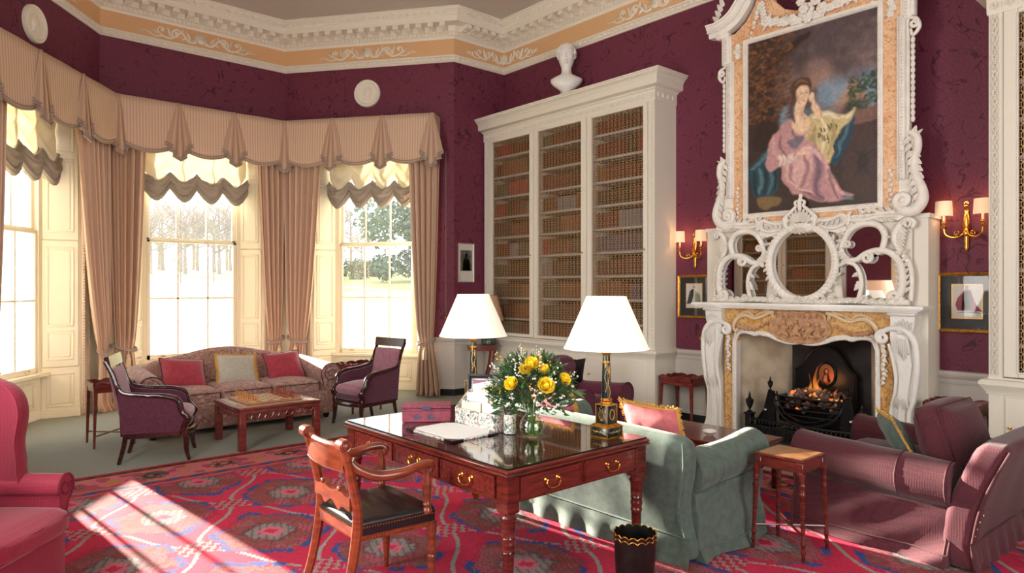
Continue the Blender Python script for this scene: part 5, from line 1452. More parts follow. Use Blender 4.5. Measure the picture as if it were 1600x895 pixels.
def striped(nm, fn, nu, nv, cols, parent=None, per=9, thick=.006):
    """cloth grid, stripes follow u"""
    U, V = np.meshgrid(np.linspace(0, 1, nu), np.linspace(0, 1, nv), indexing='ij')
    P = np.array([[fn(u, v) for v in np.linspace(0, 1, nv)] for u in np.linspace(0, 1, nu)])
    k = (np.arange(nu) % per < max(1, per // 3)).astype(float)[:, None, None]
    c = cols[0] * (1 - k) + cols[1] * k
    c = np.broadcast_to(c, (nu, nv, 3))
    me = np_grid_mesh(nm, P[..., 0], P[..., 1], P[..., 2], c, CLOTH)
    me.polygons.foreach_set('use_smooth', [True] * len(me.polygons))
    o = ob(nm, me, None, parent)
    md = o.modifiers.new('thickness', 'SOLIDIFY'); md.thickness = thick; md.offset = 0
    return o
pel = thing('pelmet', 'continuous tan striped pelmet with pleated tails round the bay windows', 'pelmet')
PZT = 4.22
spans = []
for T_, xa, xb in ((TD, .12, LD - .15), (TA, .15, LA - .15), (TB, .15, LB - .22)): spans.append((T_, xa, xb))
def tail(T_, x, y0, ang=0.0, ends=0):
    """pair of folded jabots hanging from one point"""
    Q = T_ @ Matrix.Translation((x, y0, 0)) @ Matrix.Rotation(ang, 4, 'Z')
    px = [-.18, -.09, -.15, -.05, -.09, 0, .09, .05, .15, .09, .18]
    py = [-.012, -.05, -.03, -.075, -.05, -.085, -.05, -.075, -.03, -.05, -.012]
    pz = [.60, .64, .68, .72, .76, .82, .76, .72, .68, .64, .60]
    N = 41
    bx = [lerp_list(px, N)[i] for i in range(N)]; by = lerp_list(py, N); bz = lerp_list(pz, N)
    def fn(u, v):
        i = min(int(round(u * (N - 1))), N - 1); s_ = v ** .85
        p = Q @ Vector((bx[i] * (.1 + .9 * s_), by[i] * (.15 + .85 * s_), PZT - v * bz[i])); return (p.x, p.y, p.z)
    o = striped('pleated_tail', fn, N, 12, (TAN2 * .95, TAN1 * .9), pel, 5, .004)
    b = MB(); pts = [fn(i / (N - 1), 1) for i in range(N)]
    b.tube(pts, .02, 6, flat=.6); b.tube([(p[0], p[1], p[2] + .036) for p in pts], .017, 6, flat=.6)
    ob('braid', b, BRAID, o)
for si, (T_, xa, xb) in enumerate(spans):
    for i in range(3):
        x0 = xa + (xb - xa) * i / 3; x1 = xa + (xb - xa) * (i + 1) / 3
        def pf_(u, v, x0=x0, x1=x1, T_=T_):
            h = .60 + .135 * sin(pi * u) ** .8
            p = T_ @ Vector((x0 + (x1 - x0) * u, -.3 - .02 * v - .012 * sin(pi * u) * v + .004 * sin(9 * u + 4 * v), PZT - v * h)); return (p.x, p.y, p.z)
        o = striped('swag_panel', pf_, 61, 8, (TAN1, TAN2), pel, 3, .008)
        b = MB(); pts = [pf_(k / 24, 1) for k in range(25)]
        b.tube(pts, .02, 6, flat=.6); b.tube([(p[0], p[1], p[2] + .035) for p in pts], .015, 6, flat=.6)
        ob('braid', b, BRAID, o)
        if not (i == 0 and si > 0): tail(T_, x0, -.315)
    if si < 2:
        tail(T_, xb, -.315, R(-26.6))
    else:
        tail(T_, xb - .03, -.31, R(10))
        def rf(u, v, xb=xb, T_=T_):
            p = T_ @ Vector((xb + .012 * sin(6 * u) * v, -.3 + .3 * u, PZT - v * (.62 + .16 * (1 - u) + .02 * sin(9 * u)))); return (p.x, p.y, p.z)
        striped('return_panel', rf, 31, 8, (TAN2, TAN1 * .85), pel, 4, .008)
m = MB()
for T_, xa, xb in spans: m.box(xa - .02, -.29, PZT - .03, xb + .0, .0, PZT, T_)
ob('pelmet_board', m, BLACK, pel)

ZTIE = .80
def curtain(label, T_, top, tie, bot, n, y0=-.17, seed=0, ztie=ZTIE, flip=1):
    t = thing('curtain', label, 'curtain', (0, 0, 0))
    q_ = random.Random(seed); ph = [q_.uniform(-.5, .5) for _ in range(n + 1)]
    amp = [q_.uniform(.7, 1.2) for _ in range(n + 1)]
    def edge(z):
        if z > ztie:
            s_ = (z - ztie) / (3.85 - ztie); e = s_ ** .62
            return tie[0] + (top[0] - tie[0]) * e, tie[1] + (top[1] - tie[1]) * e
        s_ = (ztie - z) / ztie; e = s_ ** .8
        return tie[0] + (bot[0] - tie[0]) * e, tie[1] + (bot[1] - tie[1]) * e
    def fn(u, v):
        z = 3.85 - v * 3.84
        a, b = edge(z); w = b - a
        i = int(u * n * .999); f = 2 * pi * n * u
        g = min(1, .35 + 1.6 * w)
        x = a + w * (u + .018 * sin(2 * f + ph[i]))
        cl = 1 - .55 * math.exp(-((z - ztie) / .12) ** 2)
        y = y0 - .055 * g * sin(f + .6 * sin(3 * u + seed)) * amp[i] * cl + .03 * (1 - cl) - .02 * sin(pi * u)
        if z < .12: y -= .03 * (1 - z / .12) * (1 + sin(f * .5 + seed)); x += .02 * sin(f) * (1 - z / .12)
        p = T_ @ Vector((x, y, max(z, .012))); return (p.x, p.y, p.z)
    striped('drape', fn, n * 16 + 1, 46, (TAN1 * 1.02, TAN2), t, 8, .005)
    b = MB(); pts = []
    for k in range(17):
        a = 2 * pi * k / 16; cx = (tie[0] + tie[1]) / 2; w = (tie[1] - tie[0]) / 2 + .035
        pts.append(T_ @ Vector((cx + w * cos(a), y0 - .075 * sin(a) - .01, ztie + .02 - .03 * sin(a) + .035 * cos(a) * flip)))
    b.tube(pts[:-1], .013, 7, closed=True); b.tube([p + Vector((0, 0, .022)) for p in pts[:-1]], .009, 6, closed=True)
    to = ob('tieback', b, BRAID, t)
    cx = (tie[0] + tie[1]) / 2 + .02
    b = MB(); Q = T_ @ Matrix.Translation((cx, y0 - .1, ztie - .04))
    b.tube([(0, 0, .04), (0, 0, -.03)], .006, 6, T=Q); b.ball((0, 0, -.045), (.024, .024, .022), 8, 6, Q); b.lathe([(.024, -.06), (.032, -.08), (.036, -.19), (.034, -.2), (.0, -.2)], 12, T=Q)
    ob('tassel', b, M('tassel_%d' % seed, S(206, 184, 150), .8), to)
    return t
curtain('tan striped curtain at the left edge, left side of the left bay window', TD, (.14, .62), (.2, .42), (.14, .46), 5, seed=6, flip=-1)
curtain('tan striped curtain at the right side of the left bay window', TD, (1.88, 2.72), (2.48, 2.68), (2.42, 2.74), 7, seed=1)
curtain('tan striped curtain at the left side of the middle bay window', TA, (.04, .54), (.16, .38), (.1, .44), 5, seed=2, flip=-1)
curtain('tan striped curtain at the right side of the middle bay window', TA, (2.06, 2.54), (2.26, 2.45), (2.2, 2.5), 5, seed=3)
curtain('tan striped curtain at the left side of the right bay window', TB, (.06, .71), (.17, .42), (.1, .46), 6, seed=4, flip=-1)
curtain('tan striped curtain with tassel beside the plum end wall', TB, (2.12, 2.64), (2.31, 2.52), (2.24, 2.66), 5, seed=5)

def blind(label, T_, L_):
    t = thing('festoon_blind', label, 'blind')
    c = L_ / 2; hw = .74; ns = 4
    def fn(u, v):
        k = u * ns; f = k - int(min(k, ns - 1e-6)); s_ = sin(pi * f)
        z = 3.86 - v * (.50 + .18 * s_ * v)
        y = .20 - .06 * s_ * v - .030 * sin(15 * (v + .16 * (1 - s_))) * (.25 + .75 * s_)
        p = T_ @ Vector((c - hw + 2 * hw * u, y, z)); return p
    m = MB(); m.grid(fn, 65, 30, flip=True); o = ob('gathered_silk', m, SILK, t, angle=80)
    md = o.modifiers.new('thickness', 'SOLIDIFY'); md.thickness = .004
    def base(u):
        k = u * ns; f = k - int(min(k, ns - 1e-6)); s_ = sin(pi * f); return s_
    def rf(u, v):
        s_ = base(u); a = 2 * pi * v
        rz = .085 + .035 * s_; ry = .06 + .03 * s_
        wr = .014 * sin(5 * a + 9 * u * ns + 2 * s_) + .01 * sin(9 * a + 4 * s_)
        z = 3.235 - .16 * s_ + (rz + wr) * sin(a) ; y = .19 - .03 * s_ + (ry + wr) * cos(a)
        return T_ @ Vector((c - hw - .01 + 2 * (hw + .01) * u, y, z))
    m = MB(); m.grid(rf, 97, 40, closed_v=True); ob('ruched_hem', m, RUFF, t, angle=80)
    def rf2(u, v):
        s_ = base(u); a = 2 * pi * v; wr = .008 * sin(6 * a + 11 * u * ns)
        return T_ @ Vector((c - hw - .01 + 2 * (hw + .01) * u, .17 - .05 * s_ + (.035 + wr) * cos(a), 3.13 - .19 * s_ + (.05 + wr) * sin(a)))
    m = MB(); m.grid(rf2, 81, 24, closed_v=True); ob('hem_frill', m, RUFF, t, angle=80)
    return t
blind('gathered cream silk blind in the left bay window', TD, LD)
blind('gathered cream silk blind in the middle bay window', TA, LA)
blind('gathered cream silk blind in the right bay window', TB, LB)

# ---- plaster roundels
def roundel(label, T_, x, z, flip=1):
    Q = T_ @ Matrix.Translation((x, 0, z)) @ Matrix.Rotation(R(90), 4, 'X')
    t = thing('plaster_roundel', label, 'medallion')
    m = MB(); m.lathe([(.155, .02), (.16, .035), (.168, .042), (.176, .04), (.18, .03), (.19, .036), (.205, .04), (.212, .03), (.213, 0), (0, 0)][::-1], 40, T=Q); ob('rim', m, PLASTER, t)
    m = MB(); m.lathe([(0, 0), (.16, .0), (.16, .016), (0, .02)], 36, T=Q)
    f = flip; prof = [(-.02, .1), (.03, .095), (.055, .06), (.055, .04), (.075, .015), (.06, .008), (.062, -.015), (.045, -.03), (.03, -.035), (.03, -.07), (.07, -.1), (-.07, -.11), (-.05, -.05), (-.06, 0), (-.065, .05)]
    vs = [(f * x_ * 1.0, z_, .02) for x_, z_ in prof] + [(f * x_ * .72 - f * .004, z_ * .78, .042) for x_, z_ in prof] + [(f * -.01, 0, .05)]
    n = len(prof); fs = [(i, (i + 1) % n, n + (i + 1) % n, n + i) for i in range(n)] + [(n + i, n + (i + 1) % n, 2 * n) for i in range(n)]
    if f > 0: fs = [q[::-1] for q in fs]
    m.add(vs, fs, Q)
    for k in range(12): a = R(60 + k * 14); m.ball((f * (-.012 + .055 * cos(a)), .045 + .05 * sin(a), .04), (.016, .014, .012), 6, 4, Q)
    ob('profile_head', m, PLASTER, t)
roundel('round white plaster medallion above the left bay window', TD, LD / 2 - .04, 4.64)
roundel('round white plaster medallion above the right bay window', TB, LB / 2, 4.65, -1)

# ---- bell cord beside the end curtain
bcord = thing('bell_pull', 'thin hanging bell pull with brass knob beside the end curtain', 'bell pull')
m = MB(); m.tube([T_ @ Vector((LB - .12, -.02, z)) for z in (3.7, 2.4, 1.19)], .004, 5); ob('cord', m, BRAID, bcord)
m = MB(); m.lathe([(0, -.035), (.012, -.03), (.016, -.015), (.01, 0), (.004, .01), (0, .012)], 10, T=TB @ Matrix.Translation((LB - .12, -.02, 1.19))); ob('knob', m, BRASS, bcord)

# ---- wall lights
SHADE = emit('lit_candle_shade', S(250, 214, 172), .42)
CANDLE = M('candle_card', S(244, 232, 204), .5)
def sconce(label, y, z):
    t = thing('wall_light', label, 'wall light', (XR, y, z), R(-90))     # local x to the right along the wall, -y into the room
    m = MB()
    m.lathe([(.0, .18), (.012, .17), (.02, .15), (.014, .13), (.02, .11), (.028, .08), (.024, .03), (.026, 0), (.034, -.02), (.024, -.04), (.022, -.1), (.018, -.16), (.022, -.17), (.012, -.2), (.008, -.215), (.0, -.22)], 12, sy=.6, c=(0, -.02, 0))
    m.ball((0, -.03, .2), (.02, .014, .02), 8, 6); m.tube(spiral((0, .215), .02, 1.2, 0, 1, 10, .3, y=-.025), .006, 5)
    for k in (-1, 1): leafblade(m, (k * .012, -.06), (k * .03, .04), .012, y=-.03)
    m.ball((0, -.035, -.05), (.03, .02, .03), 8, 6)
    ob('backplate', m, BRASS, t)
    for sg in (-1, 1):
        m = MB()
        m.tube([(sg * x, -.03 - .09 * (x / .15), zz) for x, _, zz in s2([(.015, -.05), (.05, -.08), (.1, -.085), (.14, -.06), (.15, -.02), (.15, .0)], 0)], [.007, .009, .009, .009, .008, .008], 7)
        m.tube([(sg * x, -.05 - .05 * (x / .15), zz) for x, _, zz in spiral((.06, -.05), .025, 1.2, R(260), 1, 10, .3)], .006, 6)
        m.lathe([(.0, -.01), (.012, -.005), (.026, .006), (.028, .012), (.012, .016), (.01, .03), (.018, .04), (.02, .05), (.014, .062), (0, .065)], 12, c=(sg * .15, -.12, 0))
        a = ob('arm', m, BRASS, t)
        m = MB(); m.lathe([(.011, .06), (.011, .135), (0, .137)], 10, c=(sg * .15, -.12, 0)); ob('candle_tube', m, CANDLE, a)
        m = MB(); m.lathe([(.072, .105), (.066, .24)], 20, c=(sg * .15, -.12, 0), a0=R(-182), a1=R(2)); m.lathe([(.070, .105), (.064, .24)], 20, c=(sg * .15, -.12, 0), a0=R(-182), a1=R(2))
        ob('half_shade', m, SHADE, a)
        l = bpy.data.lights.new('bulb', 'POINT'); l.energy = .8; l.color = (1, .6, .3); l.shadow_soft_size = .02
        lo_ = bpy.data.objects.new('bulb', l); COL.objects.link(lo_); lo_.parent = a; lo_.location = (sg * .15, -.105, .17)
    return t
sconce('brass twin-arm wall light with lit half shades left of the chimneypiece', 4.77, 2.08)
sconce('brass twin-arm wall light with lit half shades right of the chimneypiece', 1.93, 2.18)

# ---- framed pictures
PAPER = M('print_paper', S(214, 208, 198), .6)
PGLASS = glass_mat('picture_glass', 0, gloss=.03)
MOUNTB = M('black_mount', S(14, 12, 13), .5)
GREYINK = M('grey_ink', S(70, 66, 66), .7, col2=S(120, 114, 108), nscale=14)
def picture(label, T_, x0, z0, x1, z1, mount, fig, frame=GOLD, fw=.03):
    t = thing('framed_print', label, 'picture')
    m = MB(); 
    rectframe(m, x0 + fw, z0 + fw, x1 - fw, z1 - fw, [(0, -.008), (0, -.014), (.006, -.02), (fw * .5, -.026), (fw * .8, -.03), (fw, -.024), (fw, .0)], T_)
    ob('frame', m, frame, t, angle=25)
    m = MB(); m.box(x0 + .01, -.012, z0 + .01, x1 - .01, -.002, z1 - .01, T_); ob('mount', m, mount, t)
    w, h = x1 - x0, z1 - z0
    a0, a1, b0, b1 = x0 + w * .26, x1 - w * .24, z0 + h * .24, z1 - h * .2
    if mount is not MOUNTB: a0, a1, b0, b1 = x0 + w * .16, x1 - w * .16, z0 + h * .24, z1 - h * .14
    m = MB(); m.box(a0, -.0135, b0, a1, -.011, b1, T_); sh = ob('sheet', m, PAPER, t)
    if mount is MOUNTB:
        m = MB(); rectframe(m, a0, b0, a1, b1, [(-.002, -.0138), (.006, -.0138)], T_); ob('gilt_slip', m, GOLDPAINT, t)
    cx, cz = (a0 + a1) / 2, (b0 + b1) / 2; s_ = (b1 - b0)
    for (poly, mt) in fig:
        m = MB(); m.prism([(cx + px_ * s_, cz + pz_ * s_) for px_, pz_ in poly], -.0145, -.013, 'y', T_); ob('drawn_figure', m, mt, sh)
    m = MB(); m.box(x0 + fw, -.0165, z0 + fw, x1 - fw, -.0155, z1 - fw, T_); ob('glazing', m, PGLASS, t)
    return t
RED = M('print_red', S(140, 46, 54), .6); PALE = M('print_pale', S(206, 196, 186), .6); FLESH = M('print_flesh', S(196, 156, 136), .6); GREENI = M('print_green', S(110, 134, 118), .6); DKI = M('print_dark', S(52, 52, 54), .6); SHD = M('print_grey', S(150, 146, 144), .6)
def circ(cx, cz, r, n=10): return [(cx + r * cos(2 * pi * k / n), cz + r * sin(2 * pi * k / n)) for k in range(n)]
figR = [([(-.3, -.34), (.42, -.36), (.2, -.28)], SHD), ([(-.05, .34), (.1, .34), (.16, .1), (.24, -.1), (.4, -.3), (.1, -.28), (-.24, -.28), (-.3, -.1), (-.24, .1)], RED), ([(-.09, .3), (.08, .3), (.1, -.0), (.08, -.29), (-.14, -.29), (-.12, 0)], PALE), (circ(0, .39, .055), FLESH), ([(-.05, .42), (.05, .42), (.03, .47), (-.03, .47)], SHD)]
figL = [([(-.42, -.34), (.4, -.34), (.3, -.28), (-.36, -.28)], SHD), ([(-.02, .3), (-.2, .2), (-.34, -.32), (-.14, -.32), (-.02, 0)], DKI), ([(0, .28), (-.08, .1), (-.1, -.32), (.02, -.32), (.06, .1)], PALE), ([(.06, .1), (.28, .06), (.34, -.32), (.04, -.32)], GREENI), ([(.02, .2), (.2, .14), (.28, .06), (.1, .1)], GOLDPAINT), (circ(0, .36, .06), FLESH)]
figE = [([(-.3, -.42), (.3, -.42), (.3, .44), (-.3, .44)], GREYINK), ([(-.2, -.4), (.22, -.4), (.18, .02), (.06, .14), (-.08, .14), (-.18, .02)], DKI), (circ(0, .24, .08), FLESH), ([(-.03, .14), (.04, .14), (.02, -.05)], PALE)]
TRW = Matrix(((0, 1, 0, XR), (-1, 0, 0, 0), (0, 0, 1, 0), (0, 0, 0, 1)))    # local x = -Y
picture('framed print of a robed figure in red, right of the chimneypiece', TRW, -2.167, 1.235, -1.70, 1.775, MOUNTB, figR)
picture('framed print of robed figure in grey-green, left of the chimneypiece', TRW, -5.02, 1.265, -4.57, 1.79, MOUNTB, figL)
TCW = Matrix(((1, 0, 0, 0), (0, 1, 0, YC), (0, 0, 1, 0), (0, 0, 0, 1)))
SILVERF = M('silvered_frame', S(206, 200, 180), .4, .3)
picture('framed dark portrait engraving on end wall left of the bookcase', TCW, 6.225, 1.715, 6.52, 2.31, PAPER, figE, SILVERF, .018)
bp = thing('bell_push', 'round brass bell push on the plum wall by the chimneypiece', 'bell push')
m = MB(); m.lathe([(0, .012), (.012, .012), (.014, .006), (.034, .008), (.038, .0), (0, 0)][::-1], 18, T=TRW @ Matrix.Translation((-4.69, 0, 1.03)) @ Matrix.Rotation(R(90), 4, 'X')); ob('plate', m, BRASS, bp)
m = MB(); m.ball((-4.69, -.014, 1.03), (.01, .006, .01), 8, 6, TRW); ob('button', m, WMARBLE, bp)
# ------------------------------------------------------------ rug
def make_rug():
    x0, x1, y0, y1 = -.6, 5.75, -.8, 6.87; st = .0125
    xs = np.arange(x0, x1 + st / 2, st); ys = np.arange(y0, y1 + st / 2, st)
    X, Y = np.meshgrid(xs, ys, indexing='ij')
    g = np.random.default_rng(3)
    def noise(sc, seed):
        q = np.random.default_rng(seed).random((64, 64)); a = (X - x0) / sc; b = (Y - y0) / sc
        i = a.astype(int); j = b.astype(int); s = a - i; t = b - j; s = s * s * (3 - 2 * s); t = t * t * (3 - 2 * t); i %= 63; j %= 63
        return (q[i, j] * (1 - s) + q[i + 1, j] * s) * (1 - t) + (q[i, j + 1] * (1 - s) + q[i + 1, j + 1] * s) * t
    n1, n2, n3 = noise(.35, 1), noise(.09, 2), noise(.04, 4)
    c = lambda r_, g_, b_: np.array([lin(r_), lin(g_), lin(b_)])
    red, pink, blue, grey, brown, dark, gold = c(196, 52, 80), c(206, 110, 126), c(66, 82, 140), c(154, 152, 146), c(150, 76, 76), c(72, 54, 66), c(196, 142, 74)
    C = np.zeros(X.shape + (3,)); C[:] = red; C *= (.88 + .24 * n1)[..., None]
    def put(m, col, k=1.0): C[m] = C[m] * (1 - k) + col * k
    # staggered medallions
    PX, PY = .925, 1.53
    best = np.full(X.shape, 9.); BX = np.zeros_like(X); BY = np.zeros_like(X)
    for ox, oy in ((1.8, 6.05), (1.8 + PX / 2, 6.05 - PY / 2)):
        dx = (X - ox + PX / 2) % PX - PX / 2; dy = (Y - oy + PY / 2) % PY - PY / 2
        r_ = np.maximum(np.abs(dx) / .31, np.abs(dx) / .52 + np.abs(dy) / .43)
        m = r_ < best; best[m] = r_[m]; BX[m] = dx[m]; BY[m] = dy[m]
        # knots halfway between neighbours in a row, and lines joining them
        kx = (X - ox) % PX - PX / 2; ky = dy
        if ox == 1.8: K1 = (kx.copy(), ky.copy())
        else: K2 = (kx.copy(), ky.copy())
    tri = np.abs(((BX * 1.0 + BY * .6) / .05) % 1 - .5) * 2 + np.abs(((BX * .7 - BY) / .06) % 1 - .5) * 2
    rr = best + .12 * (tri - 1) * .5 + .18 * (np.floor(n2 * 5) / 5 - .5)
    hatch = (np.abs(((BX * .9 + np.abs(BY) * .5 + .02 * n3) / .034) % 1 - .5) < .13)
    # lattice lines: between a knot and its four diagonal neighbours
    for (kx, ky) in (K1, K2):
        for sx in (-1, 1):
            for sy in (-1, 1):
                ex, ey = sx * PX / 2, sy * PY / 2
                t = np.clip((kx * ex + ky * ey) / (ex * ex + ey * ey), 0, 1)
                bow = .035 * np.sin(2 * pi * t)
                L = hypot(ex, ey); nx_, ny_ = -ey / L, ex / L
                d = np.hypot(kx - t * ex - nx_ * bow, ky - t * ey - ny_ * bow)
                put((d < .0125) & (t > .08) & (t < .92), grey)
    put(rr < 1.06, blue); put((rr < 1.06) & (n2 + .25 * np.sin(BX * 9 + BY * 7) > .62), red * .9)
    put(rr < .93, brown); put((rr < .93) & hatch & (n3 > .35), dark, .45); put((rr < .93) & (n2 > .55) & ~hatch, pink * .8, .55); put((rr < .93) & (n3 < .3), c(120, 96, 92), .6)
    r2 = best + .12 * (np.floor(n3 * 4) / 4 - .5) + .06 * (tri - 1)
    put((r2 < .46), c(142, 132, 128)); put((r2 < .5) & (r2 > .42), dark, .5); put((r2 < .46) & (np.abs(((BX - BY * .4) / .05) % 1 - .5) < .12), c(92, 80, 84), .8); put((r2 < .22), pink); put((r2 < .1), red)
    for (kx, ky) in (K1, K2):
        box = (np.abs(kx) + .25 * np.abs(ky) < .13) & (np.abs(ky) < .105)
        a = np.floor(kx / .0125) * .0125; b = np.floor(ky / .0125) * .0125
        l = (np.abs((a + b * .8) / .07 % 1 - .5) < .17) & (np.abs(((a - b * .8) / .035) % 2 - 1) < .75) | (np.abs(((a - b * .8) / .07) % 1 - .5) < .15) & (np.abs(((a + b * .8) / .035) % 2 - 1) > .6)
        put(box & l, grey); put(box & ~l, red * .85)
    # border
    e = np.minimum(np.minimum(X - x0, x1 - X), np.minimum(Y - y0, y1 - Y))
    s = np.where((np.minimum(Y - y0, y1 - Y) < np.minimum(X - x0, x1 - X)), X, Y)
    b = e < .70
    put(b, c(192, 72, 92)); put(e < .05, c(188, 44, 62))
    put((e > .05) & (e < .13), c(120, 60, 72)); put((e > .06) & (e < .12) & (np.abs((s / .12 + (e - .09) * 4) % 1 - .5) < .28), dark)
    put((e > .13) & (e < .15), gold)
    fl = np.hypot(((s + .0) % .62) - .31, (e - .33) * 1.25) + .05 * (n2 - .5)
    put((e > .15) & (e < .51), c(204, 116, 128)); put((e > .15) & (e < .51) & (n2 > .6), c(180, 80, 98))
    put((fl < .15) & (e > .15) & (e < .51) & (hatch | (n3 > .6)), c(90, 92, 74)); put((fl < .08) & (e > .15), c(104, 44, 66)); put((fl < .035), gold)
    f2 = np.hypot(((s + .31) % .62) - .31, (e - .33) * 1.4); put((f2 < .09) & (e > .15) & (e < .51) & (n3 > .45), gold * .9)
    put((e > .51) & (e < .535), gold); put((e > .535) & (e < .64), c(170, 66, 84)); put((e > .55) & (e < .63) & (np.abs(((s / .2 + np.floor(e / .0125) * .09)) % 1 - .5) < .3), blue); put((e > .64) & (e < .66), c(196, 120, 96)); put((e > .66) & (e < .70), red)
    C[:] = np.clip(C * (.9 + .2 * g.random(X.shape))[..., None], 0, 1)
    Z = .005 + .003 * n1
    ed = e < st * .6; Z[ed] = .001
    me = np_grid_mesh('rug', X, Y, Z, C, vcol_mat('rug_pile', .92, .5, 170, .1, .25, 220))
    me.polygons.foreach_set('use_smooth', [True] * len(me.polygons))
    o = ob('patterned_rug', me, None)
    tag(o, 'large red Turkish rug with blue-edged medallions and pink border, under the desk', 'rug')
make_rug()

# ------------------------------------------------------------ upholstery
def fabric(name, c1, c2, sc, rough=.8, sheen=.2, bs=.25, kind='check'):
    m, nt, b = newmat(name); v = coords(nt)
    b.inputs['Roughness'].default_value = rough; b.inputs['Specular IOR Level'].default_value = .25; b.inputs['Sheen Weight'].default_value = sheen
    if kind == 'check':
        ck = nd(nt, 'ShaderNodeTexVoronoi', Scale=sc, distance='CHEBYCHEV'); ck.inputs['Randomness'].default_value = .15; lk(nt, v, ck.inputs['Vector']); f = ck.outputs['Distance']
        lk(nt, ramp(nt, f, [(.2, c1), (.55, c2)]), b.inputs['Base Color'])
    elif kind == 'noise':
        n = nd(nt, 'ShaderNodeTexNoise', Scale=sc, Detail=4.0); lk(nt, v, n.inputs['Vector']); f = n.outputs['Fac']
        lk(nt, ramp(nt, f, [(.35, c1), (.65, c2)]), b.inputs['Base Color'])
    elif kind == 'paisley':
        n = nd(nt, 'ShaderNodeTexNoise', Scale=sc * .45, Detail=1.0, Distortion=.8); lk(nt, v, n.inputs['Vector'])
        w = nd(nt, 'ShaderNodeMath', operation='MULTIPLY'); lk(nt, n.outputs['Fac'], w.inputs[0]); w.inputs[1].default_value = 70
        s_ = nd(nt, 'ShaderNodeMath', operation='SINE'); lk(nt, w.outputs[0], s_.inputs[0])
        vo = nd(nt, 'ShaderNodeTexVoronoi', Scale=sc); lk(nt, v, vo.inputs['Vector'])
        f = s_.outputs[0]
        a = ramp(nt, f, [(.0, c1), (.35, c2), (.8, S(150, 112, 104))])
        bcol = ramp(nt, vo.outputs['Distance'], [(.1, S(206, 176, 160)), (.22, c1), (.4, c2)])
        mx = nd(nt, 'ShaderNodeMix', data_type='RGBA'); mx.inputs[0].default_value = .42; lk(nt, a, mx.inputs[6]); lk(nt, bcol, mx.inputs[7]); lk(nt, mx.outputs[2], b.inputs['Base Color'])
    n2 = nd(nt, 'ShaderNodeTexNoise', Scale=260); lk(nt, v, n2.inputs['Vector'])
    if kind == 'check': bump(nt, b, f, bs, .004)
    else: bump(nt, b, n2.outputs['Fac'], bs, .004)
    return m
PLUMWEAVE = fabric('plum_weave', S(92, 40, 48), S(68, 27, 37), 70)
PLUMFAR = fabric('deep_plum_cloth', S(96, 34, 58), S(84, 28, 50), 60, kind='noise')
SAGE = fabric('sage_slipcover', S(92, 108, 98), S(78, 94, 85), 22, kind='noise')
PAISLEY = fabric('paisley_cloth', S(196, 160, 146), S(146, 104, 98), 13, kind='paisley')
BERG = fabric('bergere_plum', S(96, 48, 68), S(82, 38, 58), 30, kind='noise', sheen=.35)
BERGL = fabric('bergere_seat_plum', S(164, 108, 124), S(146, 92, 110), 30, kind='noise', sheen=.5)
WINGF = fabric('wing_red', S(146, 36, 60), S(126, 28, 52), 60, .65, kind='check')
ROSE = fabric('rose_velvet', S(178, 60, 78), S(160, 48, 66), 20, .7, .6, kind='noise')
PALEC = fabric('pale_grey_cloth', S(198, 192, 178), S(182, 178, 166), 40, kind='noise')
PINKC = fabric('pink_cloth', S(206, 116, 120), S(186, 92, 100), 20, kind='noise')
FRINGE = M('gold_fringe', S(214, 164, 80), .8, bumps=.6, bscale=200)
DKPIPE = M('dark_piping', S(78, 36, 40), .8)

def wrinkle(p, s=1.0, k=1.0):
    return s * (.006 * sin(7 * k * p[0] + 3 * p[2] * k) * sin(5 * k * p[1] + 9 * p[2] * k + 1) + .004 * sin(17 * k * p[0] - 11 * p[1] * k + 5 * p[2]))
def pillow_bm(w, h, t, n=14, pinch=.07):
    m = MB()
    def side(sg):
        def fn(u, v):
            a, b = 2 * u - 1, 2 * v - 1
            x = w / 2 * a * (1 - pinch * (1 - b * b) * 1.0 + .0); z = h / 2 * b * (1 - pinch * (1 - a * a))
            th = t / 2 * ((1 - a ** 4) * (1 - b ** 4)) ** .6
            return (x, sg * th + .004 * sin(9 * a) * sin(7 * b + 1) * (1 - a * a) * (1 - b * b), z + h / 2)
        return fn
    m.grid(side(-1), n, n, flip=False); m.grid(side(1), n, n, flip=True)
    return m
def outline(w, h, pinch, k=14):
    pts = []
    for i in range(4):
        for q in range(k):
            t = -1 + 2 * q / k
            a, b = ((t, -1), (1, t), (-t, 1), (-1, -t))[i]
            pts.append((w / 2 * a * (1 - pinch * (1 - b * b)), 0, h / 2 * b * (1 - pinch * (1 - a * a)) + h / 2))
    return pts
def cushion(label, mat, edge, w, h, t, loc, rz, tilt, roll=0, fringe=False, group=None, name='cushion'):
    c = thing(name, label, 'cushion', loc, rz, group)
    Q = Matrix.Rotation(tilt, 4, 'X') @ Matrix.Rotation(roll, 4, 'Y')
    m = MB(); m.merge(pillow_bm(w, h, t), Q); ob('cover', m, mat, c, angle=180)
    pts = [Q @ Vector(p) for p in outline(w, h, .07)]
    m = MB()
    if fringe:
        q_ = random.Random(hash(label) % 99); n = len(pts); ce = Q @ Vector((0, 0, h / 2))
        for i in range(n):
            a, b = pts[i], pts[(i + 1) % n]
            for k in range(5):
                p = a.lerp(b, k / 5); d = (p - ce).normalized(); e = p + d * q_.uniform(.026, .036) + Vector((q_.gauss(0, .004), q_.gauss(0, .004), q_.gauss(0, .004) - .004))
                m.tube([p - d * .006, p.lerp(e, .5) + Vector((0, 0, .002)), e], [.0055, .005, .003], 4)
        m.tube(pts, .008, 6, closed=True); ob('fringe', m, FRINGE, c)
    else:
        m.tube(pts, .006, 6, closed=True); ob('piping', m, edge, c)
    return c

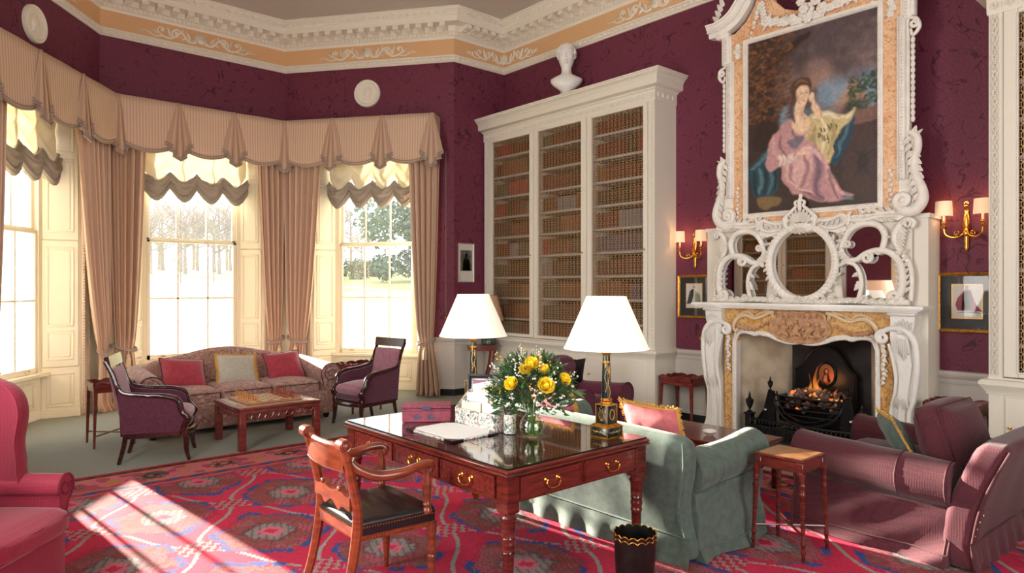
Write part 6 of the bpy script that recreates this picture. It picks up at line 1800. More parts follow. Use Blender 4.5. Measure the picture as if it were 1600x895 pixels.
def loose_seat(name, label, cat, loc, rz, W, D, H, AH, mat, seats=1, seed=0, backcush=True, lean=.1, pipe=DKPIPE, skirt=.17, ar=.125, pinch=0.0, br=.05):
    """slip-covered rolled-arm seat, front at +y; W overall width, D depth, H back height, AH arm top"""
    t = thing(name, label, cat, loc, rz)
    hw, hd = W / 2, D / 2; r = ar; inn = hw - 2 * r + .01
    # seat base with skirt
    m = MB(); m.rbox((0, .02, .2), (2 * inn + .06, D - .1, .38), .03, 8); ob('seat_base', m, mat, t)
    # arms: roll over a draped side
    for sg in (-1, 1):
        cx, cz = hw - r * 1.02, AH - r
        sec = [(inn - .01, .06), (inn - .012, cz - .03)]
        for k in range(15):
            a = R(200 - k * 19); sec.append((cx + r * cos(a), cz + r * sin(a)))
        sec += [(hw - .055, cz - r * .95), (hw - .05, .30), (hw - .03, skirt + .01), (hw - .015, .08), (hw + .01, .012)]
        n = len(sec); ny = 28
        m = MB()
        def fn(u, v, sg=sg, sec=sec, n=n):
            i = v * (n - 1); k = min(int(i), n - 2); f = i - k
            x = sec[k][0] * (1 - f) + sec[k + 1][0] * f; z = sec[k][1] * (1 - f) + sec[k + 1][1] * f
            y = -hd + .1 + (D - .1) * u
            fr = max(0, u - .55) / .45
            z += .012 * fr * (z > .3) - (.03 * (1 - u) * (z > AH - r * 2.2))
            if v > .72:
                fw_ = min(1, (v - .72) * 6); x += wrinkle((x, y, z), 1.3, 1.0) + .011 * fw_ * sin(26 * (z + .22 * y * (1 - y)) + 3 * sin(3 * y)) + .012 * fw_ * sin(9 * y + 6 * z)
            elif v > .2: x += wrinkle((x, y, z), .7); z += wrinkle((y, x, z), .5)
            return (sg * x, y, z)
        m.grid(fn, ny, 60, flip=sg > 0)
        for u0 in (0, 1):
            k = 40; ring = [fn(u0, j / k) for j in range(k + 1)] + [(sg * (inn - .01), fn(u0, 0)[1], .012)]
            cen = (sg * (hw - r), ring[0][1], AH * .5)
            f = [tuple(range(len(ring)))]
            m.add(ring, f if (sg > 0) == (u0 == 1) else [f[0][::-1]])
        a = ob('arm', m, mat, t, angle=50)
        p = MB(); ring = [fn(1, j / 50) for j in range(2, 51)]
        p.tube([(q[0], q[1] + .004, q[2]) for q in ring], .006, 6)
        back = [fn(.02, j / 50) for j in range(8, 51)]; p.tube(back, .005, 5)
        hem = [fn(k / 20, 56.3 / 59) for k in range(21)]; p.tube([(q[0] + sg * .003, q[1], q[2]) for q in hem], .006, 6)
        # arm-cap seam and cover edge
        seam = [fn(.30, j / 50) for j in range(6, 37)]; p.tube([(q[0] * 1.003, q[1], q[2] + .002) for q in seam], .005, 5)
        ob('piping', p, pipe, a)
    # back
    m = MB()
    def bfn(P):
        z = P.z + .5 * H; s_ = max(0, z / H)
        y = P.y - lean * s_ * s_ * .9 + wrinkle((P.x, P.y, P.z), .8) * (1 if abs(P.y) > .04 else 0)
        x = P.x * (1 + .05 * s_ * s_ - pinch * math.exp(-((s_ - .45) / .22) ** 2)) + (0 if z > .2 else math.copysign(.03 * (.2 - z) / .2, P.x))
        return (x, y - (.04 * (.15 - z) / .15 if z < .15 and P.y < 0 else 0), P.z + (.02 * (1 - (P.x / hw) ** 2) if s_ > .9 else 0))
    m.rbox((0, -hd + .085, H / 2 + .006), (W - .09, .17, H - .012), br, 18, fn=bfn); b = ob('backrest', m, mat, t)
    p = MB()
    for sg in (-1, 1):
        pts = []
        for k in range(12):
            z = .03 + (H - .05) * k / 11; q = bfn(Vector((sg * (hw - .05), -.075, z - H / 2))); pts.append((q[0] + sg * (br - .05) * -.25, q[1] - hd + .08, q[2] + H / 2))
        p.tube(pts, .006, 6)
        for k in range(5): p.ball((pts[3 + k][0], pts[3 + k][1] - .012, pts[3 + k][2] - .02 * k), .006, 6, 4)
    p.tube([(-hw + .04, -hd - .012 - .001, skirt), (0, -hd - .012, skirt), (hw - .04, -hd - .013, skirt)], .007, 6)
    ob('piping', p, pipe, b)
    # pleated skirt at the foot of the back
    m = MB(); m.grid(lambda u, v: ((u - .5) * (W - .02), -hd - .012 - .03 * v - .012 * sin(u * pi * 14) * v, skirt * (1 - v) + .008), 80, 5); ob('skirt', m, mat, b)
    cw = 2 * inn / seats
    for i in range(seats):
        m = MB(); m.rbox((-inn + cw * (i + .5), .07, .42), (cw - .012, D - .28, .17), .05, 10, (0, 0, .035)); c = ob('seat_cushion', m, mat, t)
        if backcush:
            m = MB(); m.rbox((0, 0, 0), (cw - .03, .2, .46), .07, 12, (.01, .07, .03), T=Matrix.Translation((-inn + cw * (i + .5), -hd + .26, .66)) @ Matrix.Rotation(R(-16), 4, 'X')); c2 = ob('back_cushion', m, mat, t)
            p = MB(); Q = Matrix.Translation((-inn + cw * (i + .5), -hd + .26, .66)) @ Matrix.Rotation(R(-16), 4, 'X')
            for yy in (-.07, .07): p.tube([Q @ Vector((sx * (cw - .04) / 2, yy, zz)) for sx, zz in ((-1, -.19), (-1, .19), (-.9, .225), (.9, .225), (1, .19), (1, -.19))], .004, 5)
            ob('seam', p, pipe, c2)
    return t
loose_seat('armchair', 'plum woven slip-covered rolled-arm chair at right front of fireplace', 'armchair', (5.14, 1.73, 0), R(-2), 1.2, 1.06, .75, .635, PLUMWEAVE, 1, 1, lean=.24, ar=.14)
loose_seat('armchair', 'deep plum rolled-arm chair behind the flowers, before the tall bookcase', 'armchair', (5.22, 5.02, 0), R(186), .95, .95, .76, .635, PLUMFAR, 1, 2)
SAGEPIPE = M('sage_piping', S(92, 104, 96), .8)
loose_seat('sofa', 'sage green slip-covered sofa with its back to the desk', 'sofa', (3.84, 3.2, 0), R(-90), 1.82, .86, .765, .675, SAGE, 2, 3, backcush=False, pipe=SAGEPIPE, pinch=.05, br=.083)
cushion('pink gold-fringed cushion on the green sofa behind the right desk lamp', PINKC, None, .44, .42, .15, (3.70, 2.72, .50), R(90), R(-22), fringe=True)
cushion('pink gold-fringed cushion on the green sofa behind the flower vase', PINKC, None, .44, .42, .15, (3.70, 3.62, .50), R(90), R(-22), fringe=True)
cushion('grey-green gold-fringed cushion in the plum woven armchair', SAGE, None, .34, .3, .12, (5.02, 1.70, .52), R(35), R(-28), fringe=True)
cushion('small black cushion-shaped object propped on the far plum armchair behind flowers', BLACK, BLACK, .3, .3, .1, (5.42, 5.2, .56), R(172), R(-10))  # cushion shape for a dark object of unknown kind

# ---- paisley camel-back sofa in the bay
sf = thing('sofa', 'paisley camel-back sofa under the middle bay window', 'sofa', (2.93, 8.45, 0), 0)
m = MB(); m.rbox((0, -.02, .2), (2.16, .84, .3), .03, 14); ob('seat_base', m, PAISLEY, sf)
def camel(x):
    a = abs(x) / 1.16
    return .66 + .235 * (cos(min(1, a * 1.02) * pi) * .5 + .5) ** .75 + .045 * max(0, 1 - abs(a - .7) / .3) 
m = MB()
def camb(u, v):
    x = -1.14 + 2.28 * u; H_ = camel(x); a = 2 * pi * v
    t_ = .085; pr = .06
    # rounded slab cross section leaning back
    zz = [(-t_, .1), (-t_, .4), (-t_ * .95, .8), (-t_ * .6, .96), (0, 1.0), (t_ * .6, .96), (t_ * .95, .8), (t_, .4), (t_, .1)]
    i = v * 8; k = min(int(i), 7); f = i - k
    y = zz[k][0] * (1 - f) + zz[k + 1][0] * f; s_ = zz[k][1] * (1 - f) + zz[k + 1][1] * f
    curve = -.16 * (abs(x) / 1.14) ** 4
    return (x, .33 + y * 1.1 + .1 * s_ * s_ + curve, s_ * H_)
m.grid(camb, 50, 33, flip=False); ob('backrest', m, PAISLEY, sf, angle=70)
for sg in (-1, 1):
    m = MB(); r = .135
    sec = [(.90, .1), (.895, .44)] + [(1.0 + r * cos(R(205 - k * 20)), .55 + r * sin(R(205 - k * 20))) for k in range(14)] + [(1.07, .40), (1.05, .2), (1.06, .06)]
    def fn(u, v, sg=sg, sec=sec):
        n = len(sec); i = v * (n - 1); k = min(int(i), n - 2); f = i - k
        x = sec[k][0] * (1 - f) + sec[k + 1][0] * f; z = sec[k][1] * (1 - f) + sec[k + 1][1] * f
        return (sg * (x + .03 * (1 - u) * (z > .3)), -.46 + .86 * u, z + .05 * u * (z > .4))
    m.grid(fn, 16, 40, flip=sg < 0)
    ring = [fn(0, j / 40) for j in range(41)]; m.add(ring, [tuple(range(41)) if sg > 0 else tuple(range(41))[::-1]])
    a = ob('arm', m, PAISLEY, sf, angle=50)
    p = MB(); p.tube([(q[0], q[1] - .004, q[2]) for q in ring[2:]], .006, 6); p.tube(spiral((sg * 1.03, .55), .1, 1.6, R(90), sg, 12, .2, y=-.468), .004, 5); ob('piping', p, DKPIPE, a)
for i in range(3):
    m = MB(); m.rbox((-.6 + .6 * i, -.1, .405), (.59, .7, .16), .05, 10, (0, -.01, .03)); c = ob('seat_cushion', m, PAISLEY, sf)
    p = MB(); p.tube([(-.6 + .6 * i + sx * .275, -.452, .45) for sx in (-1, -.5, 0, .5, 1)], .005, 5); ob('piping', p, DKPIPE, c)
for sx in (-1.0, 1.0):
    for y in (-.38, .3):
        m = MB(); m.lathe([(.0, 0), (.03, 0), (.036, .02), (.045, .04), (.03, .055), (.03, .07), (0, .07)], 12, c=(sx, y, 0)); ob('bun_foot', m, ROSEW, sf)
cushion('rose velvet square cushion at the left end of the paisley sofa', ROSE, DKPIPE, .50, .40, .16, (2.34, 8.36, .48), R(6), R(-36), R(7), name='cushion')
cushion('pale grey cushion with gold fringe in the middle of the paisley sofa', PALEC, None, .46, .40, .15, (2.95, 8.40, .48), R(-2), R(-36), R(5), fringe=True)
cushion('rose velvet square cushion at the right end of the paisley sofa', ROSE, DKPIPE, .46, .40, .16, (3.56, 8.38, .48), R(-8), R(-36), R(-5))

# ---- carved mahogany armchairs
def bergere(label, loc, rz):
    t = thing('tub_armchair', label, 'armchair', loc, rz)
    # front at +y, width .56, depth .56
    m = MB()
    m.bbox(-.26, -.24, .23, .26, .24, .30, .01); m.tube(catmull([(-.27, .22, .265), (-.15, .285, .265), (0, .3, .265), (.15, .285, .265), (.27, .22, .265)], 5), .033, 8)
    ob('seat_rail', m, ROSEW, t)
    for sg in (-1, 1):
        m = MB(); m.tube(catmull([(sg * .235, -.25, .30), (sg * .235, -.27, .16), (sg * .24, -.31, 0)], 4), [.024, .022, .018], 8); ob('rear_leg', m, ROSEW, t)
        m = MB(); m.tube(catmull([(sg * .25, .245, .30), (sg * .25, .26, .2), (sg * .25, .262, .1), (sg * .25, .285, 0)], 4), [.03, .027, .022, .016], 8); m.bbox(sg * .25 - .03, .215, .23, sg * .25 + .03, .275, .34, .008); ob('front_leg', m, ROSEW, t)
        m = MB(); m.tube(catmull([(sg * .245, -.27, .26), (sg * .245, -.29, .55), (sg * .245, -.35, .80), (sg * .25, -.42, .96)], 5), [.026, .024, .022, .02], 8, flat=.9); ob('back_post', m, ROSEW, t)
        m = MB(); arm = catmull([(sg * .25, -.32, .74), (sg * .262, -.27, .665), (sg * .27, -.1, .635), (sg * .275, .08, .62), (sg * .275, .19, .575), (sg * .27, .225, .47), (sg * .265, .275, .40), (sg * .262, .25, .34), (sg * .26, .24, .28)], 5)
        m.tube(arm, [.018, .02, .022, .024, .028, .03, .034, .03, .028], 9); m.ball((sg * .268, .268, .405), (.03, .036, .034), 8, 6); m.ball((sg * .262, .25, .345), (.032, .03, .02), 8, 6)
        a = ob('arm_rail', m, ROSEW, t)
        m = MB(); pts = [(p.y, p.z) for p in arm[:-6]]
        poly = [(-.28, .28)] + [(y, z - .012) for y, z in pts] + [(.22, .28)]
        m.prism(poly, sg * .225, sg * .272, 'x'); ob('side_panel', m, BERG, t, angle=40)
    m = MB(); m.prism([(-.26, .86), (.26, .86), (.265, .965), (-.265, .965)], -.02, .02, 'y', Matrix.Translation((0, -.385, 0)) @ Matrix.Rotation(R(12), 4, 'X') @ Matrix.Translation((0, 0, 0)) @ Matrix.Translation((0, .185, .02)))
    ob('top_rail', m, ROSEW, t)
    m = MB(); m.rbox((0, 0, 0), (.46, .06, .6), .025, 10, (0, .012, 0), T=Matrix.Translation((0, -.315, .585)) @ Matrix.Rotation(R(12), 4, 'X')); ob('back_panel', m, BERGL, t)
    m = MB(); m.rbox((0, 0, .335), (.47, .54, .09), .04, 10, (0, .02, .01)); ob('seat_deck', m, BERG, t)
    m = MB(); m.rbox((0, .035, .42), (.46, .5, .1), .05, 12, (0, .02, .05)); c = ob('seat_cushion', m, BERGL, t)
    p = MB(); p.tube([(-.21, -.15, .42), (-.232, .1, .42), (-.22, .25, .42), (-.1, .292, .42), (.1, .292, .42), (.22, .25, .42), (.232, .1, .42), (.21, -.15, .42)], .006, 6); ob('piping', p, DKPIPE, c)
    return t
bergere('mahogany-framed plum tub armchair left of the chess table', (1.80, 7.26, 0), R(-112))
bergere('mahogany-framed plum tub armchair right of the chess table, by the window', (4.13, 7.43, 0), R(100))

# ---- red wing chair at the left edge
wc = thing('wing_chair', 'crimson patterned wing chair cut by the left edge', 'armchair', (.14, 4.25, 0), R(-130))
m = MB(); m.rbox((0, .0, .22), (.66, .68, .3), .03, 10); ob('seat_base', m, WINGF, wc)
m = MB(); m.rbox((0, .06, .43), (.58, .66, .14), .05, 12, (.01, .03, .03)); c = ob('seat_cushion', m, WINGF, wc)
p = MB()
for z in (.395, .465): p.tube([(-.27, -.2, z), (-.28, .34, z), (-.25, .39, z), (0, .405, z), (.25, .39, z), (.28, .34, z), (.27, -.2, z)], .006, 6)
ob('piping', p, M('wing_piping', S(120, 22, 46), .7), c)
m = MB(); m.rbox((0, 0, 0), (.62, .14, .80), .06, 12, (0, .03, .03), T=Matrix.Translation((0, -.33, .78)) @ Matrix.Rotation(R(9), 4, 'X')); ob('backrest', m, WINGF, wc)
for sg in (-1, 1):
    # rolled arm with scroll front
    m = MB(); r = .07
    sec = [(.285, .36), (.285, .55)] + [(.335 + r * cos(R(200 - k * 22)), .575 + r * sin(R(200 - k * 22))) for k in range(12)] + [(.345, .48), (.335, .36), (.335, .12)]
    def fn(u, v, sg=sg, sec=sec):
        n = len(sec); i = v * (n - 1); k = min(int(i), n - 2); f = i - k
        x = sec[k][0] * (1 - f) + sec[k + 1][0] * f; z = sec[k][1] * (1 - f) + sec[k + 1][1] * f
        return (sg * (x + .04 * u * (z > .4)), -.30 + .60 * u, z + .02 * (1 - u))
    m.grid(fn, 10, 36, flip=sg > 0); ring = [fn(1, j / 36) for j in range(37)]; m.add(ring, [tuple(range(37)) if sg > 0 else tuple(range(37))[::-1]])
    a = ob('arm', m, WINGF, wc, angle=50); p = MB(); p.tube([(q[0], q[1] + .003, q[2]) for q in ring[1:]], .006, 6); p.tube(spiral((sg * .375, .575), .05, 1.2, R(150), -sg, 12, .3, y=.304), .004, 5); ob('piping', p, MATS.get('x', bpy.data.materials['wing_piping']), a)
    # wing
    m = MB(); prof = [(-.42, .5), (.06, .56), (.10, .68), (.09, .82), (.11, .98), (.08, 1.09), (0, 1.15), (-.16, 1.19), (-.44, 1.19)]
    prof = [(p.x, p.z) for p in catmull([(a, 0, b) for a, b in prof], 5)]
    mm = MB(); n = len(prof); cy, cz = -.18, .86
    layers = [(-.035, .93), (-.045, 1.0 - .03), (-.02, 1.0), (.02, 1.0), (.045, .97), (.035, .93)]
    vs = []; fs = []
    for (dx, s_) in layers: vs += [(sg * (.315 + dx) + sg * .05 * max(0, (y + .42)), cy + (y - cy) * s_, cz + (z - cz) * s_) for y, z in prof]
    for l in range(len(layers) - 1):
        for i in range(n):
            j = (i + 1) % n; f = (l * n + i, l * n + j, (l + 1) * n + j, (l + 1) * n + i); fs.append(f if sg < 0 else f[::-1])
    fs.append(tuple(range(n)) if sg > 0 else tuple(range(n))[::-1]); fs.append(tuple(range((len(layers) - 1) * n, len(layers) * n))[::-1] if sg > 0 else tuple(range((len(layers) - 1) * n, len(layers) * n)))
    mm.add(vs, fs); ob('wing', mm, WINGF, wc, angle=70)
    m = MB(); m.tube([(sg * .29, .30, .09), (sg * .29, .30, 0)], [.032, .024], 8); m.bbox(sg * .29 - .035, .265, .03, sg * .29 + .035, .34, .1, .008); ob('front_leg', m, ROSEW, wc)
    m = MB(); m.tube([(sg * .27, -.3, .1), (sg * .28, -.36, 0)], [.03, .022], 8); ob('rear_leg', m, ROSEW, wc)
    m = MB()
    for k in range(8): m.ball((sg * (.33 - .009 * k), .343, .105), .0055, 6, 4)
    ob('brass_nails', m, STEEL, wc)
# ------------------------------------------------------------ writing desk
dk = thing('writing_desk', 'large mahogany writing desk with glass top and brass drawer handles', 'desk', (2.175, 2.52, 0))
DW, DL = 1.085, 1.63      # x, y
m = MB(); m.bbox(-.018, -.018, .728, DW + .018, DL + .018, .752, .008); ob('tabletop', m, MAHOG, dk)
m = MB(); m.sweep([(0, .715), (.012, .715), (.02, .722), (.012, .73), (0, .73)], [(0, 0), (DW, 0), (DW, DL), (0, DL)], inward=-1, closed=True); ob('edge_moulding', m, MAHOG, dk)
GLASSEDGE = M('glass_edge', S(20, 30, 28), .1)
DESKGLASS = glass_mat('desk_glass', 0, (.97, .99, .98, 1), .14)
m = MB(); m.box(.0, .0, .753, DW, DL, .7595); g_ = ob('glass_top', m, DESKGLASS, dk)
m = MB(); m.sweep([(0, .753), (.0035, .753), (.0035, .7597), (0, .7597)], [(0, 0), (DW, 0), (DW, DL), (0, DL)], inward=-1, closed=True); ob('glass_edge', m, GLASSEDGE, dk)
m = MB(); m.bbox(.012, .012, .575, DW - .012, DL - .012, .716, .004); ob('frieze', m, MAHOGX, dk)
def bail(T):
    m = MB()
    for sx in (-1, 1):
        m.lathe([(.0, 0), (.014, 0), (.014, .004), (.006, .008), (.008, .018), (.0, .022)], 10, T=T @ Matrix.Translation((sx * .042, 0, .008)) @ Matrix.Rotation(R(90), 4, 'X'))
    m.tube(catmull([(-.042, -.016, .008), (-.05, -.018, -.006), (-.034, -.022, -.028), (-.012, -.024, -.034), (.012, -.024, -.034), (.034, -.022, -.028), (.05, -.018, -.006), (.042, -.016, .008)], 4), .0042, 6, T=T)
    m.lathe([(.0, 0), (.007, 0), (.007, .002), (0, .002)], 8, T=T @ Matrix.Translation((0, -.001, .022)) @ Matrix.Rotation(R(90), 4, 'X'), sx=.7)
    return m
def drawer(x0, x1, T, nm='drawer'):
    m = MB(); m.bbox(x0, -.008, .592, x1, .01, .705, .003, T)
    rectframe(m, x0 + .004, .596, x1 - .004, .701, [(-.006, -.008), (-.005, -.013), (.002, -.013), (.003, -.006)], T)
    d = ob(nm, m, MAHOGY, dk)
    ob('bail_handle', bail(T @ Matrix.Translation(((x0 + x1) / 2, -.008, .65))), BRASS, d)
TF = Matrix.Translation((0, .012, 0))                                                  # short side facing the camera
for a, b in ((.085, DW / 2 - .015), (DW / 2 + .015, DW - .085)): drawer(a, b, TF)
TS = Matrix(((0, 1, 0, .012), (-1, 0, 0, DL), (0, 0, 1, 0), (0, 0, 0, 1)))            # long side facing the chair
for k in range(3):
    w = (DL - .17) / 3; drawer(.085 + k * w + .01, .085 + (k + 1) * w - .01, TS)
for (x, y) in ((.04, .04), (DW - .04, .04), (.04, DL - .04), (DW - .04, DL - .04)):
    m = MB(); m.bbox(x - .042, y - .042, .53, x + .042, y + .042, .718, .005)
    m.lathe([(.0, .09), (.024, .09), (.028, .11), (.026, .16), (.031, .32), (.034, .325), (.036, .335), (.032, .345), (.034, .36), (.037, .37), (.037, .378), (.033, .388), (.034, .398), (.037, .405), (.034, .412), (.036, .45), (.038, .49), (.044, .5), (.046, .51), (.04, .52), (.04, .535)], 12, c=(x, y, 0))
    l = ob('leg', m, MAHOG, dk, angle=30)
    m = MB(); m.lathe([(0, .055), (.022, .055), (.028, .075), (.03, .095), (0, .095)], 12, c=(x, y, 0)); m.lathe([(0, -.009), (.024, -.009), (.028, 0), (.024, .009), (0, .009)], 14, T=Matrix.Translation((x + .012, y, .048)) @ Matrix.Rotation(R(90), 4, 'X')); m.bbox(x - .006, y - .014, .04, x + .02, y + .014, .06, .003)
    ob('castor', m, BRASS, l)
DZ = .7597
# ---- desk lamps
TOLE = M('green_tole', S(28, 44, 42), .25, col2=S(22, 34, 34), nscale=6, coat=.4)
LAMPSHADE = emit('lit_lampshade', S(255, 247, 228), .5)
def desk_lamp(label, x, y):
    t = thing('table_lamp', label, 'lamp', (x, y, DZ))
    def ob_(nm, m, *a_, **k_):     # slender: narrowed in plan, block lowered
        m.v = [(v[0] * .67, v[1] * .67, v[2] * (.85 if v[2] < .23 else (.1955 + (v[2] - .23) * 1.109) / v[2])) for v in m.v]; return ob(nm, m, *a_, **k_)
    m = MB(); m.bbox(-.1, -.1, .012, .1, .1, .075, .003); b0 = ob_('base', m, TOLE, t)
    m = MB(); m.bbox(-.105, -.105, 0, .105, .105, .012, .003); m.prism([(-.104, -.104), (.104, -.104), (.104, .104), (-.104, .104)], .074, .079)
    m.add([(-.104, -.104, .079), (.104, -.104, .079), (.104, .104, .079), (-.104, .104, .079), (-.07, -.07, .097), (.07, -.07, .097), (.07, .07, .097), (-.07, .07, .097)], [(0, 1, 5, 4), (1, 2, 6, 5), (2, 3, 7, 6), (3, 0, 4, 7), (4, 5, 6, 7)])
    for sx in (-1, 1):
        for sy in (-1, 1): m.bbox(sx * .099 - .003, sy * .099 - .003, .01, sx * .099 + .003, sy * .099 + .003, .077, .001)
    ob_('gilt_border', m, GOLD, t, angle=20)
    m = MB(); m.bbox(-.066, -.066, .097, .066, .066, .225, .003); b1 = ob_('plinth_block', m, TOLE, t)
    m = MB()
    for sx in (-1, 1):
        for sy in (-1, 1): m.bbox(sx * .065 - .003, sy * .065 - .003, .097, sx * .065 + .003, sy * .065 + .003, .226, .001)
    m.bbox(-.069, -.069, .222, .069, .069, .229, .002)
    for ang in (0, 90, 180, 270):
        Q = Matrix.Rotation(R(ang), 4, 'Z') @ Matrix.Translation((0, -.0672, 0))
        if ang in (270, 90):   # lyre on two faces
            for s_ in (-1, 1): m.tube([(s_ * a, 0, c) for a, b, c in s2([(.006, .125), (.024, .14), (.026, .165), (.014, .18), (.02, .2), (.026, .205)])], .0032, 5, T=Q)
            m.tube([(-.02, 0, .192), (.02, 0, .192)], .0025, 5, T=Q); m.ball((0, 0, .12), (.016, .003, .006), 8, 5, Q); m.ball((0, 0, .212), (.006, .003, .008), 6, 5, Q)
            for s_ in (-1, 0, 1): m.tube([(s_ * .008, 0, .135), (s_ * .008, 0, .19)], .001, 4, T=Q)
        else:
            m.tube([(.03 * cos(2 * pi * k / 20), 0, .16 + .036 * sin(2 * pi * k / 20)) for k in range(20)], .0045, 5, closed=True, T=Q)
        for s_ in (-1, 1):
            for k in range(5): m.ball((s_ * (.012 + .012 * k), -.0335, .043 + .004 * sin(k * 2)), (.007, .002, .006 - .0007 * k), 6, 4, Q); 
    for b_ in range(1):
        pass
    ob_('gilt_ornament', m, GOLDPAINT, b1)
    for rp in ([(.056, .2301), (.056, .236), (.044, .243), (.05, .25), (.046, .257), (.04, .262)], [(.034, .445), (.037, .448), (.037, .456), (.034, .459)], [(.034, .49), (.04, .497), (.042, .505), (.03, .51)]): m = MB(); m.lathe(rp, 20); ob_('gilt_ring', m, GOLD, t)
    m = MB(); m.lathe([(.041, .26), (.039, .36), (.035, .45), (.034, .49), (.028, .5), (.016, .51), (.016, .56), (0, .56)], 20); co_ = ob_('column', m, TOLE, t)
    m = MB()     # painted gilt scrollwork
    for (a0, zc) in ((R(215), .36), (R(262), .33)):
        for k in range(9):
            an = a0 + .25 * sin(k * .9); z = zc - .06 + .014 * k; r_ = .0405 - (z - .26) * .035
            m.ball((r_ * cos(an), r_ * sin(an), z), (.005, .005, .008), 6, 4)
        for k in range(3): m.ball(((.0405 - (zc + .03 - .26) * .035) * cos(a0), (.0405 - (zc + .03 - .26) * .035) * sin(a0), zc + .07 + .012 * k), (.009 - .002 * k, .009 - .002 * k, .012), 6, 4)
    ob_('gilt_scroll', m, GOLDPAINT, co_)
    m = MB(); m.lathe([(.25, .525), (.118, .83)], 48); m.lathe([(.247, .525), (.116, .83)], 48); m.lathe([(.247, .525), (.252, .523), (.252, .529), (.249, .531)], 48); m.lathe([(.116, .826), (.121, .828), (.119, .833)], 48); ob('lamp_shade', m, LAMPSHADE, t)
    m = MB(); m.tube([(0, 0, .555), (0, 0, .6)], .008, 8); m.ball((0, 0, .64), .028, 10, 8); m.tube([(-.117, 0, .8), (0, 0, .8), (.117, 0, .8)], .002, 4); m.tube([(0, 0, .6), (0, 0, .81)], .003, 5); ob('bulb_holder', m, BRASS, t)
    l = bpy.data.lights.new('bulb', 'POINT'); l.energy = 5; l.color = (1, .82, .58); l.shadow_soft_size = .05
    lo_ = bpy.data.objects.new('bulb', l); COL.objects.link(lo_); lo_.parent = t; lo_.location = (0, 0, .72)
    return t
desk_lamp('tall green and gilt column lamp with white shade, right end of desk', 3.09, 2.68)
desk_lamp('tall green and gilt column lamp with white shade, far left end of desk', 3.12, 4.0)

# ---- things on the desk
def marbled(name):
    m, nt, b = newmat(name); v = coords(nt, (1, 1, 1))
    w = nd(nt, 'ShaderNodeTexNoise', Scale=26.0, Detail=3.0, Distortion=2.5); lk(nt, v, w.inputs['Vector'])
    lk(nt, ramp(nt, w.outputs['Fac'], [(.3, S(76, 96, 104)), (.4, S(142, 152, 150)), (.46, S(232, 226, 214)), (.55, S(238, 230, 218)), (.6, S(216, 150, 134)), (.66, S(204, 120, 108)), (.74, S(230, 220, 206))], 'CONSTANT'), b.inputs['Base Color'])
    b.inputs['Roughness'].default_value = .4
    return m
MARB = marbled('marbled_paper')
BOXRED = M('box_red', S(150, 66, 82), .5, col2=S(128, 50, 66), nscale=30)
BOXBLUE = M('box_blue', S(70, 66, 92), .5)
WHITEP = M('white_paper', S(240, 240, 240), .6)
CREAMP = M('cream_paper', S(240, 230, 206), .6)
BLKLEATHER = M('black_leather', S(26, 22, 24), .28, coat=.2, bumps=.12, bscale=120)
bx_ = thing('stationery_box', 'long red patterned box with lid at the far end of desk', 'box', (2.575, 3.80, DZ), R(-38))
m = MB(); m.bbox(-.16, -.075, 0, .16, .075, .085, .004); ob('body', m, BOXRED, bx_)
m = MB(); m.bbox(-.163, -.078, .087, .163, .078, .112, .006); li = ob('lid', m, BOXRED, bx_)
m = MB()
for cx in (-.06, .03):
    for k in range(7): leafblade(m, (cx, .02), (cx + .032 * cos(R(20 + k * 23)), .022 + .036 * sin(R(20 + k * 23))), .006, y=-.0755, lift=.002)
for k in range(14): m.ball((-.14 + k * .022, -.0755, .015 + .008 * (k % 3)), (.005, .001, .004), 5, 4)
for k in range(9): m.ball((-.13 + k * .033, -.0785, .1), (.008, .001, .004), 5, 4)
m.tube([(-.16, -.076, .074), (.16, -.076, .074)], .002, 4); m.bbox(-.03, -.081, .08, .03, -.076, .105, .002)
ob('painted_motif', m, BOXBLUE, bx_)
bl = thing('desk_blotter', 'white desk blotter with black leather corners and marbled edges', 'blotter', (2.475, 3.39, DZ))
m = MB(); m.bbox(-.17, -.24, 0, .17, .24, .007, .002); ob('board', m, MARB, bl)
m = MB(); m.bbox(-.135, -.215, .007, .165, .215, .0095, .001); ob('blotting_sheet', m, WHITEP, bl)
for sx in (-1, 1):
    for sy in (-1, 1):
        m = MB(); m.prism([(sx * .173, sy * .243), (sx * .09, sy * .243), (sx * .173, sy * .16)], -.0, .0105); ob('leather_corner', m, BLKLEATHER, bl)
lr = thing('letter_rack', 'marbled paper letter rack holding white papers, beside the vase', 'letter rack', (2.725, 3.39, DZ), R(-90))
m = MB()
side = [(-.075, 0), (.075, 0), (.075, .215), (.03, .205), (-.075, .105)]
for x in (-.2, .194): m.prism(side, x, x + .006, 'x')
m.box(-.195, -.075, 0, .195, -.069, .105); m.box(-.195, -.02, 0, .195, -.014, .15); m.box(-.195, .03, 0, .195, .036, .19); m.box(-.195, .069, 0, .195, .075, .21); m.box(-.195, -.07, 0, .195, .07, .006)
ob('rack', m, MARB, lr)
q_ = random.Random(6)
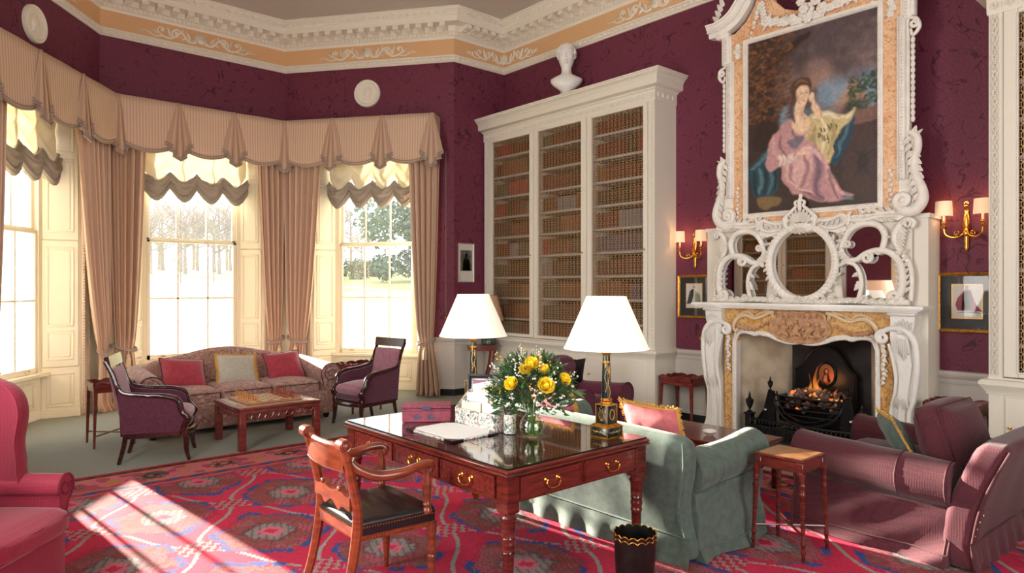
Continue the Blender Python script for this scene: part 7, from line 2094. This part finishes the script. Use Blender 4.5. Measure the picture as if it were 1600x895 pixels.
for k, (y, mt, x, z, tl, w, h) in enumerate([(-.05, CREAMP, -.07, .02, -4, .2, .13), (-.035, WHITEP, .07, .03, 5, .18, .13), (0, WHITEP, -.06, .05, -8, .22, .16), (.012, CREAMP, .06, .04, 7, .2, .16), (.05, WHITEP, -.05, .07, -12, .22, .2), (.058, CREAMP, .06, .05, 10, .2, .2)]):
    m = MB(); m.bbox(-w / 2, -.0015, 0, w / 2, .0015, h, .0005, T=Matrix.Translation((x, y, z)) @ Matrix.Rotation(R(tl), 4, 'Y') @ Matrix.Rotation(R(-6), 4, 'X'))
    o = ob('writing_paper', m, mt); o.matrix_world = Matrix.Translation((2.725, 3.39, DZ)) @ Matrix.Rotation(R(-90), 4, 'Z')
    tag(o, ['cream envelope in the front slot of the letter rack', 'white card in the front slot of the letter rack', 'white letter sheet in the middle slot of the rack, tilted left', 'cream letter sheet in the middle slot of the rack, tilted right', 'tall white sheet at the back of the letter rack', 'cream sheet at the back of the letter rack'][k], 'paper', 'papers in the letter rack')
pp = thing('pencil_pot', 'round marbled paper pencil pot left of the glass vase', 'pencil pot', (2.715, 3.12, DZ))
m = MB(); m.lathe([(0, 0), (.037, 0), (.038, .003), (.038, .118), (.034, .118), (.034, .01), (0, .01)], 24); ob('pot', m, MARB, pp)
m = MB(); m.tube([(.038 * cos(2 * pi * k / 24), .038 * sin(2 * pi * k / 24), .002) for k in range(24)], .0025, 5, closed=True); ob('base_ring', m, BLACK, pp)
pen = thing('pen', 'black pen leaning in the marbled pencil pot', 'pen', (2.715, 3.12, DZ))
m = MB(); m.tube([(.015, .01, .012), (-.03, .02, .155)], [.004, .004], 7); ob('barrel', m, BLACK, pen); m = MB(); m.tube([(-.03, .02, .155), (-.034, .021, .168)], [.004, .002], 7); ob('tip', m, BRASS, pen)
ph_ = thing('photo_frame', 'small black photo frame standing behind the letter rack on desk', 'picture frame', (2.97, 3.66, DZ), R(-52))
ph_.scale = (1.6, 1.6, 1.6)
Q = Matrix.Rotation(R(-12), 4, 'X')
m = MB(); rectframe(m, -.075, .02, .075, .16, [(0, .004), (0, -.006), (.008, -.01), (.016, -.006), (.016, .008)], Q); ob('frame', m, BLACK, ph_)
m = MB(); m.box(-.08, .0, .015, .08, .006, .165, Q); ob('photograph', m, M('pink_photo', S(150, 100, 116), .3), ph_)
m = MB(); rectframe(m, -.07, .025, .07, .155, [(-.004, -.001), (.002, -.003)], Q); ob('silver_slip', m, STEEL, ph_)
m = MB(); m.bbox(-.02, .0, 0, .02, .004, .14, .001, T=Matrix.Translation((0, .05, 0)) @ Matrix.Rotation(R(20), 4, 'X')); ob('strut', m, BLACK, ph_)

# ---- vase and flowers
VX, VY = 2.745, 2.955
vs_ = thing('glass_vase', 'round clear glass vase of water and stems on the desk', 'vase', (VX, VY, DZ))
VG = M('vase_glass', (.92, .98, .94, 1), .02, spec=.8); vgb = VG.node_tree.nodes['Principled BSDF']; vgb.inputs['Transmission Weight'].default_value = .0
VG = glass_mat('vase_clear_glass', 0, (.93, .98, .94, 1), .16)
prof = [(.0, .004), (.04, .0), (.055, .008), (.07, .035), (.077, .065), (.07, .1), (.05, .122), (.042, .135), (.043, .15), (.05, .18), (.058, .205), (.066, .218)]
m = MB(); m.lathe(prof + [(r - .003, z) for r, z in prof[::-1]], 32); ob('glass_body', m, VG, vs_, angle=80)
WATER = glass_mat('water', 0, (.90, .96, .80, 1), .1)
m = MB(); m.lathe([(0, .008), (.05, .012), (.066, .036), (.0735, .065), (.067, .098), (.0, .1)], 28); ob('water', m, WATER, vs_, angle=80)
LEAFG = M('leaf_green', S(92, 126, 64), .5, col2=S(62, 96, 52), nscale=30)
LEAFD = M('leaf_dark', S(50, 80, 54), .45, col2=S(72, 104, 76), nscale=30)
STEM = M('stem_green', S(96, 130, 60), .6)
YEL = M('yellow_petal', S(255, 234, 70), .5, col2=S(252, 218, 44), nscale=30)
YEL2 = M('yellow_blossom', S(226, 180, 60), .6)
WHT = M('white_petal', S(244, 244, 232), .6)
fb_ = thing('flower_bouquet', 'bouquet of yellow roses and small white flowers in the glass vase', 'flowers', (VX, VY, DZ))
q_ = random.Random(31)
m = MB()
for k in range(60):
    a = q_.uniform(0, 2 * pi); rr = q_.uniform(.0, .05)
    b0_ = (.045 * cos(a + 2.5) * q_.random(), .045 * sin(a + 2.5) * q_.random(), .02); mid = (.025 * cos(a), .025 * sin(a), .14); e = (.16 * cos(a) * q_.uniform(.3, 1), .16 * sin(a) * q_.uniform(.3, 1), .24 + q_.uniform(0, .16))
    m.tube(catmull([b0_, mid, (.05 * cos(a), .05 * sin(a), .215), e], 3), .0022, 4)
st_ = ob('stems', m, STEM, fb_); st_['kind'] = 'stuff'
def head_pt(el, a, s=1.0): return Vector((.235 * cos(el) * cos(a) * s, .235 * cos(el) * sin(a) * s, .26 + .235 * sin(el) * s))
m1, m2 = MB(), MB()
for k in range(1900):
    el = math.asin(q_.uniform(-.42, .95)); a = q_.uniform(0, 2 * pi); p = head_pt(el, a, q_.uniform(.55, 1.02)); p.z += .0
    d = Vector((p.x, p.y, (p.z - .22) * .8 + q_.uniform(-.05, .08))).normalized() + Vector((q_.gauss(0, .3), q_.gauss(0, .3), q_.gauss(0, .3))); d.normalize()
    L = q_.uniform(.024, .052) * (1.9 if q_.random() < .07 else 1); w = L * .2; s_ = d.cross(Vector((q_.gauss(0, 1), q_.gauss(0, 1), q_.gauss(0, 1)))).normalized() * w; up_ = s_.cross(d).normalized() * w * .5
    mm = m1 if q_.random() < .5 else m2
    mm.add([p, p + d * L * .4 + s_, p + d * L + up_ * .4, p + d * L * .4 - s_, p + d * L * .45 + up_], [(0, 1, 4), (1, 2, 4), (2, 3, 4), (3, 0, 4)])
for nm, mm, mt in (('fern_leaves', m1, LEAFG), ('dark_leaves', m2, LEAFD)): o = ob(nm, mm, mt, fb_); o['kind'] = 'stuff'
# white sprays and yellow sprays
mw, my, ms = MB(), MB(), MB()
for k in range(34):
    el = R(q_.uniform(-8, 82)); a = q_.uniform(0, 2 * pi); tip = head_pt(el, a, q_.uniform(1.05, 1.35)); base = tip * .55 + Vector((0, 0, .1))
    ms.tube(catmull([base, (base + tip) / 2 + Vector((0, 0, .01)), tip], 2), .0015, 4)
    yl = k % 3 == 0
    for q in range(11):
        p = base.lerp(tip, .45 + .55 * q / 10) + Vector((q_.gauss(0, .009), q_.gauss(0, .009), q_.gauss(0, .009)))
        (my if yl else mw).ball(p, q_.uniform(.0035, .006), 5, 4)
for k in range(26):   # little white buttons low in front
    a = R(q_.uniform(150, 330)); el = R(q_.uniform(-22, 30)); p = head_pt(el, a, 1.03)
    for q in range(5): an = 2 * pi * q / 5; mw.ball((p.x + .006 * cos(an), p.y + .006 * sin(an), p.z + q_.gauss(0, .002)), (.006, .006, .005), 5, 4)
o = ob('white_sprays', mw, WHT, fb_); o['kind'] = 'stuff'; o = ob('yellow_sprays', my, YEL2, fb_); o['kind'] = 'stuff'; o = ob('spray_stalks', ms, STEM, fb_); o['kind'] = 'stuff'
def rose(p, r, d):
    m = MB(); d = Vector(d).normalized(); Q = Matrix.Translation(p) @ d.to_track_quat('Z', 'Y').to_matrix().to_4x4()
    m.ball((0, 0, r * .1), (r * .34, r * .34, r * .5), 8, 6, Q)
    for ring, (n, rad, tilt, h) in enumerate(((3, .3, 10, .62), (5, .48, 28, .58), (6, .68, 48, .45))):
        for k in range(n):
            a = 2 * pi * k / n + ring * .6; K = Q @ Matrix.Rotation(a, 4, 'Z') @ Matrix.Translation((r * rad * .55, 0, -r * .2)) @ Matrix.Rotation(R(tilt), 4, 'Y')
            m.grid(lambda u, v: (r * (.16 * (1 - (2 * u - 1) ** 2)) * (1 - .6 * v) + .05 * r * v * v, r * (.5 + .12 * ring) * (2 * u - 1) * (sin(pi * min(1, .2 + .8 * v)) ** .5 if v < .99 else .35), r * h * 1.7 * v), 6, 6, T=K)
    return m
cam_dir = Vector((-.66, -.75, .25))
for (a, el, s_, r) in ((246, 18, 1.06, .05), (196, 20, 1.02, .042), (226, 52, 1.02, .044), (214, 44, .98, .036), (282, 24, 1.04, .04), (250, 44, .98, .034)):
    p = head_pt(R(el), R(a), s_); o = ob('yellow_rose', rose(p, r, Vector((p.x, p.y, .1)) + Vector((0, 0, .05))), YEL, fb_, angle=80)

# ---- mahogany elbow chair at the desk
ch = thing('desk_chair', 'mahogany elbow chair with black leather studded seat, at the desk', 'chair', (1.86, 3.27, 0), R(-92))
for sg in (-1, 1):
    m = MB(); m.tube(catmull([(sg * .225, -.30, 0), (sg * .222, -.24, .2), (sg * .22, -.2, .42), (sg * .22, -.2, .55), (sg * .222, -.235, .72), (sg * .225, -.27, .86)], 6), [.02, .022, .026, .025, .023, .02], 4 + 4, flat=1.25); ob('back_post', m, HONEY, ch)
    m = MB(); m.tube([(sg * .225 - sg * .03, -.275, .872), (sg * .225 + sg * .03, -.275, .872)], .032, 14); m.ball((sg * .256, -.275, .872), (.012, .022, .022), 8, 6); m.tube([(sg * .258 + 0 * k, -.275 + .024 * cos(k), .872 + .024 * sin(k)) for k in [2 * pi * q / 12 for q in range(12)]], .005, 5, closed=True); ob('scroll_finial', m, HONEY, ch)
    m = MB(); m.lathe([(.0, 0), (.015, 0), (.013, .03), (.016, .06), (.022, .17), (.02, .2), (.024, .21), (.024, .222), (.019, .23), (.023, .245), (.024, .26), (.019, .27), (.022, .282), (.024, .3), (.02, .315), (.026, .335), (.028, .36), (.028, .40)], 14, c=(sg * .245, .22, 0)); ob('front_leg', m, HONEY, ch)
    m = MB(); m.lathe([(.026, .455), (.028, .47), (.02, .485), (.024, .5), (.018, .51), (.022, .54), (.026, .58), (.022, .62), (.017, .665), (.016, .69)], 14, c=(sg * .25, .19, 0)); ob('arm_support', m, HONEY, ch)
    m = MB(); m.tube(catmull([(sg * .225, -.235, .785), (sg * .235, -.2, .745), (sg * .255, -.1, .70), (sg * .275, .03, .70), (sg * .27, .13, .715), (sg * .258, .195, .715), (sg * .25, .215, .695), (sg * .25, .20, .665)], 6), [.018, .026, .027, .024, .022, .022, .022, .018], 10, flat=1.0); ob('arm', m, HONEY, ch)
m = MB(); m.grid(lambda u, v: (-.215 + .43 * u, -.255 - .03 * sin(pi * u) - .018 + .012 * v, .745 + .115 * v), 14, 4); m.grid(lambda u, v: (-.215 + .43 * u, -.225 - .03 * sin(pi * u) - .018 - .004 * v, .745 + .115 * v), 14, 4, flip=True)
m.tube([(-.215 + .43 * k / 12, -.243 - .03 * sin(pi * k / 12) - .018, .86) for k in range(13)], .014, 6); m.tube([(-.215 + .43 * k / 12, -.243 - .03 * sin(pi * k / 12) - .018, .745) for k in range(13)], .012, 6); ob('top_rail', m, HONEY, ch)
m = MB(); sp = catmull([(-.21, 0, .60), (-.14, 0, .605), (-.1, 0, .64), (-.05, 0, .61), (0, 0, .605), (.05, 0, .61), (.1, 0, .64), (.14, 0, .605), (.21, 0, .60)], 4); lo2 = catmull([(.21, 0, .535), (.12, 0, .54), (.08, 0, .515), (0, 0, .55), (-.08, 0, .515), (-.12, 0, .54), (-.21, 0, .535)], 4)
m.prism([(p.x, p.z) for p in sp] + [(p.x, p.z) for p in lo2], -.235, -.21, 'y'); m.ball((-.1, -.24, .625), (.014, .008, .014), 8, 5); m.ball((.1, -.24, .625), (.014, .008, .014), 8, 5); ob('back_splat', m, HONEY, ch)
m = MB(); m.bbox(-.225, -.215, .39, .225, -.19, .45, .004); m.bbox(-.24, .2, .385, .24, .235, .41, .004)
for sg in (-1, 1): m.add([(sg * .215, -.2, .385), (sg * .24, .23, .385), (sg * .265, .23, .385), (sg * .24, -.2, .385), (sg * .215, -.2, .41), (sg * .24, .23, .41), (sg * .265, .23, .41), (sg * .24, -.2, .41)], [(0, 1, 2, 3), (4, 7, 6, 5), (0, 4, 5, 1), (1, 5, 6, 2), (2, 6, 7, 3), (3, 7, 4, 0)][::1])
ob('seat_frame', m, HONEY, ch)
def seatfn(P):
    f = (P.y + .23) / .46
    w = 1 + .12 * f
    cr = .010 * sin(P.y * 60 + 10 * P.x) * math.exp(-((P.y - .03) / .09) ** 2 - (P.x / .15) ** 2) * (P.z > .02)
    return (P.x * w, P.y, P.z + cr)
m = MB(); m.rbox((0, .015, .437), (.475, .45, .095), .022, 30, (0, 0, .015), fn=seatfn); se = ob('leather_seat', m, BLKLEATHER, ch, angle=60)
m = MB()
for z in (.398, .452):
    for k in range(34): m.ball((-.255 + .51 * k / 33, .243, z), .0045, 6, 4)
    for sg in (-1, 1):
        for k in range(30): f = k / 29; m.ball((sg * (.2395 + .026 * f), -.2 + .43 * f, z), .0045, 6, 4)
    for k in range(28): m.ball((-.2 + .4 * k / 27, -.2155, z), .004, 6, 4)
ob('brass_studs', m, BRASS, se)

# ---- small turned-leg occasional table
ot = thing('occasional_table', 'small mahogany table with turned legs between sofa and red armchair', 'side table', (4.135, 2.075, 0), R(0))
TW, TL, TH = .155, .16, .61
m = MB(); m.bbox(-TW, -TL, TH - .018, TW, TL, TH, .006); ob('tabletop', m, MAHOG, ot)
m = MB(); m.box(-TW + .02, -TL + .02, TH, TW - .02, TL - .02, TH + .0012); ob('inlaid_panel', m, wood_mat('burr_panel', S(120, 76, 44), S(176, 126, 80), .15, (6, 6, 6), .6), ot)
m = MB(); m.bbox(-TW + .012, -TL + .012, TH - .085, TW - .012, TL - .012, TH - .017, .004); ob('apron', m, MAHOGX, ot)
LEGP = [(.0, 0), (.009, 0), (.011, .02), (.010, .05), (.014, .055), (.015, .065), (.011, .075), (.012, .1), (.015, .105), (.0155, .115), (.012, .125), (.013, .25), (.016, .38), (.019, .40), (.02, .41), (.016, .42), (.018, .432), (.016, .44), (.02, .452), (.021, .462), (.017, .472), (.0195, .485), (.02, .50), (.02, .53)]
for sx in (-1, 1):
    for sy in (-1, 1):
        m = MB(); Q = Matrix(((1, 0, -sx * .03, sx * (TW - .02 + .022)), (0, 1, -sy * .03, sy * (TL - .02 + .022)), (0, 0, 1, 0), (0, 0, 0, 1))); m.lathe(LEGP, 12, T=Q); m.bbox(sx * (TW - .025) - .02, sy * (TL - .025) - .02, TH - .1, sx * (TW - .025) + .02, sy * (TL - .025) + .02, TH - .017, .004); ob('leg', m, MAHOG, ot)
m = MB(); m.tube([(-.152, -.157, .16), (.152, .157, .16)], .008, 7); m.tube([(-.152, .157, .155), (.152, -.157, .155)], .008, 7); m.ball((0, 0, .158), (.02, .02, .01), 8, 6); ob('cross_stretcher', m, MAHOG, ot)

# ---- wastepaper basket
wb = thing('waste_basket', 'dark waste basket with scalloped gilt rim under the desk edge', 'waste basket', (2.845, 2.27, 0), 0)
m = MB()
def wbf(u, v):
    a = 2 * pi * u; z = .02 + v * (.335 + .012 * abs(sin(a * 8)) * 1.0); r = .095 + .016 * v
    return (r * cos(a), r * sin(a), z)
m.grid(wbf, 128, 10, closed_u=True); m.grid(lambda u, v: tuple(Vector(wbf(u, v)) * 1.0 - Vector((.004 * cos(2 * pi * u), .004 * sin(2 * pi * u), 0))), 128, 10, closed_u=True, flip=True); m.lathe([(0, .025), (.095, .025)], 24); m.lathe([(0, .018), (.098, .018), (.098, .022)], 24); ob('body', m, M('black_tole', S(12, 11, 10), .3, col2=S(26, 22, 18), nscale=20), wb)
m = MB(); pts = [wbf(k / 128, 1) for k in range(128)]; m.tube(pts, .003, 5, closed=True); m.tube([(p[0], p[1], p[2] - .022) for p in pts], .003, 5, closed=True); ob('gilt_rim', m, GOLD, wb)

# ---- chess table with board and pieces
ct = thing('chess_table', 'low carved mahogany table carrying the chess set', 'coffee table', (2.44, 6.90, 0))
CW, CD, CH = .85, .76, .435
m = MB(); m.bbox(-.01, -.01, CH - .03, CW + .01, CD + .01, CH - .004, .007); ob('tabletop', m, REDWOOD, ct)
m = MB(); m.box(.03, .03, CH - .004, CW - .03, CD - .03, CH); ob('glass_inset', m, M('polished_inset', S(178, 164, 146), .05, coat=1.0), ct)
m = MB(); m.bbox(.0, .0, CH - .07, CW, CD, CH - .03, .005); ob('frieze', m, REDWOOD, ct)
for x in (.03, CW - .03):
    for y in (.03, CD - .03): m = MB(); m.bbox(x - .035, y - .035, 0, x + .035, y + .035, CH - .06, .005); ob('leg', m, REDWOOD, ct)
def fret(n, L):
    m = MB()
    for k in range(n):
        x = .07 + (L - .14) * (k + .5) / n; w = (L - .14) / n
        m.tube(spiral((x - w * .2, CH - .105), w * .24, 1.3, R(90), 1, 12, .3), .005, 5); m.tube(spiral((x + w * .2, CH - .105), w * .24, 1.3, R(-90), -1, 12, .3), .005, 5)
        m.tube(s2([(x - w * .5, CH - .08), (x - w * .25, CH - .13), (x, CH - .085), (x + w * .25, CH - .13), (x + w * .5, CH - .08)]), .0055, 5)
    m.tube(s2([(.065, CH - .15), (.1, CH - .125), (L / 2, CH - .135), (L - .1, CH - .125), (L - .065, CH - .15)]), .006, 5)
    return m
for y in (.02, CD - .02): m = MB(); m.merge(fret(5, CW), Matrix.Translation((0, y, 0))); ob('fretwork', m, REDWOOD, ct)
for x in (.02, CW - .02): m = MB(); m.merge(fret(5, CD), Matrix.Translation((x, 0, 0)) @ Matrix.Rotation(R(90), 4, 'Z')); ob('fretwork', m, REDWOOD, ct)
BZ = CH + .022; BX0, BY0, BS = 2.60, 7.06, .5
cb = thing('chess_board', 'pale wooden chess board on the low carved table', 'chess board', (BX0, BY0, CH))
BOARDW = M('board_light', S(226, 206, 170), .3); BOARDD = M('board_dark', S(176, 138, 98), .3)
m = MB(); m.bbox(-.04, -.04, 0, BS + .04, BS + .04, .018, .004); ob('frame', m, wood_mat('board_frame', S(150, 96, 60), S(190, 140, 96), .3), cb)
m = MB(); sq = BS / 8
for i in range(8):
    for j in range(8): m.cur = (i + j) % 2; m.box(i * sq, j * sq, .018, (i + 1) * sq, (j + 1) * sq, .022)
ob('squares', m, [BOARDW, BOARDD], cb)
def piece(kind):
    b = [(0, 0), (.017, 0), (.018, .005), (.013, .010)]
    if kind == 'pawn': p = b + [(.007, .018), (.006, .03), (.010, .033), (.005, .036), (.009, .043), (.007, .05), (0, .053)]
    elif kind == 'rook': p = b + [(.009, .02), (.008, .042), (.012, .046), (.012, .058), (.008, .058), (.008, .054), (0, .054)]
    elif kind == 'bishop': p = b + [(.007, .022), (.006, .044), (.011, .048), (.005, .05), (.010, .06), (.006, .072), (.003, .076), (0, .079)]
    elif kind == 'knight': p = b + [(.008, .02), (.009, .03), (0, .032)]
    elif kind == 'queen': p = b + [(.008, .024), (.007, .054), (.012, .058), (.006, .061), (.012, .08), (.007, .081), (.004, .088), (0, .09)]
    else: p = b + [(.008, .026), (.007, .058), (.013, .062), (.006, .066), (.012, .084), (.003, .088), (.003, .1), (0, .1)]
    m = MB(); m.lathe(p, 12)
    if kind == 'knight': m.prism([(-.008, .028), (.009, .028), (.008, .045), (.016, .05), (.014, .058), (.002, .066), (-.008, .06), (-.01, .045)], -.006, .006, 'y')
    if kind == 'king': m.bbox(-.007, -.002, .092, .007, .002, .096, .0005)
    if kind == 'rook':
        for k in range(5): a = 2 * pi * k / 5; m.box(-.003, -.003, 0, .003, .003, .007, Matrix.Translation((.009 * cos(a), .009 * sin(a), .056)))
    return m
PCL = M('chess_light', S(206, 140, 76), .35); PCD = M('chess_dark', S(150, 66, 44), .35)
order = ['rook', 'knight', 'bishop', 'queen', 'king', 'bishop', 'knight', 'rook']
PM = {(k, c): piece(k).mesh('chess_' + k, mt) for k in set(order) | {'pawn'} for c, mt in (('light', PCL), ('dark', PCD))}
for c, file0, file1, sd in (('light', 0, 1, 'left'), ('dark', 7, 6, 'right')):
    for j in range(8):
        for kind, fi in ((order[j], file0), ('pawn', file1)):
            o = bpy.data.objects.new('chess_' + kind, PM[(kind, c)]); COL.objects.link(o); o.location = (BX0 + (fi + .5) * sq, BY0 + (j + .5) * sq, BZ)
            tag(o, '%s wooden chess %s, %s from near end of the %s hand set' % ('honey' if c == 'light' else 'red-brown', kind, NUM[j + 1], sd), 'chess piece', 'chess men on the board')

# ---- gallery-edged side tables
def gallery_table(label, loc, rz, W, D, H, mat=REDWOOD, stretch=True):
    t = thing('gallery_table', label, 'side table', loc, rz)
    m = MB(); m.bbox(-W / 2, -D / 2, H - .075, W / 2, D / 2, H - .058, .003); ob('tabletop', m, mat, t)
    m = MB(); m.bbox(-W / 2 + .008, -D / 2 + .008, H - .12, W / 2 - .008, D / 2 - .008, H - .076, .003); ob('apron', m, mat, t)
    def gal(L, n):
        top = []
        for k in range(n * 8 + 1):
            u = k / (n * 8); top.append((-L / 2 + L * u, H - .03 + .02 * abs(sin(pi * n * u)) + (.012 if u < .03 or u > .97 else 0)))
        m = MB(); m.prism([(-L / 2, H - .06)] + [(L / 2, H - .06)] + top[::-1], -.005, .005, 'y'); return m
    for y in (-D / 2 + .005, D / 2 - .005): m = MB(); m.merge(gal(W, 3), Matrix.Translation((0, y, 0))); ob('gallery', m, mat, t)
    for x in (-W / 2 + .005, W / 2 - .005): m = MB(); m.merge(gal(D, 3), Matrix.Translation((x, 0, 0)) @ Matrix.Rotation(R(90), 4, 'Z')); ob('gallery', m, mat, t)
    for sx in (-1, 1):
        for sy in (-1, 1):
            x, y = sx * (W / 2 - .02), sy * (D / 2 - .02); m = MB(); a = .018; b = .010; ox, oy = sx * .012, sy * .012
            m.add([(x + ox - b, y + oy - b, 0), (x + ox + b, y + oy - b, 0), (x + ox + b, y + oy + b, 0), (x + ox - b, y + oy + b, 0), (x - a, y - a, H - .08), (x + a, y - a, H - .08), (x + a, y + a, H - .08), (x - a, y + a, H - .08)], [(0, 3, 2, 1), (4, 5, 6, 7), (0, 1, 5, 4), (1, 2, 6, 5), (2, 3, 7, 6), (3, 0, 4, 7)]); ob('leg', m, mat, t)
    if stretch:
        m = MB(); x, y = W / 2 - .012, D / 2 - .012; m.tube([(-x, -y, .12), (x, y, .12)], .008, 4); m.tube([(-x, y, .12), (x, -y, .12)], .008, 4); ob('cross_stretcher', m, mat, t)
    return t
gallery_table('gallery-topped mahogany side table in the corner between bookcase and fireplace', (6.93, 4.79, 0), R(0), .36, .46, .60, stretch=False)
gallery_table('gallery-topped mahogany side table right of the fireplace behind red armchair', (6.88, 1.93, 0), 0, .4, .42, .66)
gallery_table('gallery-topped mahogany side table left of paisley sofa before the curtain', (1.555, 8.2, 0), 0, .38, .40, .68)
gallery_table('gallery-topped mahogany side table right of paisley sofa under the right window', (4.46, 8.2, 0), R(10), .48, .36, .66)

# ---- low table before the fire, with dish
lt = thing('low_table', 'low mahogany table between green sofa and fireplace, holding white dish', 'coffee table', (5.02, 3.22, 0))
m = MB(); m.bbox(-.3, -.5, .40, .3, .5, .425, .006); ob('tabletop', m, MAHOGX, lt)
m = MB(); m.bbox(-.27, -.47, .33, .27, .47, .40, .004); ob('apron', m, MAHOGX, lt)
for sx in (-1, 1):
    for sy in (-1, 1): m = MB(); m.bbox(sx * .25 - .022, sy * .45 - .022, 0, sx * .25 + .022, sy * .45 + .022, .34, .004); ob('leg', m, MAHOG, lt)
ds = thing('dish', 'small white oval dish on the low table by the fire', 'dish', (4.93, 3.16, .425), R(30))
m = MB(); m.lathe([(0, .004), (.03, .0), (.035, .004), (.06, .018), (.08, .034), (.082, .036), (.078, .036), (.055, .02), (.03, .01), (0, .009)], 28, sy=.7); ob('bowl', m, M('white_china', S(240, 238, 232), .15), ds)

# ---- half-round table with lamp in the far corner
hr = thing('half_round_table', 'half-round mahogany table in the far corner left of bookcase', 'side table', (6.42, 8.04, 0), 0)
m = MB(); poly = [(.27 * cos(R(180 + 180 * k / 20)), .27 * sin(R(180 + 180 * k / 20))) for k in range(21)]
m.prism(poly, .765, .785); ob('tabletop', m, REDWOOD, hr)
m = MB(); m.prism([(x * .94, y * .94) for x, y in poly], .70, .765); ob('apron', m, REDWOOD, hr)
for a in (195, 270, 345):
    x, y = .23 * cos(R(a)), .23 * sin(R(a)); m = MB(); m.tube(catmull([(x, y - .0, .71), (x * .8, y * .8, .5), (x * .45, y * .45, .25), (x * .9, y * .9, .02)], 5), [.024, .022, .02, .016], 7); ob('leg', m, REDWOOD, hr)
m = MB(); m.prism([(x * .5, y * .5) for x, y in poly], .2, .225); ob('shelf', m, REDWOOD, hr)
cl = thing('table_lamp', 'small lamp with green drum base on half-round table, behind left desk lamp', 'lamp', (6.475, 7.93, .785))
m = MB(); m.lathe([(0, 0), (.11, 0), (.115, .01), (.11, .02), (.11, .12), (.115, .13), (.1, .14), (0, .14)], 28); ob('base', m, M('green_marble', S(48, 62, 54), .25, col2=S(70, 84, 72), nscale=12), cl)
m = MB(); m.tube([(0, 0, .14), (0, 0, .42)], .012, 8); m.ball((0, 0, .36), .03, 8, 6); ob('stem', m, BRASS, cl)
m = MB(); m.lathe([(.235, .36), (.135, .73)], 36); m.lathe([(.232, .36), (.133, .73)], 36); ob('lamp_shade', m, cloth_mat('peach_shade', S(236, 196, 164), .4), cl)

# ---- lamp on a table by the left wall (seen in the mirror)
lw_ = thing('pedestal_table', 'round table by the opposite wall, reflected in the overmantel mirror', 'side table', (-.3, 5.2, 0))
m = MB(); m.lathe([(0, .68), (.3, .68), (.31, .69), (.3, .70), (0, .70)], 32); ob('tabletop', m, MAHOG, lw_)
m = MB(); m.lathe([(.03, .1), (.05, .2), (.03, .35), (.05, .5), (.025, .68)], 14); ob('column', m, MAHOG, lw_)
for k in range(3): a = 2 * pi * k / 3; m = MB(); m.tube(catmull([(0, 0, .2), (.12 * cos(a), .12 * sin(a), .14), (.24 * cos(a), .24 * sin(a), .02)], 4), [.03, .024, .018], 7); ob('leg', m, MAHOG, lw_)
ll = thing('table_lamp', 'lamp with peach shade reflected at right side of the overmantel mirror', 'lamp', (-.3, 5.2, .70))
ll.scale = (1.25, 1.25, 1.3)
m = MB(); m.lathe([(0, 0), (.08, 0), (.085, .02), (.05, .05), (.07, .15), (.09, .25), (.05, .38), (.02, .42), (.015, .55), (0, .55)], 24); ob('base', m, M('cream_ceramic', S(220, 206, 180), .2), ll)
m = MB(); m.lathe([(.27, .48), (.17, .82)], 36); m.lathe([(.267, .48), (.167, .82)], 36); ob('lamp_shade', m, emit('peach_lit_shade', S(240, 196, 160), .45), ll)
